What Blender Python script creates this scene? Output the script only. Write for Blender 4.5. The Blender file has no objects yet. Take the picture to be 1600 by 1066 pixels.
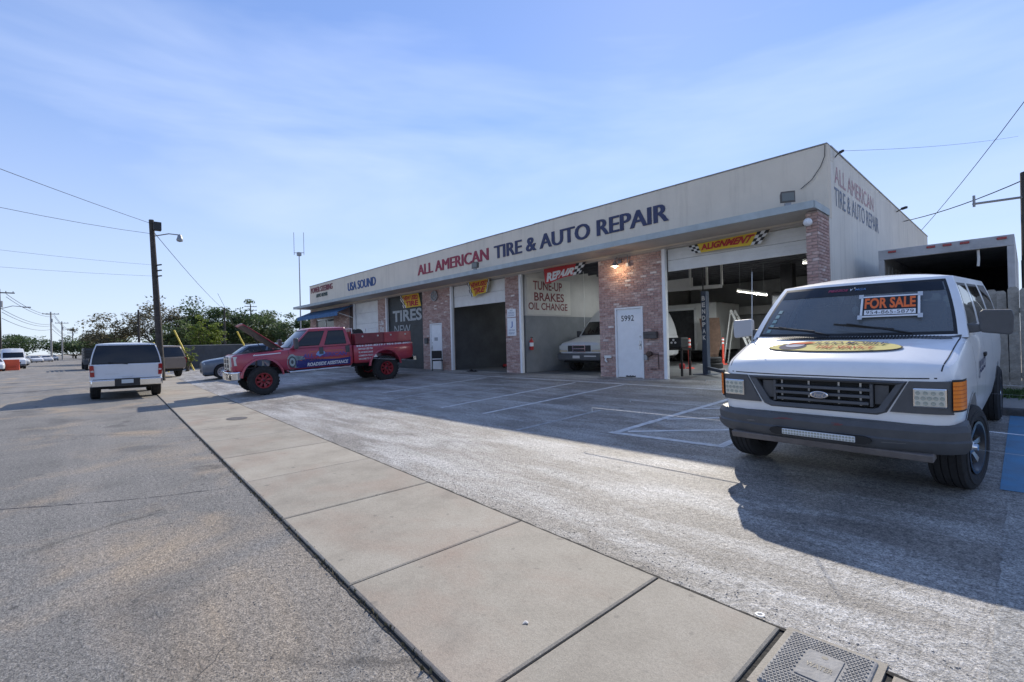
import bpy, bmesh, math, random
from math import sin, cos, pi, radians, sqrt, atan2
from mathutils import Vector, Matrix
from mathutils.bvhtree import BVHTree

random.seed(7)
scene = bpy.context.scene
COL = scene.collection

# ------------------------------------------------------------------ camera
CAM_H = 1.6
F_PX = 748.63
yaw, pitch, roll = radians(47.122), radians(0.216), radians(-1.431)
fw = Vector((-sin(yaw) * cos(pitch), cos(yaw) * cos(pitch), sin(pitch)))
rt = Vector((cos(yaw), sin(yaw), 0))
up = rt.cross(fw)
r2 = rt * cos(roll) + up * sin(roll)
u2 = -rt * sin(roll) + up * cos(roll)
cd = bpy.data.cameras.new('camera')
cam = bpy.data.objects.new('camera', cd)
COL.objects.link(cam)
cam.matrix_world = Matrix(((r2.x, u2.x, -fw.x, 0), (r2.y, u2.y, -fw.y, 0), (r2.z, u2.z, -fw.z, CAM_H), (0, 0, 0, 1)))
cd.sensor_width = 36
cd.lens = F_PX / 1600 * 36
cd.clip_start = 0.05
cd.clip_end = 3000
scene.camera = cam

# ------------------------------------------------------------------ world, sun, exposure
SUN_TO = Vector((-0.64, 1.197, 1.0)).normalized()      # towards the sun
SUN_EL = math.asin(SUN_TO.z)
SUN_AZ = atan2(SUN_TO.x, SUN_TO.y)
world = bpy.data.worlds.new('World')
scene.world = world
world.use_nodes = True
wn, wl = world.node_tree.nodes, world.node_tree.links
bg = wn['Background']
sky = wn.new('ShaderNodeTexSky')
sky.sky_type = 'NISHITA'
sky.sun_disc = False
sky.sun_elevation = SUN_EL
sky.sun_rotation = SUN_AZ
sky.altitude = 0
sky.air_density = 0.7
sky.dust_density = 0.02
sky.ozone_density = 2.0
tc = wn.new('ShaderNodeTexCoord')
mp = wn.new('ShaderNodeMapping')
mp.inputs['Scale'].default_value = (0.5, 0.8, 3.2)
mp.inputs['Rotation'].default_value = (0.12, 0.05, 0.5)
wl.new(tc.outputs['Generated'], mp.inputs['Vector'])
nz = wn.new('ShaderNodeTexNoise')
nz.inputs['Scale'].default_value = 1.5
nz.inputs['Detail'].default_value = 5
nz.inputs['Roughness'].default_value = 0.55
nz.inputs['Distortion'].default_value = 0.35
wl.new(mp.outputs['Vector'], nz.inputs['Vector'])
cr = wn.new('ShaderNodeValToRGB')
cr.color_ramp.elements[0].position = 0.46
cr.color_ramp.elements[0].color = (0, 0, 0, 1)
cr.color_ramp.elements[1].position = 0.85
cr.color_ramp.elements[1].color = (0.45, 0.45, 0.45, 1)
wl.new(nz.outputs['Fac'], cr.inputs['Fac'])
mx = wn.new('ShaderNodeMix')
mx.data_type = 'RGBA'
wl.new(cr.outputs['Color'], mx.inputs['Factor'])
gm = wn.new('ShaderNodeGamma')                        # compresses the sky's range as the camera's exposure blend does
gm.inputs['Gamma'].default_value = 0.62
hs = wn.new('ShaderNodeHueSaturation')
hs.inputs['Saturation'].default_value = 1.34
hs.inputs['Hue'].default_value = 0.515
wl.new(sky.outputs['Color'], gm.inputs['Color'])
wl.new(gm.outputs['Color'], hs.inputs['Color'])
wl.new(hs.outputs['Color'], mx.inputs[6])
mx.inputs[7].default_value = (2.9, 3.15, 3.6, 1)       # thin cirrus veil
sx_ = wn.new('ShaderNodeSeparateXYZ')                 # pale haze low down, the same all round the horizon
wl.new(tc.outputs['Generated'], sx_.inputs[0])
hr = wn.new('ShaderNodeValToRGB')
hr.color_ramp.elements[0].position, hr.color_ramp.elements[0].color = 0.0, (.8, .8, .8, 1)
hr.color_ramp.elements[1].position, hr.color_ramp.elements[1].color = 0.42, (0, 0, 0, 1)
wl.new(sx_.outputs['Z'], hr.inputs['Fac'])
hm = wn.new('ShaderNodeMix')
hm.data_type = 'RGBA'
wl.new(hr.outputs['Color'], hm.inputs['Factor'])
wl.new(mx.outputs[2], hm.inputs[6])
hm.inputs[7].default_value = (1.62, 1.86, 2.35, 1)
wl.new(hm.outputs[2], bg.inputs['Color'])
bg.inputs['Strength'].default_value = 0.15

sl = bpy.data.lights.new('sun', 'SUN')
sl.energy = 2.0
sl.angle = radians(0.55)
sl.color = (1.0, 0.92, 0.80)
sun = bpy.data.objects.new('sun', sl)
COL.objects.link(sun)
sun.location = (0, 30, 40)
sun.rotation_euler = SUN_TO.to_track_quat('Z', 'Y').to_euler()

scene.view_settings.view_transform = 'Standard'
scene.view_settings.look = 'None'
scene.view_settings.gamma = 1
scene.view_settings.exposure = 1.4
scene.view_settings.use_curve_mapping = False

# ------------------------------------------------------------------ helpers: materials
MATS = {}

def _bsdf(m):
    return m.node_tree.nodes['Principled BSDF']

def M(name, col=(.5, .5, .5), rough=.6, metal=0., noise=0., nscale=6., bump=0., bscale=40., spec=.5, emit=None, estr=1., coat=0., detail=5., col2=None):
    """a procedural material: base colour broken up by noise, with fine bump"""
    if name in MATS:
        return MATS[name]
    m = bpy.data.materials.new(name)
    m.use_nodes = True
    nt = m.node_tree
    b = _bsdf(m)
    c4 = (*col, 1)
    b.inputs['Base Color'].default_value = c4
    b.inputs['Roughness'].default_value = rough
    b.inputs['Metallic'].default_value = metal
    b.inputs['Specular IOR Level'].default_value = spec
    b.inputs['Coat Weight'].default_value = coat
    b.inputs['Coat Roughness'].default_value = .04
    if emit:
        b.inputs['Emission Color'].default_value = (*emit, 1)
        b.inputs['Emission Strength'].default_value = estr
    if noise or bump or col2:
        t = nt.nodes.new('ShaderNodeTexCoord')
    if noise or col2:
        n = nt.nodes.new('ShaderNodeTexNoise')
        n.inputs['Scale'].default_value = nscale
        n.inputs['Detail'].default_value = detail
        n.inputs['Roughness'].default_value = .65
        nt.links.new(t.outputs['Object'], n.inputs['Vector'])
        r = nt.nodes.new('ShaderNodeValToRGB')
        e = r.color_ramp.elements
        e[0].position, e[1].position = .33, .68
        if col2:
            e[0].color, e[1].color = (*col2, 1), c4
        else:
            e[0].color = (*[max(0, c * (1 - noise)) for c in col], 1)
            e[1].color = (*[min(1, c * (1 + noise)) for c in col], 1)
        nt.links.new(n.outputs['Fac'], r.inputs['Fac'])
        nt.links.new(r.outputs['Color'], b.inputs['Base Color'])
    if bump:
        n2 = nt.nodes.new('ShaderNodeTexNoise')
        n2.inputs['Scale'].default_value = bscale
        n2.inputs['Detail'].default_value = 4
        nt.links.new(t.outputs['Object'], n2.inputs['Vector'])
        bp = nt.nodes.new('ShaderNodeBump')
        bp.inputs['Strength'].default_value = bump
        bp.inputs['Distance'].default_value = .02
        nt.links.new(n2.outputs['Fac'], bp.inputs['Height'])
        nt.links.new(bp.outputs['Normal'], b.inputs['Normal'])
    MATS[name] = m
    return m

def glass_mat(name, tint, rough=.02, haze=0.):
    """thin pane: a tinted transparent sheet with the mirror reflection of glass"""
    if name in MATS:
        return MATS[name]
    m = bpy.data.materials.new(name)
    m.use_nodes = True
    nt = m.node_tree
    nt.nodes.remove(_bsdf(m))
    out = nt.nodes['Material Output']
    tr = nt.nodes.new('ShaderNodeBsdfTransparent')
    tr.inputs['Color'].default_value = (*tint, 1)
    gl = nt.nodes.new('ShaderNodeBsdfGlossy')
    gl.inputs['Roughness'].default_value = rough
    fr = nt.nodes.new('ShaderNodeFresnel')
    fr.inputs['IOR'].default_value = 1.65
    mix = nt.nodes.new('ShaderNodeMixShader')
    nt.links.new(fr.outputs['Fac'], mix.inputs['Fac'])
    if haze:             # pale diffuse veil: some dust, mostly reflected sky put in as colour
        df = nt.nodes.new('ShaderNodeBsdfDiffuse')
        df.inputs['Color'].default_value = (.55, .6, .62, 1)
        hz = nt.nodes.new('ShaderNodeMixShader')
        hz.inputs['Fac'].default_value = haze
        nt.links.new(tr.outputs[0], hz.inputs[1])
        nt.links.new(df.outputs[0], hz.inputs[2])
        tr = hz
    nt.links.new(tr.outputs[0], mix.inputs[1])
    nt.links.new(gl.outputs[0], mix.inputs[2])
    nt.links.new(mix.outputs[0], out.inputs['Surface'])
    MATS[name] = m
    return m

# ------------------------------------------------------------------ helpers: meshes
class MB:
    def __init__(s):
        s.v, s.f = [], []
    def add(s, vs, fs):
        o = len(s.v)
        s.v += [tuple(p) for p in vs]
        s.f += [tuple(i + o for i in f) for f in fs]
        return s
    def box(s, x0, x1, y0, y1, z0, z1):
        return s.add([(x0, y0, z0), (x1, y0, z0), (x1, y1, z0), (x0, y1, z0), (x0, y0, z1), (x1, y0, z1), (x1, y1, z1), (x0, y1, z1)],
                     [(0, 3, 2, 1), (4, 5, 6, 7), (0, 1, 5, 4), (1, 2, 6, 5), (2, 3, 7, 6), (3, 0, 4, 7)])
    def obox(s, c, ax, ay, az, hx, hy, hz):
        c, ax, ay, az = Vector(c), Vector(ax).normalized(), Vector(ay).normalized(), Vector(az).normalized()
        vs = [c + ax * hx * i + ay * hy * j + az * hz * k for k in (-1, 1) for i, j in ((-1, -1), (1, -1), (1, 1), (-1, 1))]
        return s.add(vs, [(0, 3, 2, 1), (4, 5, 6, 7), (0, 1, 5, 4), (1, 2, 6, 5), (2, 3, 7, 6), (3, 0, 4, 7)])
    def bar(s, a, b, w, h=None, upv=(0, 0, 1)):
        a, b = Vector(a), Vector(b)
        d = (b - a)
        L = d.length
        d.normalize()
        uv = Vector(upv)
        if abs(d.dot(uv)) > .98:
            uv = Vector((0, 1, 0))
        sd = d.cross(uv).normalized()
        uv = sd.cross(d)
        return s.obox((a + b) / 2, d, sd, uv, L / 2, w / 2, (h or w) / 2)
    def tube(s, pts, r, n=8, cap=True):
        pts = [Vector(p) for p in pts]
        rs = r if isinstance(r, (list, tuple)) else [r] * len(pts)
        vs, fs = [], []
        prev = None
        for i, p in enumerate(pts):
            d = (pts[min(i + 1, len(pts) - 1)] - pts[max(i - 1, 0)]).normalized()
            a = prev if prev is not None else (Vector((0, 0, 1)) if abs(d.z) < .9 else Vector((1, 0, 0)))
            sd = d.cross(a)
            if sd.length < 1e-4:
                sd = d.cross(Vector((0, 1, 0)))
            sd.normalize()
            a = sd.cross(d).normalized()
            prev = a
            for k in range(n):
                t = 2 * pi * k / n
                vs.append(p + (sd * cos(t) + a * sin(t)) * rs[i])
        for i in range(len(pts) - 1):
            for k in range(n):
                fs.append((i * n + k, i * n + (k + 1) % n, (i + 1) * n + (k + 1) % n, (i + 1) * n + k))
        if cap:
            fs.append(tuple(range(n))[::-1])
            fs.append(tuple((len(pts) - 1) * n + k for k in range(n)))
        return s.add(vs, fs)
    def lathe(s, prof, axis='x', n=24, c=(0, 0, 0), close=False):
        """prof: list of (offset along axis, radius)"""
        vs, fs = [], []
        for a, r in prof:
            for k in range(n):
                t = 2 * pi * k / n
                q = (a, r * cos(t), r * sin(t)) if axis == 'x' else ((r * cos(t), a, r * sin(t)) if axis == 'y' else (r * cos(t), r * sin(t), a))
                vs.append((q[0] + c[0], q[1] + c[1], q[2] + c[2]))
        m = len(prof)
        for i in range(m if close else m - 1):
            j = (i + 1) % m
            for k in range(n):
                fs.append((i * n + k, i * n + (k + 1) % n, j * n + (k + 1) % n, j * n + k))
        return s.add(vs, fs)
    def disc(s, c, r, axis='y', n=20, ry=None):
        ry = ry or r
        vs = []
        for k in range(n):
            t = 2 * pi * k / n
            q = (r * cos(t), ry * sin(t))
            vs.append((c[0] + q[0], c[1], c[2] + q[1]) if axis == 'y' else ((c[0], c[1] + q[0], c[2] + q[1]) if axis == 'x' else (c[0] + q[0], c[1] + q[1], c[2])))
        return s.add(vs, [tuple(range(n))])
    def prism(s, poly, axis, a, b):
        """poly in the plane across axis, extruded from a to b"""
        n = len(poly)
        def P(q, h):
            return (h, q[0], q[1]) if axis == 'x' else ((q[0], h, q[1]) if axis == 'y' else (q[0], q[1], h))
        vs = [P(q, a) for q in poly] + [P(q, b) for q in poly]
        fs = [tuple(range(n))[::-1], tuple(range(n, 2 * n))] + [(i, (i + 1) % n, n + (i + 1) % n, n + i) for i in range(n)]
        return s.add(vs, fs)
    def grid(s, P, us, vs_):
        nu, nv = len(us), len(vs_)
        return s.add([P(u, v) for v in vs_ for u in us],
                     [(j * nu + i, j * nu + i + 1, (j + 1) * nu + i + 1, (j + 1) * nu + i) for j in range(nv - 1) for i in range(nu - 1)])
    def mesh(s, name, mat=None, smooth=None, weld=False, fixn=True):
        me = bpy.data.meshes.new(name)
        me.from_pydata(s.v, [], s.f)
        if weld or fixn:
            bm = bmesh.new()
            bm.from_mesh(me)
            if weld:
                bmesh.ops.remove_doubles(bm, verts=bm.verts, dist=.0008)
            if fixn:
                bmesh.ops.recalc_face_normals(bm, faces=bm.faces)
            bm.to_mesh(me)
            bm.free()
        if mat:
            me.materials.append(mat)
        if smooth:
            finish(me, smooth)
        return me
    def build(s, name, mat, parent=None, smooth=None, weld=False, bevel=None, loc=None, fixn=True):
        me = s.mesh(name, mat, smooth, weld, fixn)
        o = link(name, me, parent)
        if loc:
            o.location = loc
        if bevel:
            bv = o.modifiers.new('bevel', 'BEVEL')
            bv.width = bevel
            bv.segments = 2
            bv.limit_method = 'ANGLE'
            bv.angle_limit = radians(35)
        return o

def finish(me, ang):
    for p in me.polygons:
        p.use_smooth = True
    me.set_sharp_from_angle(angle=radians(ang))

def link(name, data, parent=None):
    o = bpy.data.objects.new(name, data)
    COL.objects.link(o)
    if parent:
        o.parent = parent
    return o

def tag(o, label=None, cat=None, group=None, kind=None):
    if label:
        o['label'] = label
    if cat:
        o['category'] = cat
    if group:
        o['group'] = group
    if kind:
        o['kind'] = kind
    return o

def thing(name, label, cat, loc=(0, 0, 0), rot=(0, 0, 0), group=None):
    o = bpy.data.objects.new(name, None)
    o.empty_display_size = .2
    COL.objects.link(o)
    o.location = loc
    o.rotation_euler = rot
    return tag(o, label, cat, group)

def copy_tree(o, parent=None):
    c = o.copy()
    COL.objects.link(c)
    c.parent = parent
    for ch in o.children:
        copy_tree(ch, c)
    return c

_tc = {}
def text_pts(txt, w, h, bold=0., shear=0., extr=0., res=3, space=1.0):
    """lettering as a mesh, stretched to a w x h box with its lower left corner at the origin"""
    key = (txt, bold, shear, res, space)
    if key not in _tc:
        cu = bpy.data.curves.new('lettering', 'FONT')
        cu.body = txt
        cu.size = 1
        cu.offset = bold
        cu.shear = shear
        cu.resolution_u = res
        cu.space_character = space
        ob = bpy.data.objects.new('lettering', cu)
        COL.objects.link(ob)
        bpy.context.view_layer.update()
        dg = bpy.context.evaluated_depsgraph_get()
        me = bpy.data.meshes.new_from_object(ob.evaluated_get(dg))
        V = [tuple(v.co) for v in me.vertices]
        Fc = [tuple(p.vertices) for p in me.polygons]
        bpy.data.objects.remove(ob)
        bpy.data.meshes.remove(me)
        _tc[key] = (V, Fc)
    V, Fc = _tc[key]
    x0, x1 = min(v[0] for v in V), max(v[0] for v in V)
    y0, y1 = min(v[1] for v in V), max(v[1] for v in V)
    return [((v[0] - x0) / (x1 - x0) * w, (v[1] - y0) / (y1 - y0) * h) for v in V], Fc

def text_on(name, txt, P, w, h, mat, parent, bold=0., shear=0., thick=0., **k):
    """P(tx, ty, depth) maps the text plane into the parent's space; thick > 0 makes solid letters"""
    V, Fc = text_pts(txt, w, h, bold, shear, **k)
    me = bpy.data.meshes.new(name)
    if thick:
        bm = bmesh.new()
        vs = [bm.verts.new((a, b, 0)) for a, b in V]
        for f in Fc:
            try:
                bm.faces.new([vs[i] for i in f])
            except ValueError:
                pass
        r = bmesh.ops.extrude_face_region(bm, geom=bm.faces[:])
        for e in r['geom']:
            if isinstance(e, bmesh.types.BMVert):
                e.co.z += thick
        for v in bm.verts:
            v.co = Vector(P(v.co.x, v.co.y, v.co.z))
        bmesh.ops.recalc_face_normals(bm, faces=bm.faces)
        bm.to_mesh(me)
        bm.free()
    else:
        me.from_pydata([P(a, b, 0) for a, b in V], [], Fc)
    me.materials.append(mat)
    return link(name, me, parent)

def pchip(xs, ys, x):
    if x <= xs[0]:
        return ys[0]
    if x >= xs[-1]:
        return ys[-1]
    n = len(xs)
    h = [xs[i + 1] - xs[i] for i in range(n - 1)]
    d = [(ys[i + 1] - ys[i]) / h[i] for i in range(n - 1)]
    m = [d[0]] + [0 if d[i - 1] * d[i] <= 0 else 2 * d[i - 1] * d[i] / (d[i - 1] + d[i]) for i in range(1, n - 1)] + [d[-1]]
    i = max(k for k in range(n - 1) if xs[k] <= x)
    t = (x - xs[i]) / h[i]
    return (ys[i] * (1 + 2 * t) * (1 - t) ** 2 + m[i] * h[i] * t * (1 - t) ** 2 + ys[i + 1] * t * t * (3 - 2 * t) + m[i + 1] * h[i] * t * t * (t - 1))

# ------------------------------------------------------------------ the lie of the land
YB = 12.2                      # front of the shop
ZF = 0.47                      # shop floor
def ys_l(x):                   # street edge of the sidewalk
    return 1.16 - .0565 * x
def ys_r(x):                   # lot edge of the sidewalk
    return ys_l(x) + 1.6
def gz(x, y):
    t = (y - ys_r(x)) / (YB - ys_r(x))
    return ZF * min(max(t, 0), 1)
# ------------------------------------------------------------------ ground materials
def ground_mat(name, cols, big, speck, rough, bump, streak=None, patch=None, patch_scale=.5, patch_pos=(.5, .66), speck_scale=95., cracks=None, spec=.5, stain=None, vary=0.):
    """aggregate speckle over broad tone changes, optional dusty patches, streaks and cracks"""
    m = bpy.data.materials.new(name)
    m.use_nodes = True
    nt = m.node_tree
    N, L = nt.nodes, nt.links
    b = _bsdf(m)
    t = N.new('ShaderNodeTexCoord')
    def noise(scale, detail=6, rough_=.6, vec=None, dist=0.):
        n = N.new('ShaderNodeTexNoise')
        n.inputs['Scale'].default_value = scale
        n.inputs['Detail'].default_value = detail
        n.inputs['Roughness'].default_value = rough_
        n.inputs['Distortion'].default_value = dist
        L.new(vec or t.outputs['Object'], n.inputs['Vector'])
        return n.outputs['Fac']
    def ramp(fac, stops):
        r = N.new('ShaderNodeValToRGB')
        els = r.color_ramp.elements
        while len(els) < len(stops):
            els.new(.5)
        for e, (p, c) in zip(els, stops):
            e.position = p
            e.color = (*c, 1) if len(c) == 3 else c
        L.new(fac, r.inputs['Fac'])
        return r.outputs['Color']
    def mixc(fac, a, c2, mode='MIX'):
        x = N.new('ShaderNodeMix')
        x.data_type = 'RGBA'
        x.blend_type = mode
        if isinstance(fac, float):
            x.inputs['Factor'].default_value = fac
        else:
            L.new(fac, x.inputs['Factor'])
        for s, q in ((6, a), (7, c2)):
            if isinstance(q, tuple):
                x.inputs[s].default_value = (*q, 1)
            else:
                L.new(q, x.inputs[s])
        return x.outputs[2]
    base = ramp(noise(big, 8, .68), [(.34, cols[0]), (.5, cols[1]), (.68, cols[2])])
    if patch:
        fac = ramp(noise(patch_scale, 9, .62, dist=.6), [(patch_pos[0], (0, 0, 0)), (patch_pos[1], (.85, .85, .85))])
        base = mixc(fac, base, patch)
    if streak:
        mpn = N.new('ShaderNodeMapping')
        mpn.inputs['Scale'].default_value = streak[1]
        mpn.inputs['Rotation'].default_value = (0, 0, streak[3] if len(streak) > 3 else 0)
        L.new(t.outputs['Object'], mpn.inputs['Vector'])
        fac = ramp(noise(1.0, 7, .66, mpn.outputs['Vector'], .3), [(.44, (0, 0, 0)), (.66, (streak[2],) * 3)])
        base = mixc(fac, base, streak[0])
    if stain:             # oil drips and old wet patches
        fac = ramp(noise(stain[0], 8, .6, dist=.4), [(stain[1], (0, 0, 0)), (stain[2], (stain[3],) * 3)])
        base = mixc(fac, base, (.055, .052, .05))
        fac = ramp(noise(stain[0] * 9, 2, .4), [(.70, (0, 0, 0)), (.75, (stain[3],) * 3)])
        base = mixc(fac, base, (.06, .057, .055))
    if vary:              # every slab cast a little differently
        oi = N.new('ShaderNodeObjectInfo')
        base = mixc(1.0, base, ramp(oi.outputs['Random'], [(0, (1 - vary,) * 3), (1, (1 + vary, 1 + vary * .9, 1 + vary * .8))]), 'MULTIPLY')
    sp = noise(speck_scale, 3, .75)
    sp2 = noise(speck_scale * .33, 3, .7)
    g = ramp(sp, [(.30, (1 - speck,) * 3), (.5, (1, 1, 1)), (.70, (1 + speck * .9,) * 3)])
    base = mixc(1.0, base, g, 'MULTIPLY')
    g2 = ramp(sp2, [(.32, (1 - speck * .55,) * 3), (.55, (1, 1, 1)), (.75, (1 + speck * .35,) * 3)])
    base = mixc(1.0, base, g2, 'MULTIPLY')
    if cracks:
        wv = noise(1.6, 5, .6)
        vm = N.new('ShaderNodeVectorMath')
        vm.operation = 'ADD'
        sc = N.new('ShaderNodeVectorMath')
        sc.operation = 'SCALE'
        sc.inputs['Scale'].default_value = .7
        nn = N.new('ShaderNodeTexNoise')
        nn.inputs['Scale'].default_value = 1.3
        nn.inputs['Detail'].default_value = 6
        L.new(t.outputs['Object'], nn.inputs['Vector'])
        L.new(nn.outputs['Color'], sc.inputs[0])
        L.new(t.outputs['Object'], vm.inputs[0])
        L.new(sc.outputs[0], vm.inputs[1])
        vo = N.new('ShaderNodeTexVoronoi')
        vo.feature = 'DISTANCE_TO_EDGE'
        vo.inputs['Scale'].default_value = cracks[0]
        L.new(vm.outputs[0], vo.inputs['Vector'])
        line = ramp(vo.outputs['Distance'], [(0.0, (cracks[1],) * 3), (.010, (0, 0, 0))])
        gate = ramp(noise(.45, 3), [(.5, (0, 0, 0)), (.6, (1, 1, 1))])
        base = mixc(mixc(1.0, line, gate, 'MULTIPLY'), base, (.03, .028, .026))
    L.new(base, b.inputs['Base Color'])
    b.inputs['Roughness'].default_value = rough
    b.inputs['Specular IOR Level'].default_value = spec
    add = N.new('ShaderNodeMath')
    add.operation = 'ADD'
    L.new(sp, add.inputs[0])
    L.new(sp2, add.inputs[1])
    bp = N.new('ShaderNodeBump')
    bp.inputs['Strength'].default_value = bump
    bp.inputs['Distance'].default_value = .012
    L.new(add.outputs[0], bp.inputs['Height'])
    L.new(bp.outputs['Normal'], b.inputs['Normal'])
    MATS[name] = m
    return m

m_road = ground_mat('street_asphalt', [(.15, .144, .133), (.198, .19, .175), (.245, .233, .212)],   .55, .85, .82, .8,
                    patch=(.37, .295, .21), patch_scale=.5, patch_pos=(.50, .66), speck_scale=82., cracks=(.2, .6), streak=((.27, .255, .235), (.10, 1.6, 1), .55, -.0565), stain=(.6, .56, .72, .5))
m_lot = ground_mat('lot_asphalt', [(.178, .16, .138), (.265, .243, .212), (.35, .325, .288)], .5, .9, .6, .9,
                   streak=((.52, .51, .485), (.5, 2.2, 1), .9, .35), speck_scale=80., spec=.7, stain=(.75, .60, .74, .55))
m_conc = ground_mat('sidewalk_concrete', [(.245, .22, .178), (.305, .277, .226), (.345, .315, .262)], 1.3, .25, .8, .22,
                    patch=(.29, .22, .17), patch_scale=.8, patch_pos=(.48, .75), speck_scale=120., stain=(1.1, .58, .80, .35), vary=.07)
m_apron = ground_mat('apron_concrete', [(.26, .25, .235), (.32, .31, .29), (.37, .355, .33)], .6, .22, .8, .25, speck_scale=100.)
m_dirt = ground_mat('sandy_dirt', [(.20, .17, .13), (.27, .235, .18), (.32, .28, .22)], .3, .4, .9, .5, speck_scale=60.)
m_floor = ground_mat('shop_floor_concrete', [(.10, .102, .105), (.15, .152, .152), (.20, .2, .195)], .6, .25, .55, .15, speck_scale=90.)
m_paint = M('worn_road_paint', (.80, .80, .78), .7, noise=.0, col2=(.50, .50, .49), nscale=9., bump=.4, bscale=90., detail=8)
m_paint2 = M('faded_road_paint', (.55, .55, .54), .75, col2=(.27, .27, .268), nscale=7., bump=.4, bscale=90., detail=8)
m_blue = M('blue_road_paint', (.09, .30, .52), .65, col2=(.12, .24, .36), nscale=3.2, bump=.5, bscale=85., detail=9)
m_gap = M('dirt_in_joint', (.03, .028, .024), .95, noise=.5, nscale=30., bump=.6)

# ------------------------------------------------------------------ ground, street, sidewalk, lot
g = MB().add([(-2500, -2500, -.03), (2500, -2500, -.03), (2500, 2500, -.03), (-2500, 2500, -.03)], [(0, 1, 2, 3)])
tag(g.build('ground', m_dirt), kind='structure')

xs = [-600, -300, -160, -100, -60, -40, -30] + [-26 + i * 2 for i in range(19)] + [20, 40]
b = MB()
b.grid(lambda x, t: (x, -9.5 + (ys_l(x) + 9.5) * t, 0), xs, [0, .25, .5, .75, 1])
tag(b.build('road', m_road), kind='structure')

# far pavement across the street
b = MB()
b.grid(lambda x, t: (x, -14 + 4.5 * t, .05), xs, [0, 1])
b.grid(lambda x, t: (x, -9.5, .05 * t - .02 * (1 - t)), xs, [0, 1])
tag(b.build('far_pavement', m_apron), kind='structure')

# sidewalk bed with the slabs as pieces of it
xs2 = [-70, -50, -40, -30, -20, -10, 0, 8]
b = MB()
b.grid(lambda x, t: (x, ys_l(x) + (ys_r(x) - ys_l(x)) * t, .006), xs2, [0, 1])
walk = tag(b.build('sidewalk', m_gap), kind='structure')

def slab(x0, x1, t0=0., t1=1., j=.008, top=.026):
    rr = random.uniform(-.002, .003)
    q = MB()
    xa, xb = x0 + j, x1 - j
    def P(x, t):
        return (x, ys_l(x) + .012 + (1.576) * t)
    e = .012
    ring = [P(xa, t0), P(xb, t0), P(xb, t1), P(xa, t1)]
    inn = [(ring[0][0] + e, ring[0][1] + e), (ring[1][0] - e, ring[1][1] + e), (ring[2][0] - e, ring[2][1] - e), (ring[3][0] + e, ring[3][1] - e)]
    vs = [(*p, 0) for p in ring] + [(*p, top - .007 + rr) for p in ring] + [(*p, top + rr) for p in inn]
    fs = [(8, 9, 10, 11)] + [(i, (i + 1) % 4, 4 + (i + 1) % 4, 4 + i) for i in range(4)] + [(4 + i, 4 + (i + 1) % 4, 8 + (i + 1) % 4, 8 + i) for i in range(4)]
    q.add(vs, fs)
    return q.build('slab', m_conc, walk)

x = -3.09
slab(-3.09, -1.70)
slab(-1.70, -.94)
slab(-.94, -.46, 0, .64)
slab(-.46, 1.6)
slab(1.6, 3.3)
slab(3.3, 5)
while x > -46:
    slab(x - 1.63, x)
    x -= 1.63

# ragged dirt gaps along both edges of the sidewalk
def ragged(name, fy, w0, w1, z, seed):
    rnd = random.Random(seed)
    q = MB()
    pts = []
    xx = 4.
    while xx > -44:
        a, c = rnd.uniform(w0, w1), rnd.uniform(w0, w1)
        pts.append((xx, fy(xx) - a, fy(xx) + c))
        xx -= rnd.uniform(.03, .09) if xx > -12 else .4
    vs = []
    for p in pts:
        vs += [(p[0], p[1], z), (p[0], p[2], z)]
    q.add(vs, [(2 * i, 2 * i + 1, 2 * i + 3, 2 * i + 2) for i in range(len(pts) - 1)])
    return q.build(name, m_gap, walk)
ragged('edge_gap', lambda x: ys_l(x) - .006, .004, .015, .0045, 3)
ragged('edge_gap', lambda x: ys_r(x) + .004, .004, .02, .0145, 4)

# lot, rising to the shop
lx = [-60, -50, -44, -38, -33] + [-32 + i for i in range(37)] + [5, 7, 10]
lt = [i / 14 for i in range(15)]
b = MB()
def lotp(x, t):
    y = ys_r(x) + (12.35 - ys_r(x)) * t
    return (x, y, gz(x, y) + .010)
b.grid(lotp, lx, lt)
lot = tag(b.build('parking_lot', m_lot, smooth=30), kind='structure')

def on_lot(x, y, dz=.004):
    return (x, y, gz(x, y) + .010 + dz)

def stripe(pts, w, mat, name='stripe', dz=.004, wob=.006, seed=1):
    """a painted line laid on the lot"""
    rnd = random.Random(seed)
    q = MB()
    for (x0, y0), (x1, y1) in zip(pts[:-1], pts[1:]):
        L = sqrt((x1 - x0) ** 2 + (y1 - y0) ** 2)
        n = max(2, int(L / .12))
        nx, ny = -(y1 - y0) / L, (x1 - x0) / L
        vs = []
        for i in range(n + 1):
            t = i / n
            a, c = w / 2 + rnd.uniform(-wob, wob), w / 2 + rnd.uniform(-wob, wob)
            px, py = x0 + (x1 - x0) * t, y0 + (y1 - y0) * t
            vs += [on_lot(px - nx * a, py - ny * a, dz), on_lot(px + nx * c, py + ny * c, dz)]
        q.add(vs, [(2 * i, 2 * i + 1, 2 * i + 3, 2 * i + 2) for i in range(n)])
    return q.build(name, mat, lot)

stripe([(-9.1, 6.2), (-8.93, 10.75)], .10, m_paint, seed=2)
stripe([(-7.6, 6.2), (-7.35, 10.85)], .10, m_paint, seed=3)
stripe([(-13.2, 6.9), (-12.95, 10.75)], .10, m_paint, seed=4)
stripe([(-11.55, 5.5), (-11.75, 8.3)], .09, m_paint2, seed=5)
stripe([(-10.35, 7.2), (-10.3, 9.2)], .09, m_paint2, seed=6)
stripe([(-9.8, 5.0), (-9.75, 7.1)], .08, m_paint2, seed=7)
stripe([(-5.85, 5.5), (-5.7, 7.6)], .09, m_paint2, seed=8)
stripe([(-15.4, 7.4), (-15.2, 10.7)], .09, m_paint2, seed=9)
stripe([(-16.3, 11.1), (-11, 11.05), (-4.2, 10.85)], .10, m_paint, seed=10)
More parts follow.
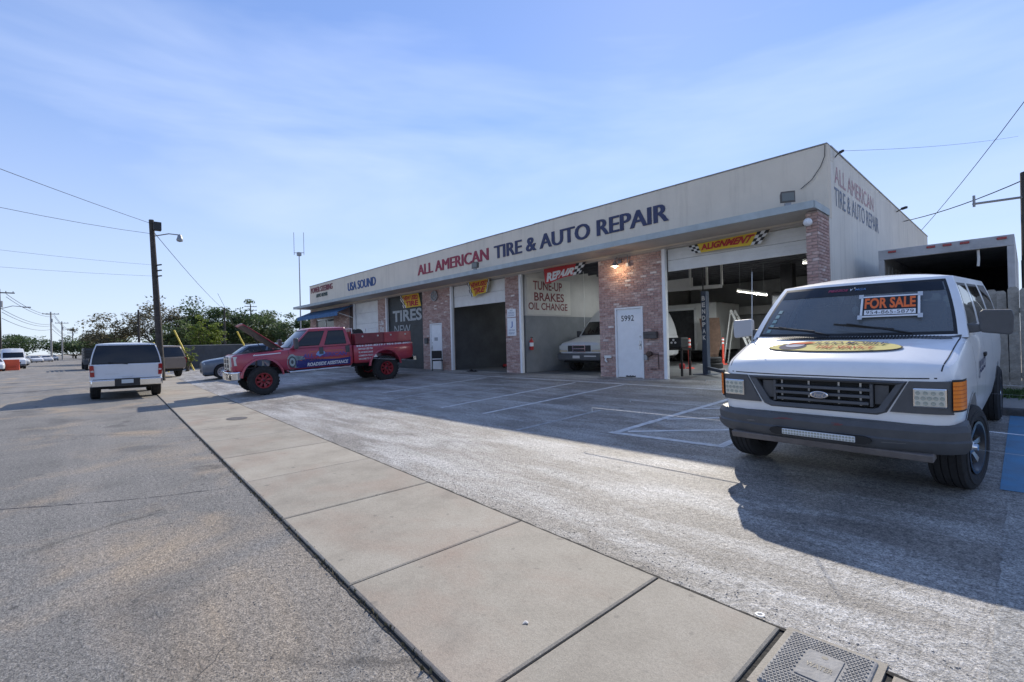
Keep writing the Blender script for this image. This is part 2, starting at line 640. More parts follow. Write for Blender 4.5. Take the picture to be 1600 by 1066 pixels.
# hatched aisle beside the van
stripe([(-4.36, 6.2), (-4.1, 9.95)], .12, m_paint, seed=11, dz=.005)
stripe([(-4.45, 6.16), (-2.70, 6.24)], .11, m_paint, seed=12)
stripe([(-2.75, 6.27), (-2.72, 9.9)], .11, m_paint, seed=13, dz=.0055)
for i, (a, c) in enumerate([((-4.24, 6.34), (-2.8, 7.36)), ((-4.2, 7.44), (-2.8, 8.46)), ((-4.12, 8.55), (-2.8, 9.6))]):
    stripe([a, c], .10, m_paint, seed=14 + i)
# blue accessible bay to the right of the van
q = MB()
q.grid(lambda x, y: on_lot(x, y, .004), [-.20 + .15 * i for i in range(12)], [6.1 + .32 * i for i in range(13)])
q.build('blue_bay', m_blue, lot)

# pale worn strip at the right edge of the lot, ragged on its left
q = MB()
rnd = random.Random(31)
ys3 = [2.85 + .05 * i for i in range(64)]
vs = []
for y in ys3:
    vs += [on_lot(-.15 + rnd.uniform(-.009, .009), y, .003), on_lot(1.6, y, .003)]
q.add(vs, [(2 * i, 2 * i + 1, 2 * i + 3, 2 * i + 2) for i in range(len(ys3) - 1)])
q.build('worn_strip', ground_mat('worn_pale_asphalt', [(.24, .235, .22), (.33, .322, .30), (.42, .41, .385)], .9, .8, .7, .8, speck_scale=80., stain=(.9, .6, .75, .4)), lot)

# shop floor slab and threshold
b = MB()
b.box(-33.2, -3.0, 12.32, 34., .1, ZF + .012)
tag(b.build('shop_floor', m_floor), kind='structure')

# kerb, walkway and strip beyond it, right of the van
m_kerb = M('dark_kerb_concrete', (.085, .085, .085), .85, noise=.35, nscale=8., bump=.5, bscale=60.)
b = MB()
b.box(-2.75, 6, 9.95, 10.1, .2, .47)
tag(b.build('kerb', m_kerb, bevel=.025), kind='structure')
b = MB()
b.box(-2.85, 8, 10.1, 12.1, .3, .462)
tag(b.build('pavement', m_apron), kind='structure')

# concrete apron under the left neighbour
b = MB()
b.grid(lambda x, t: (x, ys_r(x) + (16 - ys_r(x)) * t, .012 + gz(x, ys_r(x) + (12 - ys_r(x)) * t) + .004), [-64, -58, -50, -44, -38, -33.4], [0, .25, .5, .75, 1])
tag(b.build('apron', m_apron), kind='structure')

# tar seams and a sunken patch edge in the street
m_tar = M('tar_seam', (.045, .043, .042), .7, noise=.4, nscale=20., bump=.4)
def crack(pts, w, seed, z=.003):
    rnd = random.Random(seed)
    q = MB()
    fine = []
    for (x0, y0), (x1, y1) in zip(pts[:-1], pts[1:]):
        n = max(3, int(sqrt((x1 - x0) ** 2 + (y1 - y0) ** 2) / .06))
        fine += [(x0 + (x1 - x0) * i / n + rnd.gauss(0, .010), y0 + (y1 - y0) * i / n + rnd.gauss(0, .010)) for i in range(n)]
    fine.append(pts[-1])
    vs = []
    for i, (x, y) in enumerate(fine):
        a, c = fine[max(i - 1, 0)], fine[min(i + 1, len(fine) - 1)]
        L_ = sqrt((c[0] - a[0]) ** 2 + (c[1] - a[1]) ** 2) or 1
        k = w * rnd.uniform(.15, 1.0) * min(1, i / 6, (len(fine) - 1 - i) / 6 + .1)
        nx, ny = -(c[1] - a[1]) / L_ * k, (c[0] - a[0]) / L_ * k
        vs += [(x - nx, y - ny, z), (x + nx, y + ny, z)]
    q.add(vs, [(2 * i, 2 * i + 1, 2 * i + 3, 2 * i + 2) for i in range(len(fine) - 1)])
    return q.build('crack', m_tar, bpy.data.objects['road'])
crack([(-6.3, 1.45), (-6.6, .6), (-7.2, -.4), (-8.3, -1.6), (-9.0, -3.2)], .010, 1)
crack([(-1.6, -.15), (-2.1, -.05), (-2.6, .25), (-3.1, .75)], .003, 3)
crack([(-11.5, 1.75), (-11.9, .9), (-13.0, -.2), (-14.2, -2.4)], .012, 4)
# ------------------------------------------------------------------ the shop
def stucco_mat(name, c, streak, amt):
    m = M(name, c, .88, col2=tuple(k * .90 for k in c), nscale=1.1, bump=.35, bscale=70., detail=9)
    nt = m.node_tree
    b = _bsdf(m)
    src = b.inputs['Base Color'].links[0].from_socket
    t = nt.nodes.new('ShaderNodeTexCoord')
    mpn = nt.nodes.new('ShaderNodeMapping')
    mpn.inputs['Scale'].default_value = (2.6, 2.6, .22)
    nt.links.new(t.outputs['Object'], mpn.inputs['Vector'])
    n = nt.nodes.new('ShaderNodeTexNoise')
    n.inputs['Scale'].default_value = 1.4
    n.inputs['Detail'].default_value = 8
    n.inputs['Roughness'].default_value = .7
    nt.links.new(mpn.outputs['Vector'], n.inputs['Vector'])
    r = nt.nodes.new('ShaderNodeValToRGB')
    r.color_ramp.elements[0].position, r.color_ramp.elements[0].color = .52, (0, 0, 0, 1)
    r.color_ramp.elements[1].position, r.color_ramp.elements[1].color = .78, (amt, amt, amt, 1)
    nt.links.new(n.outputs['Fac'], r.inputs['Fac'])
    x = nt.nodes.new('ShaderNodeMix')
    x.data_type = 'RGBA'
    nt.links.new(r.outputs['Color'], x.inputs['Factor'])
    nt.links.new(src, x.inputs[6])
    x.inputs[7].default_value = (*streak, 1)
    nt.links.new(x.outputs[2], b.inputs['Base Color'])
    return m
m_stucco = stucco_mat('painted_stucco', (.77, .69, .56), (.42, .36, .28), .45)
m_stucco2 = stucco_mat('side_stucco', (.80, .76, .67), (.36, .34, .30), .6)
m_trim = M('blue_grey_trim', (.40, .45, .45), .6, noise=.12, nscale=4.)
m_soffit = M('soffit_paint', (.50, .46, .41), .85, noise=.08, nscale=2., bump=.15)
m_mortar = M('mortar', (.42, .37, .35), .95, noise=.15, nscale=20., bump=.5, bscale=120.)
m_white = M('white_paint', (.80, .81, .81), .5, noise=.04, nscale=5.)
m_whiteb = M('dirty_white_panel', (.72, .72, .69), .55, noise=.07, nscale=2.5)
m_dark = M('black_metal', (.02, .02, .022), .5)
m_alu = M('aluminium', (.55, .56, .57), .35, metal=.8, noise=.08)
m_wallin = M('inner_wall_white', (.50, .49, .47), .8, noise=.10, nscale=1.2)
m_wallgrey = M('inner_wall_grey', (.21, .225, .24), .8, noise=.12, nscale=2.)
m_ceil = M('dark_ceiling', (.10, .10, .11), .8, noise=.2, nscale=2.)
m_black_door = M('black_door_paint', (.028, .034, .036), .55, noise=.3, nscale=3., bump=.1)
m_winblack = M('black_window', (.012, .012, .014), .12)
m_brown = M('brown_frame', (.12, .085, .075), .7, noise=.2)

def brick_mat(name, per_island):
    m = bpy.data.materials.new(name)
    m.use_nodes = True
    nt = m.node_tree
    b = _bsdf(m)
    if per_island:
        s = nt.nodes.new('ShaderNodeNewGeometry').outputs['Random Per Island']
    else:
        s = nt.nodes.new('ShaderNodeObjectInfo').outputs['Random']
    r = nt.nodes.new('ShaderNodeValToRGB')
    e = r.color_ramp.elements
    r.color_ramp.interpolation = 'LINEAR'
    stops = [(0, (.33, .20, .175)), (.25, (.50, .34, .295)), (.5, (.40, .26, .23)), (.72, (.56, .42, .37)), (.93, (.47, .33, .295)), (1, (.74, .67, .62))]
    while len(e) < len(stops):
        e.new(.5)
    for q, (p, c) in zip(e, stops):
        q.position, q.color = p, (*c, 1)
    nt.links.new(s, r.inputs['Fac'])
    t = nt.nodes.new('ShaderNodeTexCoord')
    n = nt.nodes.new('ShaderNodeTexNoise')
    n.inputs['Scale'].default_value = 14
    n.inputs['Detail'].default_value = 6
    nt.links.new(t.outputs['Object'], n.inputs['Vector'])
    r2_ = nt.nodes.new('ShaderNodeValToRGB')
    r2_.color_ramp.elements[0].position, r2_.color_ramp.elements[0].color = .3, (.72, .72, .72, 1)
    r2_.color_ramp.elements[1].position, r2_.color_ramp.elements[1].color = .72, (1.25, 1.22, 1.2, 1)
    nt.links.new(n.outputs['Fac'], r2_.inputs['Fac'])
    x = nt.nodes.new('ShaderNodeMix')
    x.data_type = 'RGBA'
    x.blend_type = 'MULTIPLY'
    x.inputs['Factor'].default_value = 1
    nt.links.new(r.outputs['Color'], x.inputs[6])
    nt.links.new(r2_.outputs['Color'], x.inputs[7])
    nt.links.new(x.outputs[2], b.inputs['Base Color'])
    b.inputs['Roughness'].default_value = .88
    bp = nt.nodes.new('ShaderNodeBump')
    bp.inputs['Strength'].default_value = .5
    bp.inputs['Distance'].default_value = .006
    nt.links.new(n.outputs['Fac'], bp.inputs['Height'])
    nt.links.new(bp.outputs['Normal'], b.inputs['Normal'])
    return m
m_brick1, m_brickN = brick_mat('brick_single', False), brick_mat('brick_field', True)

shop = thing('repair_shop', 'long single-storey cream tire and auto repair shop with brick piers and open bays', 'building', (-18, 12.2, ZF))
SO = Vector((-18, 12.2, ZF))
def sh(mb, name, mat, parent=None, **k):
    """builds a part of the shop from world coordinates"""
    mb.v = [(p[0] - SO.x, p[1] - SO.y, p[2] - SO.z) for p in mb.v]
    return mb.build(name, mat, parent or shop, **k)

ZS, ZP = 4.16, 5.77      # soffit, parapet top
XL, XR = -33.34, -2.89
YBK = 27.5               # back of the building
sh(MB().box(XL, XR - .0, 12.2, 12.42, ZS, ZP), 'parapet_wall', m_stucco, bevel=.015)
sh(MB().box(XL + .02, XR, 12.42, 12.62, ZP - .3, ZP - .02), 'parapet_cap', m_stucco2)
sh(MB().box(XR - .22, XR - .004, 12.422, YBK, 0, ZP - .01), 'side_wall', m_stucco2)
sh(MB().box(XL + .004, XL + .22, 12.422, YBK, 0, ZP - .01), 'side_wall', m_stucco2)
sh(MB().box(XL + .22, XR - .22, YBK - .2, YBK, 0, ZP - .02), 'rear_wall', m_wallin)
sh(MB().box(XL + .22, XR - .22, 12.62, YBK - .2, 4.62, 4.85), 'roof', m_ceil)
# end return of the side wall down to the ground behind the wing wall
sh(MB().box(XR - .2, XR - .002, 12.2, 12.42, .2, ZS - .002), 'corner_pier', m_stucco2)
# roof edge flashing, uneven
b = MB()
rnd = random.Random(5)
xx = XL
while xx < XR - .05:
    x1 = min(XR, xx + rnd.uniform(1.6, 3.0))
    d = rnd.uniform(-.008, .008)
    b.box(xx + .004, x1 - .004, 12.185, 12.45, ZP + .002, ZP + .03 + d)
    xx = x1
sh(b, 'flashing', M('flashing_metal', (.30, .30, .29), .6, noise=.3, nscale=3.))
b = MB().box(XR - .23, XR + .012, 12.452, YBK, ZP - .008, ZP + .024)
sh(b, 'flashing', M('flashing_metal'))
# canopy: slab, front trim board, soffit
b = MB().box(XL, XR - .02, 11.14, 12.198, 4.20, 4.30)
sh(b, 'canopy', m_soffit, bevel=.004)
b = MB().box(XL - .01, XR - .01, 11.10, 11.138, 4.185, 4.335)
b.box(XR - .018, XR + .012, 11.14, 12.19, 4.19, 4.335)
b.box(XL - .02, XL - .002, 11.14, 12.19, 4.19, 4.335)
sh(b, 'canopy_trim', m_trim)
# lintel strip above the bays
sh(MB().box(XL + .01, XR - .23, 12.22, 12.40, 4.10, ZS - .003), 'lintel', m_soffit)

# ---- brick piers: bricks proud of a mortar core
BL, BH, JT = .203, .0575, .010
NB = [0]
_bm = {}
def brick_mesh(w):
    k = round(w, 3)
    if k not in _bm:
        q = MB()
        e = .004
        hw, hh, d = k / 2, BH / 2, .016
        vs = [(-hw, 0, -hh), (hw, 0, -hh), (hw, 0, hh), (-hw, 0, hh), (-hw, -d + e, -hh), (hw, -d + e, -hh), (hw, -d + e, hh), (-hw, -d + e, hh),
              (-hw + e, -d, -hh + e), (hw - e, -d, -hh + e), (hw - e, -d, hh - e), (-hw + e, -d, hh - e)]
        fs = [(8, 9, 10, 11)] + [(i, (i + 1) % 4, 4 + (i + 1) % 4, 4 + i) for i in range(4)] + [(4 + i, 4 + (i + 1) % 4, 8 + (i + 1) % 4, 8 + i) for i in range(4)]
        q.add(vs, fs)
        _bm[k] = (q, q.mesh('brick', m_brick1))
    return _bm[k]

def brick_cells(w, z0, z1, hole):
    """brick rectangles (u centre, z centre, width) over a wall w wide; hole = (u0, u1, ztop)"""
    out = []
    row = 0
    z = z0 + .008
    while z + BH < z1:
        off = 0 if row % 2 == 0 else -(BL + JT) / 2
        u = off
        while u < w - .01:
            a, c = max(u, .002), min(u + BL, w - .002)
            segs = [(a, c)]
            if hole and z < hole[2] + .01:
                segs = []
                if a < hole[0] - .01:
                    segs.append((a, min(c, hole[0] - .006)))
                if c > hole[1] + .01:
                    segs.append((max(a, hole[1] + .006), c))
            for s0, s1 in segs:
                if s1 - s0 > .03:
                    out.append(((s0 + s1) / 2, z + BH / 2, round((s1 - s0) / .02) * .02 if s1 - s0 < BL - .01 else BL))
            u += BL + JT
        z += BH + JT
        row += 1
    return out

def pier(x0, x1, hole=None, zt=4.098, single=False, face='front', yb=12.2, y1=12.42, z0=ZF - .05):
    """mortar core with bricks on its street face"""
    core = MB()
    if hole:
        core.box(x0, x0 + hole[0], yb + .016, y1, z0, zt)
        core.box(x0 + hole[1], x1, yb + .016, y1, z0, zt)
        core.box(x0 + hole[0] + .001, x0 + hole[1] - .001, yb + .016, y1, hole[2], zt)
    else:
        core.box(x0, x1, yb + .016, y1, z0, zt)
    p = sh(core, 'brick_pier', m_mortar)
    field = MB()
    rnd = random.Random(int(-x0 * 100))
    for u, z, w in brick_cells(x1 - x0, z0, zt, hole):
        dy = rnd.uniform(-.0025, .003)
        q, me = brick_mesh(w)
        pos = Vector((x0 + u - SO.x, yb + .016 - SO.y + dy, z - SO.z))
        if single and NB[0] < 300:
            o = bpy.data.objects.new('brick', me)
            COL.objects.link(o)
            o.parent = p
            o.location = pos
            NB[0] += 1
        else:
            field.add([(v[0] + pos.x, v[1] + pos.y, v[2] + pos.z) for v in q.v], q.f)
    if field.v:
        o = field.build('brick_field', m_brickN, p, fixn=False)
        o['kind'] = 'stuff'
    return p

# wing wall at the right end: front face and side face
WX0, WX1, WY0 = -3.13, -2.895, 11.40
def wing():
    core = MB().box(WX0 + .016, WX1 - .016, WY0 + .016, 12.198, ZF - .12, 4.19)
    p = sh(core, 'brick_pier', m_mortar)
    rnd = random.Random(2)
    for face in ('front', 'side', 'inner'):
        w = (WX1 - WX0) if face == 'front' else (12.19 - WY0)
        for u, z, bw in brick_cells(w, ZF - .1, 4.19, None):
            dy = rnd.uniform(-.0025, .003)
            q, me = brick_mesh(bw)
            if face == 'inner':
                continue
            if NB[0] >= 300:
                break
            o = bpy.data.objects.new('brick', me)
            COL.objects.link(o)
            o.parent = p
            if face == 'front':
                o.location = (WX0 + u - SO.x, WY0 + .016 + dy - SO.y, z - SO.z)
            else:
                o.location = (WX1 - .016 - dy - SO.x, WY0 + u - SO.y, z - SO.z)
                o.rotation_euler = (0, 0, pi / 2)
            NB[0] += 1
    # what is left of the tall side face
    f = MB()
    rnd = random.Random(3)
    cells = brick_cells(12.19 - WY0, ZF - .1, 4.19, None)
    for u, z, bw in cells[max(0, 300 - len(brick_cells(WX1 - WX0, ZF - .1, 4.19, None))):]:
        q, me = brick_mesh(bw)
        f.add([(WX1 - .016 - SO.x - v[1], WY0 + u - SO.y + v[0], z - SO.z + v[2]) for v in q.v], q.f)
    if f.v:
        o = f.build('brick_field', m_brickN, p, fixn=False)
        o['kind'] = 'stuff'
wing()
pier(-9.10, -6.92, (.58, 1.54, 2.57), single=True)
pier(-13.47, -12.70)
pier(-19.24, -17.02, (.59, 1.54, 2.56))
pier(-23.62, -22.76)
pier(-29.41, -27.22)
pier(-33.33, -32.30)
# painted apron below and above the left shop window
sh(MB().box(-32.30, -29.41, 12.22, 12.40, ZF - .1, 1.35), 'window_apron', m_stucco)
sh(MB().box(-32.30, -29.41, 12.22, 12.40, 3.45, 4.098), 'window_header', m_soffit)
win = sh(MB().box(-32.25, -29.46, 12.27, 12.30, 1.36, 3.44), 'window', m_winblack)
fr = MB()
for x in (-32.28, -30.86, -29.47):
    fr.box(x, x + .06, 12.24, 12.33, 1.352, 3.448)
fr.box(-32.22, -29.47, 12.24, 12.33, 1.353, 1.42)
fr.box(-32.22, -29.47, 12.24, 12.33, 3.38, 3.447)
sh(fr, 'window_frame', m_alu)
# blue awning over that window
b = MB()
b.add([(-33.1, 12.19, 4.02), (-26.6, 12.19, 4.02), (-26.6, 11.25, 3.62), (-33.1, 11.25, 3.62), (-33.1, 12.19, 3.99), (-26.6, 12.19, 3.99), (-26.6, 11.25, 3.59), (-33.1, 11.25, 3.59),
       (-33.1, 11.25, 3.40), (-26.6, 11.25, 3.40), (-33.1, 11.27, 3.40), (-26.6, 11.27, 3.40)],
      [(0, 1, 2, 3), (4, 7, 6, 5), (3, 2, 9, 8), (0, 3, 7, 4), (1, 5, 6, 2), (7, 10, 11, 6), (8, 9, 11, 10)])
sh(b, 'awning', M('blue_awning_cloth', (.045, .13, .27), .8, noise=.2, nscale=3.))
b = MB()
b.bar((-33.0, 11.28, 3.58), (-33.0, 12.2, 3.3), .03)
b.bar((-26.7, 11.28, 3.58), (-26.7, 12.2, 3.3), .03)
sh(b, 'awning_arm', m_whiteb)

# ---- white steel tracks at the bay jambs
def jamb(x0, x1):
    sh(MB().box(x0, x1, 12.185, 12.30, ZF + .013, 4.098), 'door_jamb', m_white)
for a in (-6.918, -12.698, -17.018, -22.758):
    jamb(a, a + .10)
sh(MB().box(-26.64, -26.54, 12.2, 12.32, ZF + .013, 4.098), 'door_jamb', m_white)
sh(MB().box(-27.215, -26.642, 12.26, 12.38, ZF - .02, 4.098), 'brown_panel', m_brown)

# ---- sectional doors: every panel a piece
def gdoor(x0, x1, z0, z1, n, mat, y=12.33, label=None):
    h = (z1 - z0) / n
    d = sh(MB().box(x0 + .02, x1 - .02, y + .036, y + .046, z0 + .01, z1 - .01), 'garage_door', m_dark)
    for i in range(n):
        q = MB().box(x0, x1, y, y + .035, z0 + i * h + .004, z0 + (i + 1) * h - .004)
        for k in range(1, 3):
            zz = z0 + i * h + h * k / 3
            q.box(x0 + .01, x1 - .01, y - .005, y + .001, zz - .012, zz + .012)
        sh(q, 'panel', mat, d, bevel=.003)
    if label:
        d['label'] = label
    return d
gdoor(-6.8, -3.16, 3.47, 4.09, 2, m_whiteb, label='white sectional door raised over the rightmost bay')
gdoor(-16.9, -13.49, 3.18, 4.09, 2, m_whiteb, label='white sectional door half raised over a dark bay')
gdoor(-22.65, -19.26, ZF + .02, 4.09, 7, m_black_door, label='black closed sectional door with TIRES in large letters')
gdoor(-26.53, -23.64, ZF + .02, 4.09, 6, m_whiteb, label='pale grey closed roll door')

# ---- personnel doors
def mdoor(x0, x1, z1, num, th, handle_right=True):
    d = sh(MB().box(x0 + .05, x1 - .05, 12.235, 12.28, ZF + .02, z1 - .05), 'door', m_white, bevel=.004)
    f = MB().box(x0 + .002, x0 + .045, 12.19, 12.30, ZF - .02, z1 - .003)
    f.box(x1 - .045, x1 - .002, 12.19, 12.30, ZF - .02, z1 - .003)
    f.box(x0 + .046, x1 - .046, 12.19, 12.30, z1 - .045, z1 - .003)
    sh(f, 'door_frame', m_white, d)
    hx = x1 - .12 if handle_right else x0 + .12
    k = MB().lathe([(12.21, .032), (12.18, .034), (12.165, .022), (12.164, 0.001)], 'y', 12, (hx, 0, ZF + .98))
    k.lathe([(12.235, .03), (12.22, .03), (12.219, .001)], 'y', 12, (hx, 0, ZF + 1.22))
    k.box(hx - .035, hx + .035, 12.222, 12.234, ZF + .84, ZF + 1.10)
    sh(k, 'handle', m_alu, d, smooth=30)
    if num:
        text_on('house_number', num, lambda a, c, t: (x0 + .2 + a - SO.x, 12.2315 - SO.y, th + c - SO.z), .44, .17, M('black_lettering', (.02, .02, .02), .6), d, bold=.006)
    return d
dr = mdoor(-8.52, -7.56, 2.57, '5992', 2.16)
q = MB()
rnd = random.Random(9)
pts = [(-8.2 + i * .03, ZF + .04 + (.05 if i % 3 else .02) * rnd.uniform(.5, 1.3)) for i in range(12)]
q.add([(p[0], 12.2325, p[1]) for p in pts] + [(p[0], 12.2325, ZF + .03) for p in pts], [(i, i + 1, 12 + i + 1, 12 + i) for i in range(11)])
sh(q, 'rust_hole', m_dark, dr)
d2 = mdoor(-18.65, -17.70, 2.56, None, 2.1, False)
sh(MB().box(-18.34, -18.08, 12.228, 12.233, 1.78, 1.93), 'notice', M('grey_notice', (.35, .36, .38), .7), d2)

# ---- lettering on the parapet and walls
m_red = M('red_lettering', (.30, .035, .06), .6, noise=.15, nscale=3.)
m_navy = M('navy_lettering', (.035, .045, .105), .6, noise=.15, nscale=3.)
m_blu = M('blue_lettering', (.03, .08, .22), .6, noise=.2, nscale=3.)
m_grn = M('dull_green_lettering', (.07, .10, .09), .7)
def front_text(name, txt, x0, x1, z0, z1, mat, bold=.034, thick=.02, y=12.198, **k):
    e = (z1 - z0) * .055 if thick else 0.
    os_ = [text_on(name, txt, lambda a, c, t: (x0 + e + dx + a - SO.x, y - t * (1 + .1 * abs(i)) - SO.y, z0 + c - SO.z), x1 - x0 - 2 * e, z1 - z0, mat, shop, bold=0., thick=thick, **k)
           for i, dx in ((0, 0), (-1, -e), (2, e))] if thick else [text_on(name, txt, lambda a, c, t: (x0 + a - SO.x, y - SO.y, z0 + c - SO.z), x1 - x0, z1 - z0, mat, shop, bold=bold, **k)]
    if len(os_) > 1:      # thicken the strokes into one heavy letter
        bm = bmesh.new()
        for o in os_:
            bm.from_mesh(o.data)
        bm.to_mesh(os_[0].data)
        bm.free()
        for o in os_[1:]:
            bpy.data.objects.remove(o)
    return os_[0]
front_text('sign_lettering', 'ALL AMERICAN', -19.55, -14.35, 4.88, 5.36, m_red)
front_text('sign_lettering', 'TIRE & AUTO REPAIR', -14.02, -6.66, 4.86, 5.36, m_navy)
front_text('sign_lettering', 'USA SOUND', -27.25, -23.75, 4.88, 5.36, m_blu)
front_text('sign_lettering', 'POWER STEERING', -33.05, -29.45, 5.26, 5.62, M('faded_red_lettering', (.22, .07, .08), .7), bold=.02)
front_text('sign_lettering', 'AUTO REPAIR', -32.15, -30.25, 4.92, 5.15, m_grn, bold=.02)
def side_text(txt, y0, y1, z0, z1, mat, drop=0.):
    return text_on('wall_lettering', txt, lambda a, c, t: (XR + .003 - SO.x, y0 + a - SO.y, z0 + c - SO.z), y1 - y0, z1 - z0, mat, shop, bold=0.)
m_fpink = M('worn_pink_paint', (.50, .24, .28), .85, col2=(.62, .52, .49), nscale=7., detail=8)
m_fnavy = M('worn_navy_paint', (.10, .15, .26), .85, col2=(.36, .38, .40), nscale=9., detail=8)
side_text('ALL AMERICAN', 12.72, 16.7, 5.02, 5.42, m_fpink)
side_text('TIRE & AUTO REPAIR', 12.66, 17.3, 4.5, 4.93, m_fnavy)
# black door lettering
m_chalk = M('chalk_white_paint', (.42, .45, .45), .8, noise=.2, nscale=8.)
front_text('door_lettering', 'TIRES', -22.25, -19.5, 2.80, 3.38, m_chalk, bold=.03, thick=0, y=12.322)
front_text('door_lettering', 'NEW', -22.1, -20.55, 2.2, 2.62, m_chalk, bold=.0, thick=0, y=12.322)
# yard notice column next to the grey door
front_text('wall_lettering', 'USA', -23.4, -22.98, 2.7, 2.95, m_white, bold=.02, thick=0, y=12.19)
front_text('wall_lettering', 'SOUND', -23.4, -22.98, 2.35, 2.6, m_white, bold=.02, thick=0, y=12.19)

# ---- inside: partition walls, ceiling joists, back rooms
PX = -12.62
sh(MB().box(PX - .12, PX, 12.43, YBK - .21, 2.60, 4.61), 'partition', m_wallin)
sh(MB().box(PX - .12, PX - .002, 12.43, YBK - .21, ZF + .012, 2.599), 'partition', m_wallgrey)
sh(MB().box(PX + .001, PX + .012, 12.52, 15.0, 2.66, 4.02), 'sign_board', M('sign_board_white', (.60, .59, .55), .7, noise=.05))
m_rdk = M('dark_red_lettering', (.20, .05, .055), .7)
def part_text(txt, y0, y1, z0, z1):
    text_on('wall_lettering', txt, lambda a, c, t: (PX + .016 - SO.x, y0 + a - SO.y, z0 + c - SO.z), y1 - y0, z1 - z0, m_rdk, shop, bold=.02)
part_text('TUNE-UP', 12.85, 14.5, 3.58, 3.92)
part_text('BRAKES', 12.9, 14.6, 3.16, 3.49)
part_text('OIL CHANGE', 12.58, 14.8, 2.82, 3.1)
sh(MB().box(-17.3, -17.18, 12.43, YBK - .21, ZF + .012, 4.61), 'partition', M('dark_partition', (.10, .105, .11), .8, noise=.2, nscale=1.5))
b = MB()
y = 13.2
while y < 27:
    b.box(-33, -3.12, y, y + .06, 4.36, 4.618)
    y += .6
sh(b, 'ceiling_joist', m_ceil)['kind'] = 'stuff'
# back half wall of the right bays
sh(MB().box(-12.5, -3.12, 25.0, 25.12, ZF + .012, 4.35), 'back_wall', M('grey_back_wall', (.30, .30, .30), .8, noise=.15, nscale=1.0))
# ------------------------------------------------------------------ vehicles: shared builders (front towards -y, left side +x, z = 0 at the ground)
m_rubber = M('tyre_rubber', (.022, .022, .023), .85, noise=.25, nscale=14., bump=.25, bscale=60.)
m_trimblk = M('grey_black_plastic', (.08, .082, .086), .55, noise=.12, nscale=6., bump=.08, bscale=90.)
m_seal = M('black_rubber_seal', (.012, .012, .012), .6)
m_under = M('dirty_underbody', (.016, .016, .017), .9)
m_chrome = M('chrome', (.78, .78, .78), .12, metal=1.)
m_steel = M('machined_steel', (.62, .62, .62), .28, metal=1.)
m_glass = glass_mat('clear_window_glass', (.50, .58, .56))
m_tint = M('dark_tinted_glass', (.008, .010, .013), .05, spec=.6)
m_lens = M('lamp_lens', (.55, .56, .52), .12, spec=.7)
m_amber = M('amber_lens', (.85, .22, .01), .18, spec=.6)
m_redlens = M('red_lens', (.30, .01, .012), .15, spec=.6)

def body_loft(ctrl, n=34, ys=None):
    """ctrl: list of (y, half width, z bottom, z top, crown).  Closed hull whose half sections run from sill to centre line"""
    Y = [c[0] for c in ctrl]
    if ys is None:
        ys = sorted(set([round(Y[0] + (Y[-1] - Y[0]) * i / n, 4) for i in range(n + 1)] + Y))
    q = MB()
    secs = []
    for y in ys:
        w, zb, zt, cr = [pchip(Y, [c[k] for c in ctrl], y) for k in (1, 2, 3, 4)]
        h = zt - zb
        secs.append([(0, zb), (w * .90, zb), (w * .955, zb + .05), (w * .985, zb + .22 * h), (w * 1.0, zb + .5 * h), (w * .995, zb + .72 * h), (w * .975, zt - .085 if h > .3 else zt - .3 * h),
                     (w * .95, zt - .03), (w * .90, zt - .004), (w * .6, zt + cr * .7), (w * .3, zt + cr * .94), (0, zt + cr)])
    m = len(secs[0])
    for s in (1, -1):
        vs = [(s * x, y, z) for y, sec in zip(ys, secs) for x, z in sec]
        q.add(vs, [(i * m + k, i * m + k + 1, (i + 1) * m + k + 1, (i + 1) * m + k) for i in range(len(ys) - 1) for k in range(m - 1)])
    for y, sec in ((ys[0], secs[0]), (ys[-1], secs[-1])):
        vs = [(x, y, z) for x, z in sec] + [(-x, y, z) for x, z in sec]
        q.add(vs, [(k, k + 1, m + k + 1, m + k) for k in range(m - 1)])
    return q

def cut(me, cutters, ang=32):
    """boolean difference of a closed mesh with closed cutters, returned as a new mesh"""
    o = bpy.data.objects.new('tmp', me)
    COL.objects.link(o)
    tmp = []
    for c in cutters:
        cm = c.mesh('cutter')
        co = bpy.data.objects.new('cutter', cm)
        COL.objects.link(co)
        tmp.append(co)
        md = o.modifiers.new('b', 'BOOLEAN')
        md.operation = 'DIFFERENCE'
        md.solver = 'EXACT'
        md.object = co
    bpy.context.view_layer.update()
    r = bpy.data.meshes.new_from_object(o.evaluated_get(bpy.context.evaluated_depsgraph_get()))
    for t in tmp + [o]:
        bpy.data.objects.remove(t)
    while len(r.materials) > 1:
        r.materials.pop(index=len(r.materials) - 1)
    finish(r, ang)
    return r

def arch(y, z, r, x0, x1, flat=None):
    q = MB()
    n = 26
    pts = [(y + r * cos(2 * pi * k / n), z + r * sin(2 * pi * k / n)) for k in range(n)]
    q.prism(pts, 'x', x0, x1)
    return q

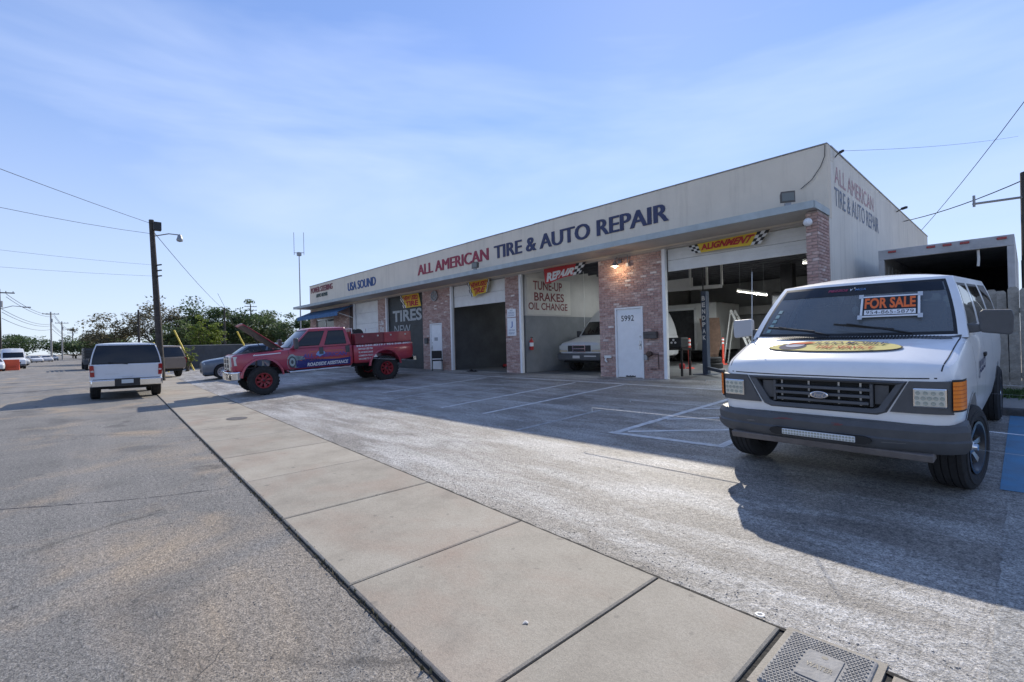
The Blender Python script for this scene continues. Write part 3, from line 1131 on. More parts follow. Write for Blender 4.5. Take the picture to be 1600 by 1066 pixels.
def greenhouse(g, parent, paint, glass, roofmat=None, body_extra=None):
    """g: zb, zt, front (yb, yt), rear (yb, yt), half widths (wb, wt), bow, crown;
    wins: list of ('front'|'rear'|'left'|'right', s0, s1, t0, t1, name) with s in 0..1 along that face"""
    zb, zt = g['zb'], g['zt']
    (fb, ft), (rb, rtp) = g['front'], g['rear']
    wb, wt, bow0, rbow = g['wb'], g['wt'], g.get('bow', .1), g.get('rbow', .03)
    bow1 = g.get('bowt', bow0)
    bowf = lambda t: bow0 + (bow1 - bow0) * t
    bulge = g.get('bulge', .02)
    def lerp(a, c, t):
        return a + (c - a) * t
    def prof(t):          # slight barrel of the glass
        return bulge * 4 * t * (1 - t)
    def W(t):
        return lerp(wb, wt, t) + prof(t)
    def front(s, t):
        u = s * 2 - 1
        return (u * W(t), lerp(fb, ft, t) + bowf(t) * (abs(u) ** 2.3) - prof(t) * .6, lerp(zb, zt, t))
    def rear(s, t):
        u = s * 2 - 1
        return (u * W(t), lerp(rb, rtp, t) - rbow * (abs(u) ** 2.3) + prof(t) * .5, lerp(zb, zt, t))
    def side(sgn):
        def f(s, t):
            y0, y1 = lerp(fb, ft, t) + bowf(t) - prof(t) * .6, lerp(rb, rtp, t) - rbow + prof(t) * .5
            return (sgn * W(t), lerp(y0, y1, s), lerp(zb, zt, t))
        return f
    faces = {'front': front, 'rear': rear, 'left': side(1), 'right': side(-1)}
    shell = MB()
    for nm, P in faces.items():
        wins = [w for w in g['wins'] if w[0] == nm]
        sb = {0., 1.}
        tb = {0., 1.}
        e = .012 if nm in ('left', 'right') else .014
        et = .05
        for w in wins:
            sb |= {w[1], w[2], w[1] + e, w[2] - e}
            tb |= {w[3], w[4], w[3] + et, w[4] - et}
        def refine(S, step):
            S = sorted(S)
            out = []
            for a, c in zip(S[:-1], S[1:]):
                k = max(1, int(math.ceil((c - a) / step - 1e-6)))
                out += [a + (c - a) * i / k for i in range(k)]
            return out + [S[-1]]
        S, T = refine(sb, .09), refine(tb, .2)
        ns = len(S)
        vs = [P(s, t) for t in T for s in S]
        gl = {}
        fbody, seal = [], []
        for j in range(len(T) - 1):
            for i in range(ns - 1):
                sm, tm = (S[i] + S[i + 1]) / 2, (T[j] + T[j + 1]) / 2
                fc = (j * ns + i, j * ns + i + 1, (j + 1) * ns + i + 1, (j + 1) * ns + i)
                hit = None
                for k, w in enumerate(wins):
                    if w[1] < sm < w[2] and w[3] < tm < w[4]:
                        hit = k
                if hit is None:
                    fbody.append(fc)
                else:
                    w = wins[hit]
                    if not (w[1] + e < sm < w[2] - e and w[3] + et < tm < w[4] - et):
                        seal.append(fc)
                    else:
                        gl.setdefault(hit, []).append(fc)
        shell.add(vs, fbody)
        if seal:
            q = MB().add(vs, seal)
            o = _clean(q, 'window_seal', m_seal, parent)
        for k, fc in gl.items():
            q = MB().add(vs, fc)
            nme = wins[k][5] if len(wins[k]) > 5 else 'window'
            o = _clean(q, nme, glass.get(nme, glass['window']), parent)
    # roof: Coons patch over the top ring, crowned
    n1, n2 = 14, 16
    c = g.get('crown', .05)
    def roof(u, v):
        F_, B_ = Vector(front(u, 1)), Vector(rear(u, 1))
        L_, R_ = Vector(side(-1)(v, 1)), Vector(side(1)(v, 1))
        c00, c10, c01, c11 = Vector(front(0, 1)), Vector(front(1, 1)), Vector(rear(0, 1)), Vector(rear(1, 1))
        p = F_ * (1 - v) + B_ * v + L_ * (1 - u) + R_ * u - (c00 * (1 - u) * (1 - v) + c10 * u * (1 - v) + c01 * (1 - u) * v + c11 * u * v)
        a, d = abs(2 * u - 1), abs(2 * v - 1)
        p.z += c * (1 - a ** 2.6) * (1 - d ** 4) + .012 * (1 - max(a, d) ** 12)
        return p
    ease = lambda t: .5 - .5 * cos(pi * t)
    shell.grid(roof, [ease(i / n1) for i in range(n1 + 1)], [ease(i / n2) for i in range(n2 + 1)])
    return shell

def _clean(q, name, mat, parent):
    used = sorted({i for f in q.f for i in f})
    mp_ = {i: k for k, i in enumerate(used)}
    r = MB().add([q.v[i] for i in used], [tuple(mp_[i] for i in f) for f in q.f])
    return r.build(name, mat, parent, smooth=40)

def wheel(parent, c, R, w, rr, side, spokes=8, rim_mat=None, lug=0, steer=0., hub=None, spoke_w=.05, dish=.02, nseg=56, spoke_mat=None):
    """wheel at c (hub centre); side +1/-1 = which way its outer face looks along x"""
    wh = thing('wheel', None, None, c, (0, 0, steer))
    wh.parent = parent
    q = MB()
    hw = w / 2
    # carcass with circumferential grooves
    prof = [(-hw * .80, rr), (-hw * .97, rr + (R - rr) * .25), (-hw, rr + (R - rr) * .55), (-hw * .95, R - .028), (-hw * .84, R - .006)]
    ng = 4
    for k in range(ng):
        a = -hw * .80 + 1.6 * hw * (k + .28) / ng
        b_ = -hw * .80 + 1.6 * hw * (k + .72) / ng
        if k == 0:
            prof += [(-hw * .66, R)]
        prof += [(a + .004, R + .001), (a + .010, R - .012), (b_ - .016, R - .012), (b_ - .010, R + .001)] if k < ng - 0 else []
    prof += [(hw * .84, R - .006), (hw * .95, R - .028), (hw, rr + (R - rr) * .55), (hw * .97, rr + (R - rr) * .25), (hw * .80, rr)]
    q.lathe(prof, 'x', nseg)
    # raised ring on the sidewall
    q.lathe([(side * hw * .985, rr + (R - rr) * .70), (side * (hw + .006), rr + (R - rr) * .66), (side * (hw + .006), rr + (R - rr) * .40), (side * hw * .97, rr + (R - rr) * .34)], 'x', nseg)
    if lug:
        for k in range(lug):
            t = 2 * pi * k / lug
            for sg in (-1, 1):
                tt = t + (pi / lug if sg > 0 else 0)
                cc = Vector((sg * hw * .78, cos(tt) * (R - .004), sin(tt) * (R - .004)))
                q.obox(cc, (1, 0, 0), (0, -sin(tt), cos(tt)), (0, cos(tt), sin(tt)), hw * .25, R * pi / lug * .52, .016)
    q.build('tyre', m_rubber, wh, smooth=28)
    rm = rim_mat or m_steel
    # rim barrel
    q = MB()
    so = side * hw
    q.lathe([(so * .96, rr + .012), (so * 1.0, rr + .012), (so * 1.0, rr - .012), (so * .88, rr - .025), (so * .55, rr - .05), (-so * .6, rr - .05), (-so * .9, rr + .004)], 'x', 40)
    q.build('rim', rm, wh, smooth=30)
    # spokes and hub
    q = MB()
    xo = side * (hw - .02 - dish)
    for k in range(spokes):
        t = 2 * pi * k / spokes + .2
        a = Vector((xo, cos(t) * rr * .20, sin(t) * rr * .20))
        b_ = Vector((xo + side * dish * .8, cos(t) * (rr - .02), sin(t) * (rr - .02)))
        tv = Vector((0, -sin(t), cos(t)))
        d = Vector((-side * .028, 0, 0))
        w0, w1 = spoke_w * .62, spoke_w
        vs = [a + tv * w0, a - tv * w0, b_ - tv * w1, b_ + tv * w1]
        q.add(vs + [v + d for v in vs], [(0, 1, 2, 3), (4, 7, 6, 5), (0, 3, 7, 4), (1, 5, 6, 2), (0, 4, 5, 1), (2, 6, 7, 3)])
    q.lathe([(xo - side * .03, rr * .34), (xo + side * .004, rr * .33), (xo + side * .012, rr * .25), (xo + side * .03, rr * .17), (xo + side * .034, .001)], 'x', 20)
    q.build('spokes', spoke_mat or rm, wh, smooth=30)
    q = MB()
    q.lathe([(-side * hw * .5, rr - .055), (-side * hw * .5, .001)], 'x', 24)
    q.lathe([(xo - side * .05, rr * .6), (xo - side * .05, .001)], 'x', 24)
    q.build('brake_disc', m_under, wh)
    if hub:
        MB().lathe([(xo + side * .03, rr * .16), (xo + side * .055, rr * .13), (xo + side * .058, .001)], 'x', 16).build('hub_cap', hub, wh, smooth=30)
    return wh

def bvh_of(objs):
    vs, fs = [], []
    for o in objs:
        k = len(vs)
        vs += [v.co.copy() for v in o.data.vertices]
        fs += [tuple(i + k for i in p.vertices) for p in o.data.polygons]
    return BVHTree.FromPolygons(vs, fs)

def drape(q, bvh, d, off=.003, fallback=None):
    """drop the vertices of a mesh builder onto a surface along d and lift them by off"""
    d = Vector(d).normalized()
    out = []
    for p in q.v:
        o = Vector(p) - d * 3
        h = bvh.ray_cast(o, d)
        out.append(tuple(h[0] - d * off) if h[0] is not None else tuple(p))
    q.v = out
    return q

def seam(parent, bvh, pts, w, d, mat=None, name='seam', off=.002):
    """a thin line laid on the body (shut lines)"""
    q = MB()
    d = Vector(d)
    fine = []
    for a, b_ in zip(pts[:-1], pts[1:]):
        a, b_ = Vector(a), Vector(b_)
        n = max(2, int((b_ - a).length / .05))
        fine += [a + (b_ - a) * i / n for i in range(n)]
    fine.append(Vector(pts[-1]))
    vs = []
    for i, p in enumerate(fine):
        t = (fine[min(i + 1, len(fine) - 1)] - fine[max(i - 1, 0)]).normalized()
        n = t.cross(d).normalized() * w / 2
        vs += [p - n, p + n]
    q.add(vs, [(2 * i, 2 * i + 1, 2 * i + 3, 2 * i + 2) for i in range(len(fine) - 1)])
    drape(q, bvh, d, off)
    return q.build(name, mat or m_seal, parent)

def side_lettering(parent, bvh, txt, y0, y1, z0, z1, mat, bold=.02, shear=0., name='lettering', off=.006, sgn=1):
    V, Fc = text_pts(txt, y1 - y0, z1 - z0, bold, shear)
    q = MB().add([(sgn * 3, y0 + a if sgn > 0 else y1 - a, z0 + c) for a, c in V], Fc)
    drape(q, bvh, (-sgn, 0, 0), off)
    return q.build(name, mat, parent)

def simple_car(name, label, cat, loc, rot, spec, group=None):
    """a complete road car from a spec: hull, glasshouse, arches, wheels, lamps, bumpers"""
    car = thing(name, label, cat, loc, rot, group)
    paint = spec['paint']
    hull = body_loft(spec['hull'], 30).mesh('body', paint, weld=True)
    R, wb_, tr = spec['R'], spec['wheelbase'], spec['track']
    ar = R + spec.get('gap', .06)
    cs = [arch(y, R, ar, -1.3, 1.3) for y in (0, wb_)]
    hull = cut(hull, cs)
    body = link('body', hull, car)
    shell = greenhouse(spec['gh'], car, paint, spec.get('glass', {'window': m_tint}))
    shell.build('cabin', paint, car, smooth=40, weld=True)
    q = MB()
    q.box(-tr + .16, tr - .16, spec['hull'][0][0] + .12, spec['hull'][-1][0] - .1, spec['hull'][3][2] + .02 - .08, R * 1.9)
    q.build('underbody', m_under, car)
    for y in (0, wb_):
        for s in (1, -1):
            wheel(car, (s * (tr - spec.get('tw', .24) / 2), y, R), R, spec.get('tw', .24), spec['rim'], s, spec.get('spokes', 7), spec.get('rim_mat'), nseg=36, steer=spec.get('steer', 0) if y == 0 else 0)
    for part in spec.get('parts', []):
        nm, mb, mt = part[:3]
        mb.build(nm, mt, car, smooth=35, bevel=part[3] if len(part) > 3 else None)
    return car, body
# ------------------------------------------------------------------ the white van in front
m_vanpaint = M('white_van_paint', (.78, .785, .78), .3, noise=.045, nscale=3.5, coat=.5, detail=9)
VANX, VANY = -1.36, 6.08
van = thing('cargo_van', 'white van facing the street with a for sale sign in its windshield', 'van', (VANX, VANY, gz(VANX, VANY) + .012), (atan2(.0505, 1), radians(.6), radians(-.8)))
VR = .385
hull_ctrl = [(-.77, .70, .62, 1.085, .02), (-.745, .84, .58, 1.13, .03), (-.70, .915, .55, 1.17, .035), (-.62, .955, .52, 1.205, .04), (-.45, .985, .46, 1.245, .045),
             (-.1, 1.0, .42, 1.335, .045), (.14, 1.005, .42, 1.385, .03), (.5, 1.01, .42, 1.40, .0), (3.9, 1.01, .42, 1.40, 0), (4.45, 1.0, .46, 1.40, 0), (4.6, .97, .5, 1.39, 0)]
hull = body_loft(hull_ctrl, 44).mesh('body', m_vanpaint, weld=True)
cs = [arch(0, VR + .02, .475, -1.4, 1.4), arch(3.52, VR + .0, .455, -1.4, 1.4)]
# the grille recess and the engine bay behind it
cs.append(MB().prism([(-.60, 1.055), (.60, 1.055), (.46, .80), (-.46, .80)], 'y', -1.0, -.68))
hull = cut(hull, cs)
vbody = link('body', hull, van)
gh = dict(zb=1.375, zt=1.985, front=(-.0, .60), rear=(4.58, 4.50), wb=.965, wt=.80, bow=.17, bowt=.24, rbow=.05, crown=.085, bulge=.022,
          wins=[('front', .035, .965, .05, .955, 'windshield'), ('left', .02, .235, .14, .88, 'door_window'), ('right', .02, .235, .14, .88, 'door_window'),
                ('left', .285, .60, .14, .88, 'side_window'), ('right', .285, .60, .14, .88, 'side_window'), ('left', .65, .96, .14, .88, 'side_window'), ('right', .65, .96, .14, .88, 'side_window'),
                ('rear', .08, .46, .12, .86, 'rear_window'), ('rear', .54, .92, .12, .86, 'rear_window')])
m_vglass = glass_mat('van_windshield_glass', (.42, .50, .50), haze=.22)
m_vside = glass_mat('van_side_glass', (.42, .50, .48))
vshell = greenhouse(gh, van, m_vanpaint, {'windshield': m_vglass, 'window': m_vside})
vcab = vshell.build('cabin', m_vanpaint, van, smooth=42, weld=True)
vb = bvh_of([vbody, vcab])
# inside: dark tub, dashboard, seats, wheel
m_int = M('van_interior', (.055, .058, .06), .85, noise=.2, nscale=6.)
m_seat = M('grey_seat_cloth', (.11, .115, .12), .9, noise=.15, nscale=20.)
MB().box(-.93, .93, .32, 4.4, 1.402, 1.412).build('interior_trim', m_int, van)
q = MB()
q.add([(-.92, .0, 1.39), (.92, .0, 1.39), (.92, .38, 1.44), (-.92, .38, 1.44), (-.92, .55, 1.40), (.92, .55, 1.40)], [(0, 1, 2, 3), (3, 2, 5, 4)])
q.v = [(x, y + .17 * abs(x / .95) ** 2.3, z + .008) for x, y, z in q.v]
q.build('dashboard', m_int, van)
for sx in (.48, -.48):
    st = MB()
    st.obox((sx, 1.02, 1.46), (1, 0, 0), (0, 1, .0), (0, .18, 1), .25, .075, .28)
    st.build('seat', m_seat, van, bevel=.05)
    st = MB()
    st.obox((sx, 1.10, 1.84), (1, 0, 0), (0, 1, 0), (0, .12, 1), .13, .05, .09)
    st.build('headrest', m_seat, van, bevel=.035)
q = MB()
ring = [(.48 + .19 * cos(t), .62 + .06 * sin(t), 1.47 + .17 * sin(t)) for t in [2 * pi * k / 20 for k in range(21)]]
q.tube(ring, .014, 6, cap=False)
q.bar((.30, .62, 1.47), (.66, .62, 1.47), .03)
q.build('steering_wheel', m_seal, van)
# rear bulkhead shelving seen through the glass
q = MB()
q.box(-.8, -.35, 2.6, 4.2, 1.414, 1.75)
q.box(.42, .8, 2.2, 4.2, 1.414, 1.62)
q.build('cargo_boxes', m_int, van, bevel=.03)
# tinted visor band across the top of the windshield (front skin of the glass)
def ws(s, t, off):
    u = s * 2 - 1
    w = gh['wb'] + (gh['wt'] - gh['wb']) * t + gh['bulge'] * 4 * t * (1 - t)
    y = gh['front'][0] + (gh['front'][1] - gh['front'][0]) * t + (gh['bow'] + (gh['bowt'] - gh['bow']) * t) * abs(u) ** 2.3 - gh['bulge'] * 2.4 * t * (1 - t)
    return (u * w, y - off * .75, gh['zb'] + (gh['zt'] - gh['zb']) * t + off * .66)
q = MB().grid(lambda s, t: ws(s, t, .004), [.055 + .89 * i / 20 for i in range(21)], [.76, .80, .84, .88, .91])
q.build('visor_band', glass_mat('visor_film', (.10, .11, .14), .06), van, smooth=40)
def ws_text(name, txt, s0, s1, t0, t1, mat, shear=.2, bold=.01):
    V, Fc = text_pts(txt, 1, 1, bold, shear)
    MB().add([ws(s0 + (s1 - s0) * a, t0 + (t1 - t0) * c, .009) for a, c in V], Fc).build(name, mat, van)
ws_text('visor_lettering', 'PIEZZOS', .36, .475, .835, .875, M('pink_script', (.50, .06, .14), .6))
ws_text('visor_lettering', 'Y', .485, .505, .835, .875, M('white_script', (.8, .8, .8), .6))
ws_text('visor_lettering', 'MGA', .515, .575, .835, .875, M('blue_script', (.12, .22, .40), .6))
# stickers and dangling ornament
q = MB()
for k in range(5):
    q.grid(lambda s, t: ws(s, t, .006), [.075 + .004 * k, .10 + .004 * k], [.12 + .09 * k, .18 + .09 * k])
q.build('window_sticker', M('pale_sticker', (.25, .38, .36), .5), van)
q = MB().tube([(.02, .52, 1.93), (.02, .52, 1.72)], .004, 5)
q.lathe([(1.72, .006), (1.70, .03), (1.66, .035), (1.62, .015), (1.61, .001)], 'z', 10, (.02, .52, 0))
q.build('hanging_ornament', m_white, van, smooth=40)
q = MB()
q.obox((0, .70, 1.86), (1, 0, 0), (0, 1, .3), (0, -.3, 1), .12, .02, .035)
q.build('rear_view_mirror', m_seal, van, bevel=.012)
# cowl grille with slots
q = MB()
N_ = 70
for i in range(N_):
    u = -1 + 2 * (i + .5) / N_
    x = u * .90
    y = -.01 + .17 * abs(u) ** 2.3
    q.obox((x, y - .045, 1.402 - .035 * abs(u) ** 3 - .004), (1, .25, 0), (0, 1, .25), (0, 0, 1), .0055, .05, .008)
q.build('cowl_louvre', m_seal, van)['kind'] = 'stuff'
q = MB().grid(lambda u, v: (u * .92, -.01 + .17 * abs(u) ** 2.3 - .10 + .11 * v, 3), [-1 + .1 * i for i in range(21)], [0, .5, 1])
drape(q, vb, (0, 0, -1), .003).build('cowl_panel', m_trimblk, van, smooth=40)
# wipers
for s, (a0, a1) in ((1, ((.58, .045, 1.425), (-.06, .075, 1.53))), (-1, ((-.10, -.035, 1.425), (-.74, .13, 1.51)))):
    q = MB()
    a, c = Vector(a0), Vector(a1)
    q.tube([a, a + (c - a) * .3 + Vector((0, -.02, .012)), c + Vector((.1, -.03, .008))], [.012, .010, .007], 6)
    m_ = a + (c - a) * .22
    q.bar(m_ + Vector((0, -.012, .02)), c + Vector((-.02, -.012, .004)), .012, .022)
    q.build('wiper', m_seal, van, smooth=40)
# hood shut lines and crease
for s in (1, -1):
    seam(van, vb, [(s * .865, -.70, 2), (s * .885, -.5, 2), (s * .90, -.2, 2), (s * .915, .1, 2)], .009, (0, 0, -1), name='hood_seam')
seam(van, vb, [(-.84, -2, 1.088), (-.4, -2, 1.078), (.4, -2, 1.078), (.84, -2, 1.088)], .010, (0, 1, 0), name='hood_seam')
for s in (1, -1):
    seam(van, vb, [(s * 3, .22, 1.38), (s * 3, .30, .95), (s * 3, .42, .78), (s * 3, .55, .46)], .008, (-s, 0, 0), name='door_seam')
    seam(van, vb, [(s * 3, 1.36, 1.40), (s * 3, 1.34, .46)], .008, (-s, 0, 0), name='door_seam')
    seam(van, vb, [(s * 3, 2.5, 1.40), (s * 3, 2.5, .46)], .008, (-s, 0, 0), name='door_seam')
    seam(van, vb, [(s * 3, -.4, 1.02), (s * 3, 4.4, 1.10)], .012, (-s, 0, 0), m_vanpaint, name='side_crease', off=.006)
    q = MB()
    q.obox((s * 1.015, 1.22, 1.13), (1, 0, 0), (0, 1, 0), (0, 0, 1), .012, .07, .022)
    q.build('door_handle', m_seal, van, bevel=.008)
# grille: dark bay, frame, bars, side louvres
q = MB().box(-.62, .62, -.70, -.685, .79, 1.06)
q.build('radiator', M('radiator_dark', (.02, .021, .022), .7, noise=.3, nscale=40.), van)
q = MB()
for x in (-.36, .13, .30, -.12):
    MB().box(x, x + .015, -.712, -.701, .81, 1.05).build('radiator_strut', m_alu, van)
q = MB()
def gframe(o, i, ya, yb_):
    vs = [(x, ya, z) for x, z in o] + [(x, yb_, z) for x, z in i]
    n = len(o)
    q.add(vs, [(k, (k + 1) % n, n + (k + 1) % n, n + k) for k in range(n)])
outer = [(-.66, 1.062), (.66, 1.062), (.51, .775), (.44, .745), (-.44, .745), (-.51, .775)]
mid = [(-.63, 1.045), (.63, 1.045), (.49, .785), (.43, .765), (-.43, .765), (-.49, .785)]
inner = [(-.575, 1.025), (.575, 1.025), (.45, .815), (.41, .80), (-.41, .80), (-.45, .815)]
gframe(outer, mid, -.765, -.795)
gframe(mid, inner, -.795, -.775)
gframe(inner, inner, -.775, -.70)
q.build('grille_surround', m_trimblk, van, smooth=25)
for k in range(3):
    z = .965 - .062 * k
    hwid = .40 - .01 * k
    MB().prism([(-.79, z - .012), (-.785, z + .014), (-.72, z + .016), (-.72, z - .016)], 'x', -hwid, hwid).build('grille_bar', m_trimblk, van, bevel=.004)
for s in (1, -1):
    MB().box(s * .40 - .012, s * .40 + .012, -.782, -.72, .815, 1.02).build('grille_post', m_trimblk, van, bevel=.004)
    MB().box(min(s * .42, s * .52), max(s * .42, s * .52), -.745, -.73, .84, 1.01).build('grille_side_panel', m_trimblk, van)
# oval badge
q = MB().lathe([(-.798, .062), (-.812, .062), (-.815, .055)], 'y', 28, (0, 0, 0))
q.disc((0, -.815, 0), .055, 'y', 28)
q.v = [(x * 1.22, y, z * .56 + .90) for x, y, z in q.v]
q.build('badge_rim', m_chrome, van, smooth=30)
q = MB().disc((0, -.8155, .90), .060, 'y', 28, .027)
q.build('badge_face', M('badge_blue_grey', (.16, .19, .24), .3), van)
text_on('badge_lettering', 'Ford', lambda a, c, t: (-.042 + a, -.8165, .884 + c), .084, .033, m_chrome, van, shear=.35)
# lamp panels, headlights, turn signals
for s in (1, -1):
    q = MB()
    lpx = [.53, .60, .68, .76, .84, .90, .938]
    lpy = [-.792, -.792, -.789, -.781, -.765, -.742, -.718]
    P0 = [(s * (x if x > .66 else .66 - (.66 - x) * 0 if False else max(x, .665 + .004 * i)), y, 1.062) for i, (x, y) in enumerate(zip(lpx, lpy))] + [(s * x, y, .79) for x, y in zip(lpx, lpy)]
    m7 = len(lpx)
    q.add(P0 + [(x, y + .06, z) for x, y, z in P0], [(k, k + 1, m7 + k + 1, m7 + k) for k in range(m7 - 1)] + [(k, k + 1, 2 * m7 + k + 1, 2 * m7 + k) for k in range(m7 - 1)] + [(m7 + k, m7 + k + 1, 3 * m7 + k + 1, 3 * m7 + k) for k in range(m7 - 1)] + [(0, m7, 3 * m7, 2 * m7)])
    q.build('lamp_panel', m_trimblk, van, smooth=30)
    def hp(u, v, d=0.):   # headlight face, leaning with the panel
        x = .69 + .215 * u
        return (s * x, -.800 + (x - .66) ** 2 * .62 - .008 - d, .845 + .165 * v)
    hl = thing('headlight', None, None)
    hl.parent = van
    q = MB()
    vs = [hp(0, 0), hp(1, 0), hp(1, 1), hp(0, 1)]
    q.add(vs + [(x, y + .03, z) for x, y, z in vs], [(0, 1, 2, 3), (4, 7, 6, 5), (0, 1, 5, 4), (1, 2, 6, 5), (2, 3, 7, 6), (3, 0, 4, 7)])
    q.build('housing', m_chrome, hl, bevel=.012)
    q = MB()
    vs = [hp(.06, .08, .008), hp(.94, .08, .008), hp(.94, .92, .008), hp(.06, .92, .008)]
    q.add(vs + [(x, y + .012, z) for x, y, z in vs], [(0, 1, 2, 3), (4, 7, 6, 5), (0, 1, 5, 4), (1, 2, 6, 5), (2, 3, 7, 6), (3, 0, 4, 7)])
    q.build('lens', M('led_lamp_lens', (.66, .64, .54), .12, spec=.7), hl, bevel=.006)
    q = MB()
    for r_ in range(3):
        nn = 5 if r_ == 1 else 4
        for k in range(nn):
            cc = hp((k + .7) / (nn + .4), .24 + .26 * r_, .010)
            q.lathe([(cc[1], .016), (cc[1] - .003, .014), (cc[1] - .001, .008), (cc[1] - .001, .001)], 'y', 12, (cc[0], 0, cc[2]))
    q.build('led_cells', M('led_cell', (.36, .38, .32), .1, spec=.8), hl, smooth=40)
    q = MB()
    nn = 7
    # amber wrap-around lens
    pts = [(.937, -.728), (.968, -.70), (.990, -.66), (1.001, -.60), (1.006, -.555)]
    vs = [(s * x, y - .008 * (1 if i < 3 else .3), z) for z in (.83, .845, 1.035, 1.062) for i, (x, y) in enumerate(pts)]
    q.add(vs, [(j * 5 + i, j * 5 + i + 1, j * 5 + 6 + i, j * 5 + 5 + i) for j in range(3) for i in range(4)])
    vs = [(s * (x - .05), y + .05, z) for z in (.83, 1.062) for i, (x, y) in enumerate(pts)]
    q.build('turn_signal', m_amber, van, smooth=50)
    q = MB()
    pts2 = [(.930, -.728), (.965, -.696), (.986, -.656), (.998, -.598), (1.003, -.54)]
    vs = [(s * x, y - .003, z) for z in (.812, 1.078) for i, (x, y) in enumerate(pts2)]
    q.add(vs, [(i, i + 1, 6 + i, 5 + i) for i in range(4)])
    q.build('turn_signal_bezel', m_seal, van, smooth=50)
    for k in range(6):
        z = .86 + .033 * k
        q = MB()
        vs = [(s * x, y - .011 * (1 if i < 3 else .3), zz) for zz in (z - .004, z + .004) for i, (x, y) in enumerate(pts)]
        q.add(vs, [(i, i + 1, 6 + i, 5 + i) for i in range(4)])
        q.build('lens_rib', M('amber_rib', (.60, .12, .006), .25), van, smooth=50)
# bumper: swept bar wrapping round to the arches
prof_b = [(.0, .70), (-.07, .69), (-.10, .645), (-.095, .575), (-.11, .56), (-.10, .505), (-.06, .455), (.0, .45)]
path = [(-.975, -.38), (-.975, -.50), (-.945, -.60), (-.88, -.675), (-.76, -.735), (-.5, -.77), (0, -.785), (.5, -.77), (.76, -.735), (.88, -.675), (.945, -.60), (.975, -.50), (.975, -.38)]
q = MB()
n = len(prof_b)
vs = []
for i, (x, y) in enumerate(path):
    a, c = Vector(path[max(i - 1, 0)]), Vector(path[min(i + 1, len(path) - 1)])
    t = (c - a).normalized()
    nr = Vector((t.y, -t.x))
    k = .35 if i in (0, len(path) - 1) else (.5 if i in (1, len(path) - 2) else 1)
    for o_, z in prof_b:
        p = Vector((x, y)) + nr * (-o_) * k
        vs.append((p.x, p.y, z + (.02 if k < 1 and z < .5 else 0)))
q.add(vs, [(i * n + k, i * n + k + 1, (i + 1) * n + k + 1, (i + 1) * n + k) for i in range(len(path) - 1) for k in range(n - 1)])
vbump = q.build('bumper', m_trimblk, van, smooth=32)
vbb = bvh_of([vbump])
for k, (x, z, w, h_) in enumerate(((-.30, .652, .09, .010), (.16, .648, .06, .012), (-.62, .60, .05, .006), (.58, .535, .10, .004))):
    rnd = random.Random(40 + k)
    qq = MB()
    for j in range(5):
        xa, za = x + rnd.uniform(-w, w) * .5, z + rnd.uniform(-h_, h_)
        qq.grid(lambda u, v: (xa + u, -3, za + v + u * .06), [-w * .5, -w * .2, w * .2, w * .5], [-.0025, .0025])
    drape(qq, vbb, (0, 1, 0), .002).build('scuff', M('red_scuff', (.17, .06, .055), .7) if k < 2 else M('pale_scuff', (.16, .16, .16), .7), van)
q = MB()
q.prism([(-.70, .468), (-.865, .462), (-.835, .395), (-.66, .395)], 'x', -.82, .82)
q.build('lower_valance', M('dusty_brown_plastic', (.17, .15, .14), .8, noise=.2), van, bevel=.01)
# LED bar in its slot
q = MB()
q.prism([(.42, .535), (.40, .56), (.36, .57), (-.36, .57), (-.40, .56), (-.42, .535), (-.40, .51), (-.36, .50), (.36, .50), (.40, .51)], 'y', -.908, -.85)
q.build('light_bar_slot', m_seal, van)
lb = MB().box(-.30, .30, -.918, -.88, .507, .563).build('light_bar', M('light_bar_lens', (.62, .64, .65), .15, spec=.8), van, bevel=.006)
q = MB()
for i in range(24):
    for j in range(2):
        q.lathe([(-.9185, .010), (-.9205, .008), (-.9205, .001)], 'y', 8, (-.285 + .0248 * i, 0, .522 + .026 * j))
q.build('led_row', M('led_cell'), van)['kind'] = 'stuff'
# mirrors
for s in (1, -1):
    q = MB()
    q.prism([(.02, -.05), (.26, -.075), (.285, -.055), (.292, .10), (.275, .155), (.03, .165), (.0, .14), (.0, -.02)], 'y', 0, .11)
    q.v = [(s * (1.03 + x * .78), .30 + y + (.03 * abs(x - .15)), 1.46 + z) for x, y, z in q.v]
    mi = q.build('mirror', m_trimblk if s > 0 else M('pale_grey_plastic', (.42, .43, .45), .5), van, bevel=.022)
    q = MB()
    q.prism([(0, -.06), (.18, -.035), (.18, .02), (0, .035)], 'y', 0, .07)
    q.v = [(s * (.94 + x * .8), .32 + y, 1.46 + z) for x, y, z in q.v]
    q.build('mirror_arm', m_trimblk, van, bevel=.012)
    q = MB().prism([(.03, -.03), (.255, -.05), (.27, .12), (.03, .135)], 'y', 0, .004)
    q.v = [(s * (1.03 + x * .78), .417 + y + .008, 1.46 + z) for x, y, z in q.v]
    q.build('mirror_glass', m_chrome, van)
# aerial
MB().tube([(-.93, .06, 1.30), (-.935, .07, 1.36), (-.93, .13, 2.2)], [.012, .006, .003], 6).build('aerial', m_alu, van)
# wheels, underbody
q = MB().box(-.72, .72, -.55, 4.4, .40, .60)
q.box(-.60, .60, -.66, .6, .60, 1.0)
q.build('underbody', m_under, van)
m_rimblk = M('black_alloy', (.03, .03, .032), .3, spec=.6)
for y, st in ((0, radians(-9)), (3.52, 0)):
    for s in (1, -1):
        wh = wheel(van, (s * .895, y, VR), VR, .275, .225, s, 6, m_rimblk, steer=st, spoke_mat=m_steel, spoke_w=.028, dish=.035, hub=m_chrome)
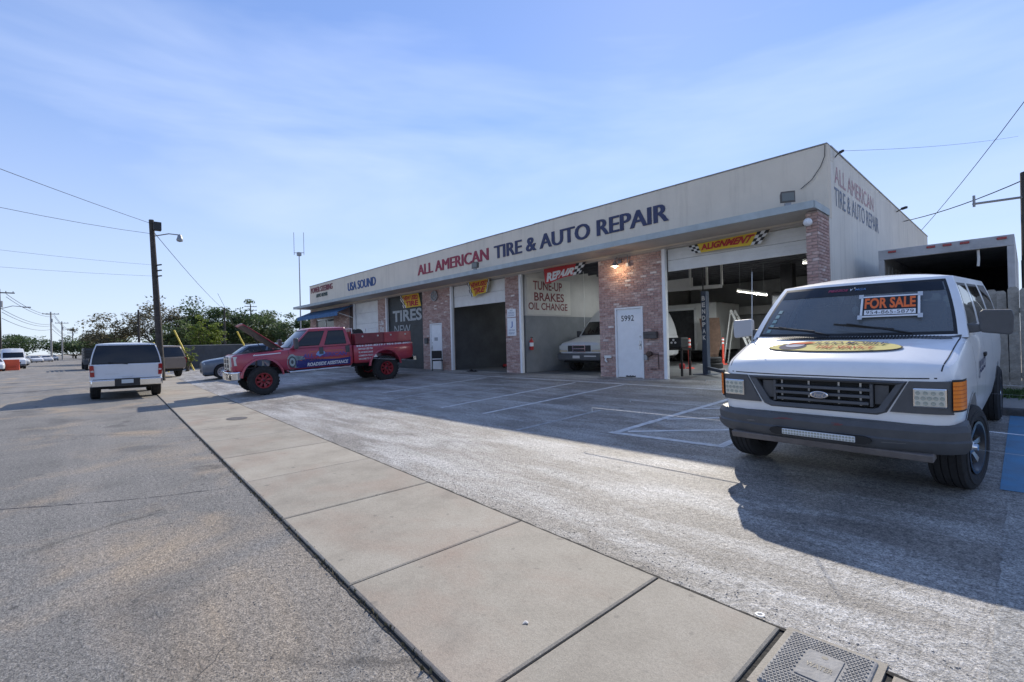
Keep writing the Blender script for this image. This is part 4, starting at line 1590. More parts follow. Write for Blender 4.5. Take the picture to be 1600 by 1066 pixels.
# arch lips
for s in (1, -1):
    for y, r_ in ((0, .475), (3.52, .455)):
        pts = [(s * 3, y + (r_ + .012) * cos(t), VR + .02 + (r_ + .012) * sin(t)) for t in [pi * (-.02 + 1.04 * k / 24) for k in range(25)]]
        seam(van, vb, pts, .02, (-s, 0, 0), m_vanpaint, name='arch_lip', off=.008)
# hood emblem: yellow oval with tyre mark and lettering
def hood_patch(name, q, mat, off):
    drape(q, vb, (0, 0, -1), off)
    return q.build(name, mat, van, smooth=40)
def oval(cx, cy, rx, ry, nr=6, na=40):
    q = MB()
    vs = [(cx, cy, 3)] + [(cx + rx * r / nr * cos(2 * pi * a / na), cy + ry * r / nr * sin(2 * pi * a / na), 3) for r in range(1, nr + 1) for a in range(na)]
    fs = [(0, 1 + a, 1 + (a + 1) % na) for a in range(na)] + [(1 + (r - 1) * na + a, 1 + r * na + a, 1 + r * na + (a + 1) % na, 1 + (r - 1) * na + (a + 1) % na) for r in range(1, nr) for a in range(na)]
    return q.add(vs, fs)
EY = -.335
hood_patch('emblem_edge', oval(-.02, EY, .585, .168), M('emblem_dark', (.12, .11, .10), .8, spec=.1), .010)
hood_patch('emblem', oval(-.02, EY, .572, .156), M('emblem_yellow', (.62, .53, .20), .8, spec=.1), .014)
hood_patch('emblem_tyre', oval(-.36, EY - .01, .13, .105, 4, 28), M('emblem_tyre_dark', (.06, .06, .10), .8, spec=.1), .017)
hood_patch('emblem_tyre', oval(-.345, EY + .02, .09, .07, 3, 24), M('emblem_tyre_pale', (.42, .42, .46), .8, spec=.1), .020)
q = MB().add([(-.42, EY + .02, 3), (-.36, EY + .05, 3), (-.28, EY + .03, 3), (-.16, EY + .075, 3), (-.22, EY + .10, 3), (-.30, EY + .085, 3), (-.37, EY + .10, 3)], [(0, 1, 2, 3, 4, 5, 6)])
hood_patch('emblem_flame', q, M('emblem_orange', (.55, .10, .04), .8, spec=.1), .023)
def hood_text(txt, x0, x1, y0, y1, mat, shear=.25):
    V, Fc = text_pts(txt, x1 - x0, y1 - y0, .015, shear)
    hood_patch('emblem_lettering', MB().add([(x0 + a, y0 + c, 3) for a, c in V], Fc), mat, .024)
hood_text('JULIO MOBILE', -.18, .44, EY + .01, EY + .10, M('emblem_navy', (.02, .025, .08), .8, spec=.1))
hood_text('TIRE SERVICE', -.13, .36, EY - .10, EY - .02, M('emblem_red', (.40, .06, .04), .8, spec=.1))
# side mark on the front door
q = MB()
V, Fc = text_pts('JULIO', .8, .16, .02, .2)
q.add([(3, .5 + a, .95 + c) for a, c in V], Fc)
drape(q, vb, (-1, 0, 0), .006).build('door_lettering', M('emblem_navy'), van)
# FOR SALE sign taped to the windshield: its own thing
fs_ = thing('for_sale_sign', 'black and orange FOR SALE sign with a phone number taped to the windshield', 'sign')
fs_.matrix_world = Matrix.Translation((0, 0, 0))
mw = Matrix.Translation(van.location) @ van.rotation_euler.to_matrix().to_4x4()
c0 = Vector(ws(.70, .52, .014))
ax = (Vector(ws(.88, .52, .014)) - Vector(ws(.53, .52, .014))).normalized()
ay = (Vector(ws(.70, .70, .014)) - Vector(ws(.70, .36, .014))).normalized()
an = ax.cross(ay).normalized()
def fsP(a, c, t=0):
    return mw @ (c0 + ax * a + ay * c + an * t)
fs_.location = fsP(0, -.15)
fso = Vector(fs_.location)
def fsq(name, x0, x1, y0, y1, d0, d1, mat):
    q = MB()
    vs = [fsP(x, y, d) - fso for d in (d0, d1) for x, y in ((x0, y0), (x1, y0), (x1, y1), (x0, y1))]
    q.add(vs, [(0, 3, 2, 1), (4, 5, 6, 7), (0, 1, 5, 4), (1, 2, 6, 5), (2, 3, 7, 6), (3, 0, 4, 7)])
    return q.build(name, mat, fs_)
SWx, SHy = .245, .155
m_card = M('white_card', (.80, .80, .79), .6)
fsq('card', -SWx, SWx, -SHy, SHy, .002, .005, m_card)
fsq('black_field', -SWx + .02, SWx - .02, -SHy + .02, SHy - .02, .0055, .0065, M('black_print', (.015, .015, .017), .6))
fsq('number_field', -SWx + .035, SWx - .035, -SHy + .03, -SHy + .10, .007, .0075, m_card)
for sx in (-1, 1):
    for sy in (-1, 1):
        fsq('tape', sx * SWx - .02, sx * SWx + .02, sy * SHy - .03, sy * SHy + .03, .006, .0066, M('clear_tape', (.55, .57, .58), .4))
def fs_text(txt, x0, x1, y0, y1, mat, bold, d=.008):
    text_on('lettering', txt, lambda a, c, t: fsP(x0 + a, y0 + c, d) - fso, x1 - x0, y1 - y0, mat, fs_, bold=bold)
fs_text('FOR SALE', -SWx + .035, SWx - .035, -.035, .125, M('orange_print', (.85, .16, .03), .55), .035)
fs_text('954-865-5879', -SWx + .05, SWx - .05, -SHy + .04, -SHy + .09, M('black_print'), -.004, .009)
# ------------------------------------------------------------------ red pickup with the open hood
m_redp = M('red_truck_paint', (.46, .05, .06), .3, col2=(.34, .04, .085), nscale=1.3, coat=.4)
m_redw = M('red_wheel_paint', (.24, .012, .02), .35, noise=.1)
TH = radians(-5.0)
TX, TY = -18.36, 4.89
truck = thing('pickup_truck', 'red lifted crew cab pickup with its hood open and blue roadside assistance lettering', 'pickup', (TX, TY, .085), (atan2(.046, 1), 0, TH))
TR, TWB = .47, 4.3
tctrl = [(-.86, .80, .86, 1.30, .0), (-.82, .90, .80, 1.36, .0), (-.72, .955, .76, 1.385, 0), (-.4, .985, .74, 1.40, .0), (.5, 1.0, .74, 1.435, .0), (.95, 1.01, .72, 1.46, 0), (1.2, 1.01, .72, 1.475, 0), (2.98, 1.01, .72, 1.475, 0), (3.04, 1.0, .74, 1.46, 0)]
hull = cut(body_loft(tctrl, 40).mesh('body', m_redp, weld=True), [arch(0, TR + .1, .60, -1.4, 1.4), MB().box(-.74, .74, -.70, .78, 1.12, 1.8)])
tbody = link('body', hull, truck)
tgh = dict(zb=1.46, zt=2.12, front=(.78, 1.48), rear=(3.03, 2.90), wb=.975, wt=.80, bow=.14, rbow=.03, crown=.04, bulge=.02,
           wins=[('front', .04, .96, .04, .94, 'windshield'), ('left', .035, .445, .08, .86, 'door_window'), ('right', .035, .445, .08, .86, 'door_window'),
                 ('left', .53, .93, .08, .86, 'door_window'), ('right', .53, .93, .08, .86, 'door_window'), ('rear', .12, .88, .1, .85, 'rear_window')])
tsh = greenhouse(tgh, truck, m_redp, {'windshield': M('blue_sky_tint_glass', (.03, .04, .06), .06, spec=.7), 'window': m_tint})
tcab = tsh.build('cabin', m_redp, truck, smooth=42, weld=True)
# bed
bctrl = [(3.09, .97, .80, 1.40, 0), (3.12, 1.0, .76, 1.44, 0), (3.3, 1.015, .74, 1.45, 0), (5.2, 1.015, .76, 1.45, 0), (5.45, 1.0, .80, 1.45, 0), (5.50, .97, .84, 1.44, 0)]
hull = cut(body_loft(bctrl, 24).mesh('bed', m_redp, weld=True), [arch(TWB, TR + .1, .60, -1.4, 1.4), MB().box(-.80, .80, 3.16, 5.4, 1.0, 1.8)])
tbed = link('bed', hull, truck)
tb = bvh_of([tbody, tcab, tbed])
MB().box(-.7, .7, -.6, 5.1, .62, .86).build('underbody', m_under, truck)
MB().tube([(-.72, 0, TR), (.72, 0, TR)], .06, 8).build('axle', m_under, truck)
MB().tube([(-.72, TWB, TR), (.72, TWB, TR)], .07, 8).build('axle', m_under, truck)
for s in (1, -1):
    MB().tube([(s * .62, .05, TR), (s * .60, .1, 1.1)], .035, 8).build('shock_absorber', m_whiteb, truck)
    for y, st in ((0, radians(-3)), (TWB, 0)):
        wheel(truck, (s * .96, y, TR), TR, .33, .245, s, 8, m_redw, lug=26, steer=st, hub=m_dark, spoke_w=.042, dish=.03)
    # fender flares
    for y in (0, TWB):
        pts = [(y + .60 * cos(t), TR + .1 + .60 * sin(t)) for t in [pi * (.02 + .96 * k / 22) for k in range(23)]]
        q = MB()
        vs = []
        for (a, c) in pts:
            d = Vector((a - y, c - TR - .1)).normalized()
            for o_, r_ in ((.985, .07), (1.035, .055), (1.045, .0), (.98, -.005)):
                vs.append((s * o_, a + d.x * r_, c + d.y * r_))
        q.add(vs, [(4 * i + k, 4 * i + k + 1, 4 * i + 5 + k, 4 * i + 4 + k) for i in range(22) for k in range(3)])
        q.build('fender_flare', m_redp, truck, smooth=40)
    # running board and mirror
    MB().tube([(s * .95, .75, .72), (s * 1.06, .82, .66), (s * 1.06, 2.9, .66), (s * .95, 2.98, .72)], .04, 8).build('running_board', m_chrome, truck, smooth=40)
    q = MB().prism([(0, -.16), (.17, -.16), (.19, -.1), (.19, .17), (.15, .22), (.02, .22), (0, .18)], 'y', 0, .13)
    q.v = [(s * (1.10 + x), .98 + y, 1.60 + z) for x, y, z in q.v]
    q.build('mirror', m_trimblk, truck, bevel=.03)
    MB().bar((s * .96, 1.06, 1.52), (s * 1.14, 1.05, 1.54), .06, .07).build('mirror_arm', m_trimblk, truck)
    for y in (1.92, 2.86):
        MB().obox((s * 1.018, y, 1.32), (1, 0, 0), (0, 1, 0), (0, 0, 1), .014, .075, .12).build('door_handle', m_trimblk, truck, bevel=.015)
    for pts in ([(s * 3, .82, 1.47), (s * 3, .86, 1.0), (s * 3, .98, .74)], [(s * 3, 1.98, 1.475), (s * 3, 1.98, .74)], [(s * 3, 2.92, 1.475), (s * 3, 2.9, .74)]):
        seam(truck, tb, pts, .010, (-s, 0, 0), name='door_seam')
# front: grille, headlights, bumper
q = MB()
for z in (.92, 1.08, 1.24):
    MB().box(-.56, .56, -.90, -.85, z - .022, z + .022).build('grille_bar', m_chrome, truck, bevel=.01)
for x in (-.56, .56, -.02):
    MB().box(x - .03 if x < .5 else x - .03, x + .03, -.915, -.852, .86, 1.32).build('grille_post', m_chrome, truck, bevel=.012)
MB().box(-.54, .54, -.872, -.862, .87, 1.31).build('grille_mesh', m_dark, truck)
for s in (1, -1):
    q = MB().prism([(.60, 1.30), (.93, 1.32), (.95, 1.02), (.60, .98)], 'y', -.02, .12)
    q.v = [(s * x, -.87 + y + .75 * max(0, x - .6) ** 2, z) for x, y, z in q.v]
    q.build('headlight', m_lens, truck, bevel=.015)
q = MB()
bp_ = [(-.98, -.60), (-1.0, -.78), (-.93, -.92), (-.6, -.98), (0, -1.0), (.6, -.98), (.93, -.92), (1.0, -.78), (.98, -.60)]
q.add([(x, y, z) for x, y in bp_ for z in (.55, .58, .78, .82)], [(4 * i + k, 4 * i + k + 1, 4 * i + 5 + k, 4 * i + 4 + k) for i in range(8) for k in range(3)])
o = q.build('bumper', m_chrome, truck, smooth=40)
o.modifiers.new('thick', 'SOLIDIFY').thickness = .03
MB().box(-.95, .95, 5.52, 5.66, .66, .84).build('rear_bumper', m_chrome, truck, bevel=.02)
# engine
q = MB()
rnd = random.Random(4)
for k in range(16):
    x, y = rnd.uniform(-.6, .6), rnd.uniform(-.55, .65)
    a, c, d = rnd.uniform(.06, .2), rnd.uniform(.06, .2), rnd.uniform(.02, .26)
    q.box(x - a, x + a, y - c, y + c, 1.13, 1.22 + d)
q.tube([(-.5, -.4, 1.35), (-.2, -.2, 1.45), (.3, -.3, 1.42), (.55, .2, 1.38)], .05, 8)
q.tube([(.6, -.5, 1.38), (.62, 0, 1.45), (.5, .5, 1.4)], .04, 8)
q.build('engine', M('engine_grime', (.035, .037, .04), .6, noise=.4, nscale=10.), truck)['kind'] = 'stuff'
# hood, hinged at the cowl
hang = radians(38)
q = MB()
def hoodp(u, v, th=0):
    x = u * (.80 - .04 * v)
    L = 1.50 * v
    z = .05 * (1 - u * u) - .10 * max(0, v - .8) ** 2 * 25 * .12 - th
    y = .74 - .12 * (1 - abs(u) ** 2) * (1 - v)
    return (x, y - L * cos(hang) + z * sin(hang), 1.47 + L * sin(hang) + z * cos(hang))
us = [-1 + .2 * i for i in range(11)]
vs_ = [i / 8 for i in range(9)]
q.grid(lambda u, v: hoodp(u, v), us, vs_)
hd = q.build('hood', m_redp, truck, smooth=40)
md = hd.modifiers.new('thick', 'SOLIDIFY')
md.thickness = .02
q = MB()
q.grid(lambda u, v: hoodp(u * .93, .05 + v * .9, .045), us, vs_)
q.build('hood_liner', M('hood_liner', (.13, .115, .105), .9, noise=.35, nscale=5., bump=.6, bscale=20.), truck, smooth=40)
MB().tube([(.70, .1, 1.42), (.66, -.18, 2.02)], .012, 6).build('hood_strut', m_dark, truck)
# tool boxes along the bed rails, rack and hose reel behind the cab
m_boxred = M('dark_red_toolbox', (.20, .03, .045), .4, noise=.15, nscale=3., coat=.3)
for s in (1, -1):
    for k, (y0, y1, mt) in enumerate(((3.18, 4.30, m_boxred), (4.31, 5.44, M('red_toolbox', (.34, .045, .06), .4, noise=.15, nscale=3., coat=.3)))):
        tbx = MB().box(min(s * .62, s * 1.0), max(s * .62, s * 1.0), y0, y1, 1.455, 1.86).build('toolbox', mt, truck, bevel=.012)
        for yy in (y0 + .28, y1 - .24):
            q = MB().lathe([(s * 1.0, .035), (s * 1.012, .034), (s * 1.016, .02), (s * 1.016, .001)], 'x', 12, (0, yy, 1.74))
            q.build('latch', m_alu, tbx, smooth=30)
MB().box(-.6, .6, 3.12, 3.16, 1.45, 1.95).build('headache_rack', m_redp, truck)
q = MB()
for y in (3.2, 4.2):
    q.tube([(-.6, y, 1.87), (-.6, y, 2.06), (.6, y, 2.06), (.6, y, 1.87)], .02, 6)
q.build('bed_rack', m_whiteb, truck)
MB().lathe([(-.25, .001), (-.25, .2), (-.22, .2), (-.22, .1), (.22, .1), (.22, .2), (.25, .2), (.25, .001)], 'x', 18, (.1, 3.55, 1.85)).build('hose_reel', m_dark, truck, smooth=30)
# graphics on the driver's side
m_blueband = M('blue_vinyl', (.025, .03, .17), .4)
m_vwhite = M('white_vinyl', (.75, .75, .76), .5)
q = MB().grid(lambda y, z: (3, y, z), [1.05 + .1 * i for i in range(20)], [.765, .83, .90, .97, 1.03])
q.v = [(x, y, z + (.035 * sin((y - 1) * 3.2) if z > 1.0 else 0)) for x, y, z in q.v]
drape(q, tb, (-1, 0, 0), .005).build('door_band', m_blueband, truck)
for sy in (.9, ):
    q = MB()
    for k, (r_, mt) in enumerate(((.27, (.30, .36, .37)), (.20, (.05, .07, .08)), (.15, (.33, .40, .41)), (.07, (.06, .07, .08)))):
        qq = MB().disc((3, .93, 1.0), r_ * .62, 'x', 26, r_)
        drape(qq, tb, (-1, 0, 0), .006 + .002 * k).build('tyre_graphic', M('tyre_graphic_%d' % k, mt, .5), truck)
    qq = MB().grid(lambda y, z: (3, y, z), [1.0 + .05 * i for i in range(8)], [.78 + .055 * i for i in range(9)])
    qq.v = [(x, y, 1.0 + (z - 1.0) * (1.0 - .25 * (y - 1.0) / .35)) for x, y, z in qq.v]
    drape(qq, tb, (-1, 0, 0), .0035).build('tyre_graphic', M('tyre_graphic_side', (.17, .23, .24), .5, noise=.4, nscale=12.), truck)
side_lettering(truck, tb, 'ROADSIDE ASSISTANCE', 1.42, 2.86, .80, .925, m_vwhite, .03, .2, off=.009)
side_lettering(truck, tb, 'ALL AMERICAN', 1.26, 2.84, 1.10, 1.24, M('violet_vinyl', (.10, .06, .26), .45), .04, .2, off=.008)
q = MB().add([(3, 1.72, 1.20), (3, 1.80, 1.30), (3, 1.92, 1.34), (3, 2.02, 1.30), (3, 2.06, 1.22), (3, 1.95, 1.17), (3, 1.85, 1.12)], [(0, 1, 2, 3, 4, 5, 6)])
drape(q, tb, (-1, 0, 0), .011).build('eagle_graphic', M('pale_blue_vinyl', (.22, .34, .60), .45), truck)
for z, a, c in ((1.03, 1.15, 2.9), (1.0, 1.5, 2.6), (1.30, 1.5, 2.7)):
    q = MB().grid(lambda y, t: (3, y, z + .012 * sin(y * 4) + t), [a + (c - a) * i / 16 for i in range(17)], [0, .018])
    drape(q, tb, (-1, 0, 0), .005).build('pinstripe', M('orange_vinyl', (.50, .14, .05), .45), truck)
side_lettering(truck, tb, '954-560-8319 / 954-548-8901', 3.20, 5.42, 1.355, 1.425, m_vwhite, .04, .15, off=.010)
for k, tx in enumerate(('NEW AND USED TIRE', 'OIL AND BRAKE CHANGE', 'COMMERCIAL TRUCKS', 'WE COME TO YOU')):
    side_lettering(truck, tb, tx, 3.26, 3.82, 1.24 - .125 * k, 1.305 - .125 * k, m_vwhite, .03, .1, off=.010)
q = MB().grid(lambda y, t: (3, y, 1.305 + .03 * (y + .1) + t), [-.25 + .07 * i for i in range(13)], [0, .03])
drape(q, tb, (-1, 0, 0), .006).build('fender_stripe', m_vwhite, truck)

# ------------------------------------------------------------------ white SUV from behind
m_suv = M('white_suv_paint', (.66, .68, .71), .3, coat=.4, noise=.02)
R_ = .39
gh_suv = dict(zb=1.18, zt=1.90, front=(.62, 1.25), rear=(4.02, 3.78), wb=.97, wt=.80, bow=.12, rbow=.07, crown=.04, bulge=.03,
              wins=[('front', .05, .95, .06, .94, 'windshield'), ('rear', .02, .98, .04, .93, 'rear_window'), ('left', .04, .36, .1, .88), ('right', .04, .36, .1, .88), ('left', .40, .66, .1, .88), ('right', .40, .66, .1, .88),
                    ('left', .70, .97, .1, .88), ('right', .70, .97, .1, .88)])
spec = dict(paint=m_suv, R=R_, rim=.22, wheelbase=2.95, track=.985, tw=.27, gap=.07, spokes=6, gh=gh_suv, glass={'window': m_tint},
            hull=[(-.95, .80, .55, .98, .0), (-.9, .90, .5, 1.03, .02), (-.7, .96, .45, 1.08, .03), (0, .99, .43, 1.14, .03), (.65, 1.0, .43, 1.19, 0), (1.2, 1.0, .43, 1.20, 0), (3.6, 1.0, .45, 1.20, 0), (3.9, .985, .50, 1.19, 0), (4.02, .95, .55, 1.18, 0)],
            parts=[('rear_bumper', MB().prism([(-.98, .0), (-.94, .14), (.94, .14), (.98, .0), (.99, -.25), (-.99, -.25)], 'z', .46, .68), m_chrome, .02),
                   ('license_plate', MB().box(-.16, .16, 4.186, 4.192, .55, .68), M('pale_plate', (.55, .60, .62), .5)),
                   ('plate_recess', MB().box(-.34, .34, 4.172, 4.184, .47, .70), m_dark),
                   ('tailgate_handle', MB().box(-.14, .14, 4.02, 4.045, .76, .81), M('white_suv_paint'), .01),
                   ('tailgate_seam', MB().box(-.90, .90, 4.018, 4.026, .695, .712), m_seal),
                   ('rear_wiper', MB().tube([(-.02, 4.03, 1.20), (.10, 4.06, 1.215), (.50, 4.02, 1.27)], .012, 6), m_seal),
                   ('tow_hitch', MB().box(-.5, .5, 3.7, 4.0, .36, .44), m_under)])
for p in spec['parts'][:1]:
    p[1].v = [(x, y + 4.03, z) for x, y, z in p[1].v]
SX, SY = -22.2, 1.55
hx, hy = -cos(radians(-2.5)), -sin(radians(-2.5))
sa = atan2(hx, -hy)
# place so that the rear axle centre stands at SX, SY
suv, sb_ = simple_car('sport_utility_vehicle', 'white sport utility vehicle seen from behind at the street edge', 'suv', (SX + hx * 2.95, SY + hy * 2.95, .004), (0, 0, sa), spec)
for s in (1, -1):
    tl = MB().prism([(.85, .80), (.965, .80), (.985, 1.17), (.87, 1.17)], 'y', 3.86, 4.055)
    tl.v = [(s * x, y - .25 * max(0, x - .88), z) for x, y, z in tl.v]
    t_ = tl.build('tail_light', m_redlens, suv, bevel=.01)
    q = MB().box(min(s * .865, s * .95), max(s * .865, s * .95), 4.035, 4.06, .955, 1.01)
    q.build('reverse_lens', M('pale_lens', (.55, .45, .42), .2), t_)
    q = MB().prism([(0, -.08), (.18, -.08), (.2, .1), (.03, .13)], 'y', 0, .1)
    q.v = [(s * (1.02 + x), .85 + y, 1.25 + z) for x, y, z in q.v]
    q.build('mirror', m_trimblk, suv, bevel=.02)
    MB().tube([(s * .68, 1.4, 1.90), (s * .68, 3.5, 1.90)], .018, 6).build('roof_rail', m_trimblk, suv)
text_on('tailgate_lettering', 'CHEVROLET', lambda a, c, t: (.62 - a * -1 - .40, 4.03, .86 + c), .38, .035, m_alu, suv)

# ------------------------------------------------------------------ gold SUV behind it
m_gold = M('tan_car_paint', (.25, .20, .16), .35, coat=.3, noise=.08, nscale=3.)
spec2 = dict(spec, paint=m_gold, parts=[])
spec2['gh'] = dict(gh_suv, rear=(4.0, 3.55))
gx, gy = -36.6, 4.35
car, _ = simple_car('sport_utility_vehicle', 'tan sport utility vehicle parked beyond the white one near the grey wall', 'suv', (gx - 2.6, gy - .6, .03), (0, 0, atan2(-.985, .17)), spec2)
for s in (1, -1):
    tl = MB().box(min(s * .86, s * .985), max(s * .86, s * .985), 3.86, 4.0, .85, 1.2).build('tail_light', m_redlens, car, bevel=.01)
    MB().box(min(s * 1.0, s * 1.02), max(s * 1.0, s * 1.02), 1.8, 1.98, .98, 1.03).build('door_handle', m_seal, car)
for s in (1,):
    seam(car, bvh_of([_]), [(3, 1.25, 1.18), (3, 1.25, .5)], .012, (-1, 0, 0), name='door_seam')
    seam(car, bvh_of([_]), [(3, 2.3, 1.18), (3, 2.35, .8), (3, 2.2, .5)], .012, (-1, 0, 0), name='door_seam')

# ------------------------------------------------------------------ blue grey sedan behind the pickup
m_blus = M('slate_blue_paint', (.10, .125, .165), .3, coat=.5, metal=.3, noise=.05)
gh_sed = dict(zb=.93, zt=1.36, front=(.42, 1.25), rear=(3.65, 2.85), wb=.86, wt=.62, bow=.12, rbow=.08, crown=.05, bulge=.03,
              wins=[('front', .05, .95, .05, .95, 'windshield'), ('rear', .06, .94, .06, .94, 'rear_window'), ('left', .06, .46, .12, .88), ('right', .06, .46, .12, .88), ('left', .5, .88, .12, .88), ('right', .5, .88, .12, .88)])
spec3 = dict(paint=m_blus, R=.33, rim=.215, wheelbase=2.75, track=.90, tw=.22, gap=.05, spokes=9, gh=gh_sed, glass={'window': m_tint, 'windshield': M('blue_sky_tint_glass')},
             hull=[(-.88, .55, .30, .62, .02), (-.84, .72, .25, .68, .03), (-.72, .83, .22, .74, .04), (-.4, .89, .21, .80, .04), (0, .905, .21, .86, .04), (.5, .91, .21, .93, .02), (1.2, .915, .21, .945, 0), (2.9, .915, .21, .955, 0), (3.6, .88, .26, .95, .02), (3.75, .80, .32, .93, .02)],
             parts=[('lower_grille', MB().box(-.5, .5, -.885, -.80, .30, .46), m_dark, .02), ('grille', MB().box(-.35, .35, -.892, -.80, .52, .62), m_dark, .02)])
fx, fy, rx_, ry_ = -25.6, 5.55, -23.9, 8.0
ang = atan2(fx - rx_, -(fy - ry_))
gh_x = dict(gh_sed, zb=1.08, zt=1.62, front=(.35, 1.15), rear=(3.75, 3.3), wb=.89, wt=.68)
spec5 = dict(spec3, R=.37, rim=.235, gh=gh_x, tw=.25, track=.93,
             hull=[(-.90, .58, .36, .80, .02), (-.86, .75, .30, .88, .03), (-.72, .86, .27, .95, .04), (-.4, .92, .26, 1.0, .04), (0, .935, .26, 1.04, .04), (.45, .94, .26, 1.09, .02), (1.2, .945, .26, 1.10, 0), (2.9, .945, .26, 1.11, 0), (3.6, .91, .3, 1.10, .02), (3.78, .83, .36, 1.08, .02)],
             parts=[('lower_grille', MB().box(-.5, .5, -.905, -.80, .38, .54), m_dark, .02), ('grille', MB().box(-.4, .4, -.912, -.80, .62, .76), m_dark, .02)])
car, _ = simple_car('crossover', 'slate blue crossover parked half hidden behind the red pickup', 'car', (-29.0, 5.95, gz(-29.0, 5.95) + .03), (atan2(.05, 1), 0, radians(-6)), spec5)
for s in (1, -1):
    q = MB().prism([(.50, .80), (.80, .88), (.84, .80), (.52, .74)], 'y', -.02, .1)
    q.v = [(s * x, -.86 + y + .9 * max(0, x - .5) ** 2, z) for x, y, z in q.v]
    q.build('headlight', m_lens, car, bevel=.01)
    q = MB().prism([(0, -.05), (.16, -.05), (.18, .06), (.02, .08)], 'y', 0, .1)
    q.v = [(s * (.94 + x), .85 + y, 1.14 + z) for x, y, z in q.v]
    q.build('mirror', m_blus, car, bevel=.02)

# ------------------------------------------------------------------ high-roof van inside the third bay
m_silv = M('silver_van_paint', (.50, .51, .52), .4, coat=.3, noise=.05)
gh_v = dict(zb=1.28, zt=2.32, front=(.20, 1.05), rear=(4.5, 4.3), wb=.96, wt=.66, bow=.15, rbow=.05, crown=.08, bulge=.05,
            wins=[('front', .05, .95, .05, .55, 'windshield'), ('left', .02, .25, .06, .5), ('right', .02, .25, .06, .5)])
spec4 = dict(paint=m_silv, R=.36, rim=.21, wheelbase=3.2, track=.97, tw=.25, gap=.06, spokes=8, gh=gh_v, glass={'window': m_tint},
             hull=[(-.85, .80, .50, 1.00, .02), (-.82, .90, .45, 1.05, .03), (-.7, .96, .42, 1.08, .04), (-.3, .98, .4, 1.15, .05), (.3, 1.0, .4, 1.28, .03), (.8, 1.0, .4, 1.30, 0), (4.4, 1.0, .42, 1.30, 0), (4.55, .97, .45, 1.29, 0)],
             parts=[('grille', MB().box(-.52, .52, -.87, -.80, .74, .96), m_dark, .01), ('grille_trim', MB().box(-.26, .28, -.885, -.86, .83, .86), m_chrome), ('grille_trim', MB().box(-.26, .28, -.885, -.86, .95, .975), m_chrome),
                    ('grille_trim', MB().box(-.28, -.25, -.887, -.86, .72, .975), m_chrome), ('grille_trim', MB().box(.27, .30, -.887, -.86, .72, .975), m_chrome), ('grille_trim', MB().box(-.26, .28, -.885, -.86, .72, .745), m_chrome),
                    ('bumper', MB().box(-.98, .98, -.95, -.80, .42, .68), m_trimblk, .04), ('bumper_strip', MB().box(.30, .82, -.958, -.945, .56, .60), m_alu), ('number_plate', MB().box(-.22, .10, -.962, -.945, .50, .60), m_alu)])
car, _ = simple_car('high_roof_van', 'silver high-roof van parked nose out inside the tune-up bay', 'van', (-11.0, 14.35, ZF + .013), (0, 0, 0), spec4)
for s in (1, -1):
    MB().box(min(s * .55, s * .93), max(s * .55, s * .93), -.865, -.78, .82, .97).build('headlight', m_lens, car, bevel=.012)
    MB().box(min(s * .55, s * .93), max(s * .55, s * .93), -.86, -.78, .73, .80).build('turn_signal', M('pale_amber_lens', (.5, .42, .3), .2), car, bevel=.01)
    MB().obox((s * 1.12, .55, 1.40), (1, 0, 0), (0, 1, 0), (0, 0, 1), .09, .05, .12).build('mirror', m_trimblk, car, bevel=.02)
# ------------------------------------------------------------------ utility poles and wires
m_wood = M('weathered_pole_wood', (.055, .048, .042), .9, noise=.35, nscale=5., bump=.5, bscale=30.)
m_galv = M('galvanised_steel', (.30, .31, .32), .5, metal=.5, noise=.1)
m_wire = M('black_wire', (.02, .02, .022), .7)
m_paleconc = M('concrete_pole', (.34, .33, .31), .85, noise=.15, nscale=2.)

def sag(a, b_, s, n=14):
    a, b_ = Vector(a), Vector(b_)
    return [a + (b_ - a) * (i / n) - Vector((0, 0, s * 4 * (i / n) * (1 - i / n))) for i in range(n + 1)]
def wire(name, label, a, b_, s, r=.012):
    o = MB().tube(sag(a, b_, s), r, 5).build(name, m_wire, None)
    # origin on the wire's first end
    tag(o, label, 'wire')
    return o

px_, py_ = -32.05, 3.75
pole = thing('utility_pole', 'dark leaning wooden utility pole with a street lamp beside the white sport utility vehicle', 'pole', (px_, py_, 0))
top = Vector((-.16, -.30, 8.75))
MB().tube([(0, 0, -.3), (top.x * .5, top.y * .5, 4.3), tuple(top)], [.175, .15, .115], 12).build('post', m_wood, pole, smooth=50)
MB().box(top.x + .10, top.x + .42, top.y + .05, top.y + .40, 8.15, 8.6).build('control_box', m_dark, pole, bevel=.02)
MB().tube([(top.x, top.y, 7.85), (top.x + .5, top.y + .7, 8.0), (top.x + .75, top.y + 1.1, 7.95)], .03, 6).build('lamp_arm', m_galv, pole)
q = MB().lathe([(0, .03), (-.06, .09), (-.22, .13), (-.28, .16), (-.38, .14), (-.42, .02)], 'z', 14, (top.x + .78, top.y + 1.15, 7.98))
q.build('lamp_head', m_galv, pole, smooth=40)
for z in (6.3, 6.0, 5.7):
    MB().bar((-.35, -.2, z), (.25, .05, z), .06).build('bracket', m_dark, pole)
P_ = Vector((px_, py_, 0))
wire('overhead_wire', 'upper overhead wire running left from the leaning pole', P_ + top + Vector((0, 0, -.2)), (-12, -14, 9.8), .35, .012)
wire('overhead_wire', 'lower overhead wire running left from the leaning pole', P_ + top + Vector((0, 0, -.75)), (-13, -16, 8.2), .9, .010)
wire('guy_wire', 'sloping wire from the leaning pole down to the small pole by the wall', P_ + top + Vector((.05, .05, -.6)), (-68.4, 14.5, 6.6), .25, .016)
wire('telephone_wire', 'thin telephone wire at mid height of the leaning pole', P_ + Vector((-.1, -.2, 6.3)), (-22, -14, 6.4), .4, .005)
wire('telephone_wire', 'lowest thin telephone wire on the leaning pole', P_ + Vector((-.1, -.2, 5.7)), (-24, -16, 5.9), .45, .005)

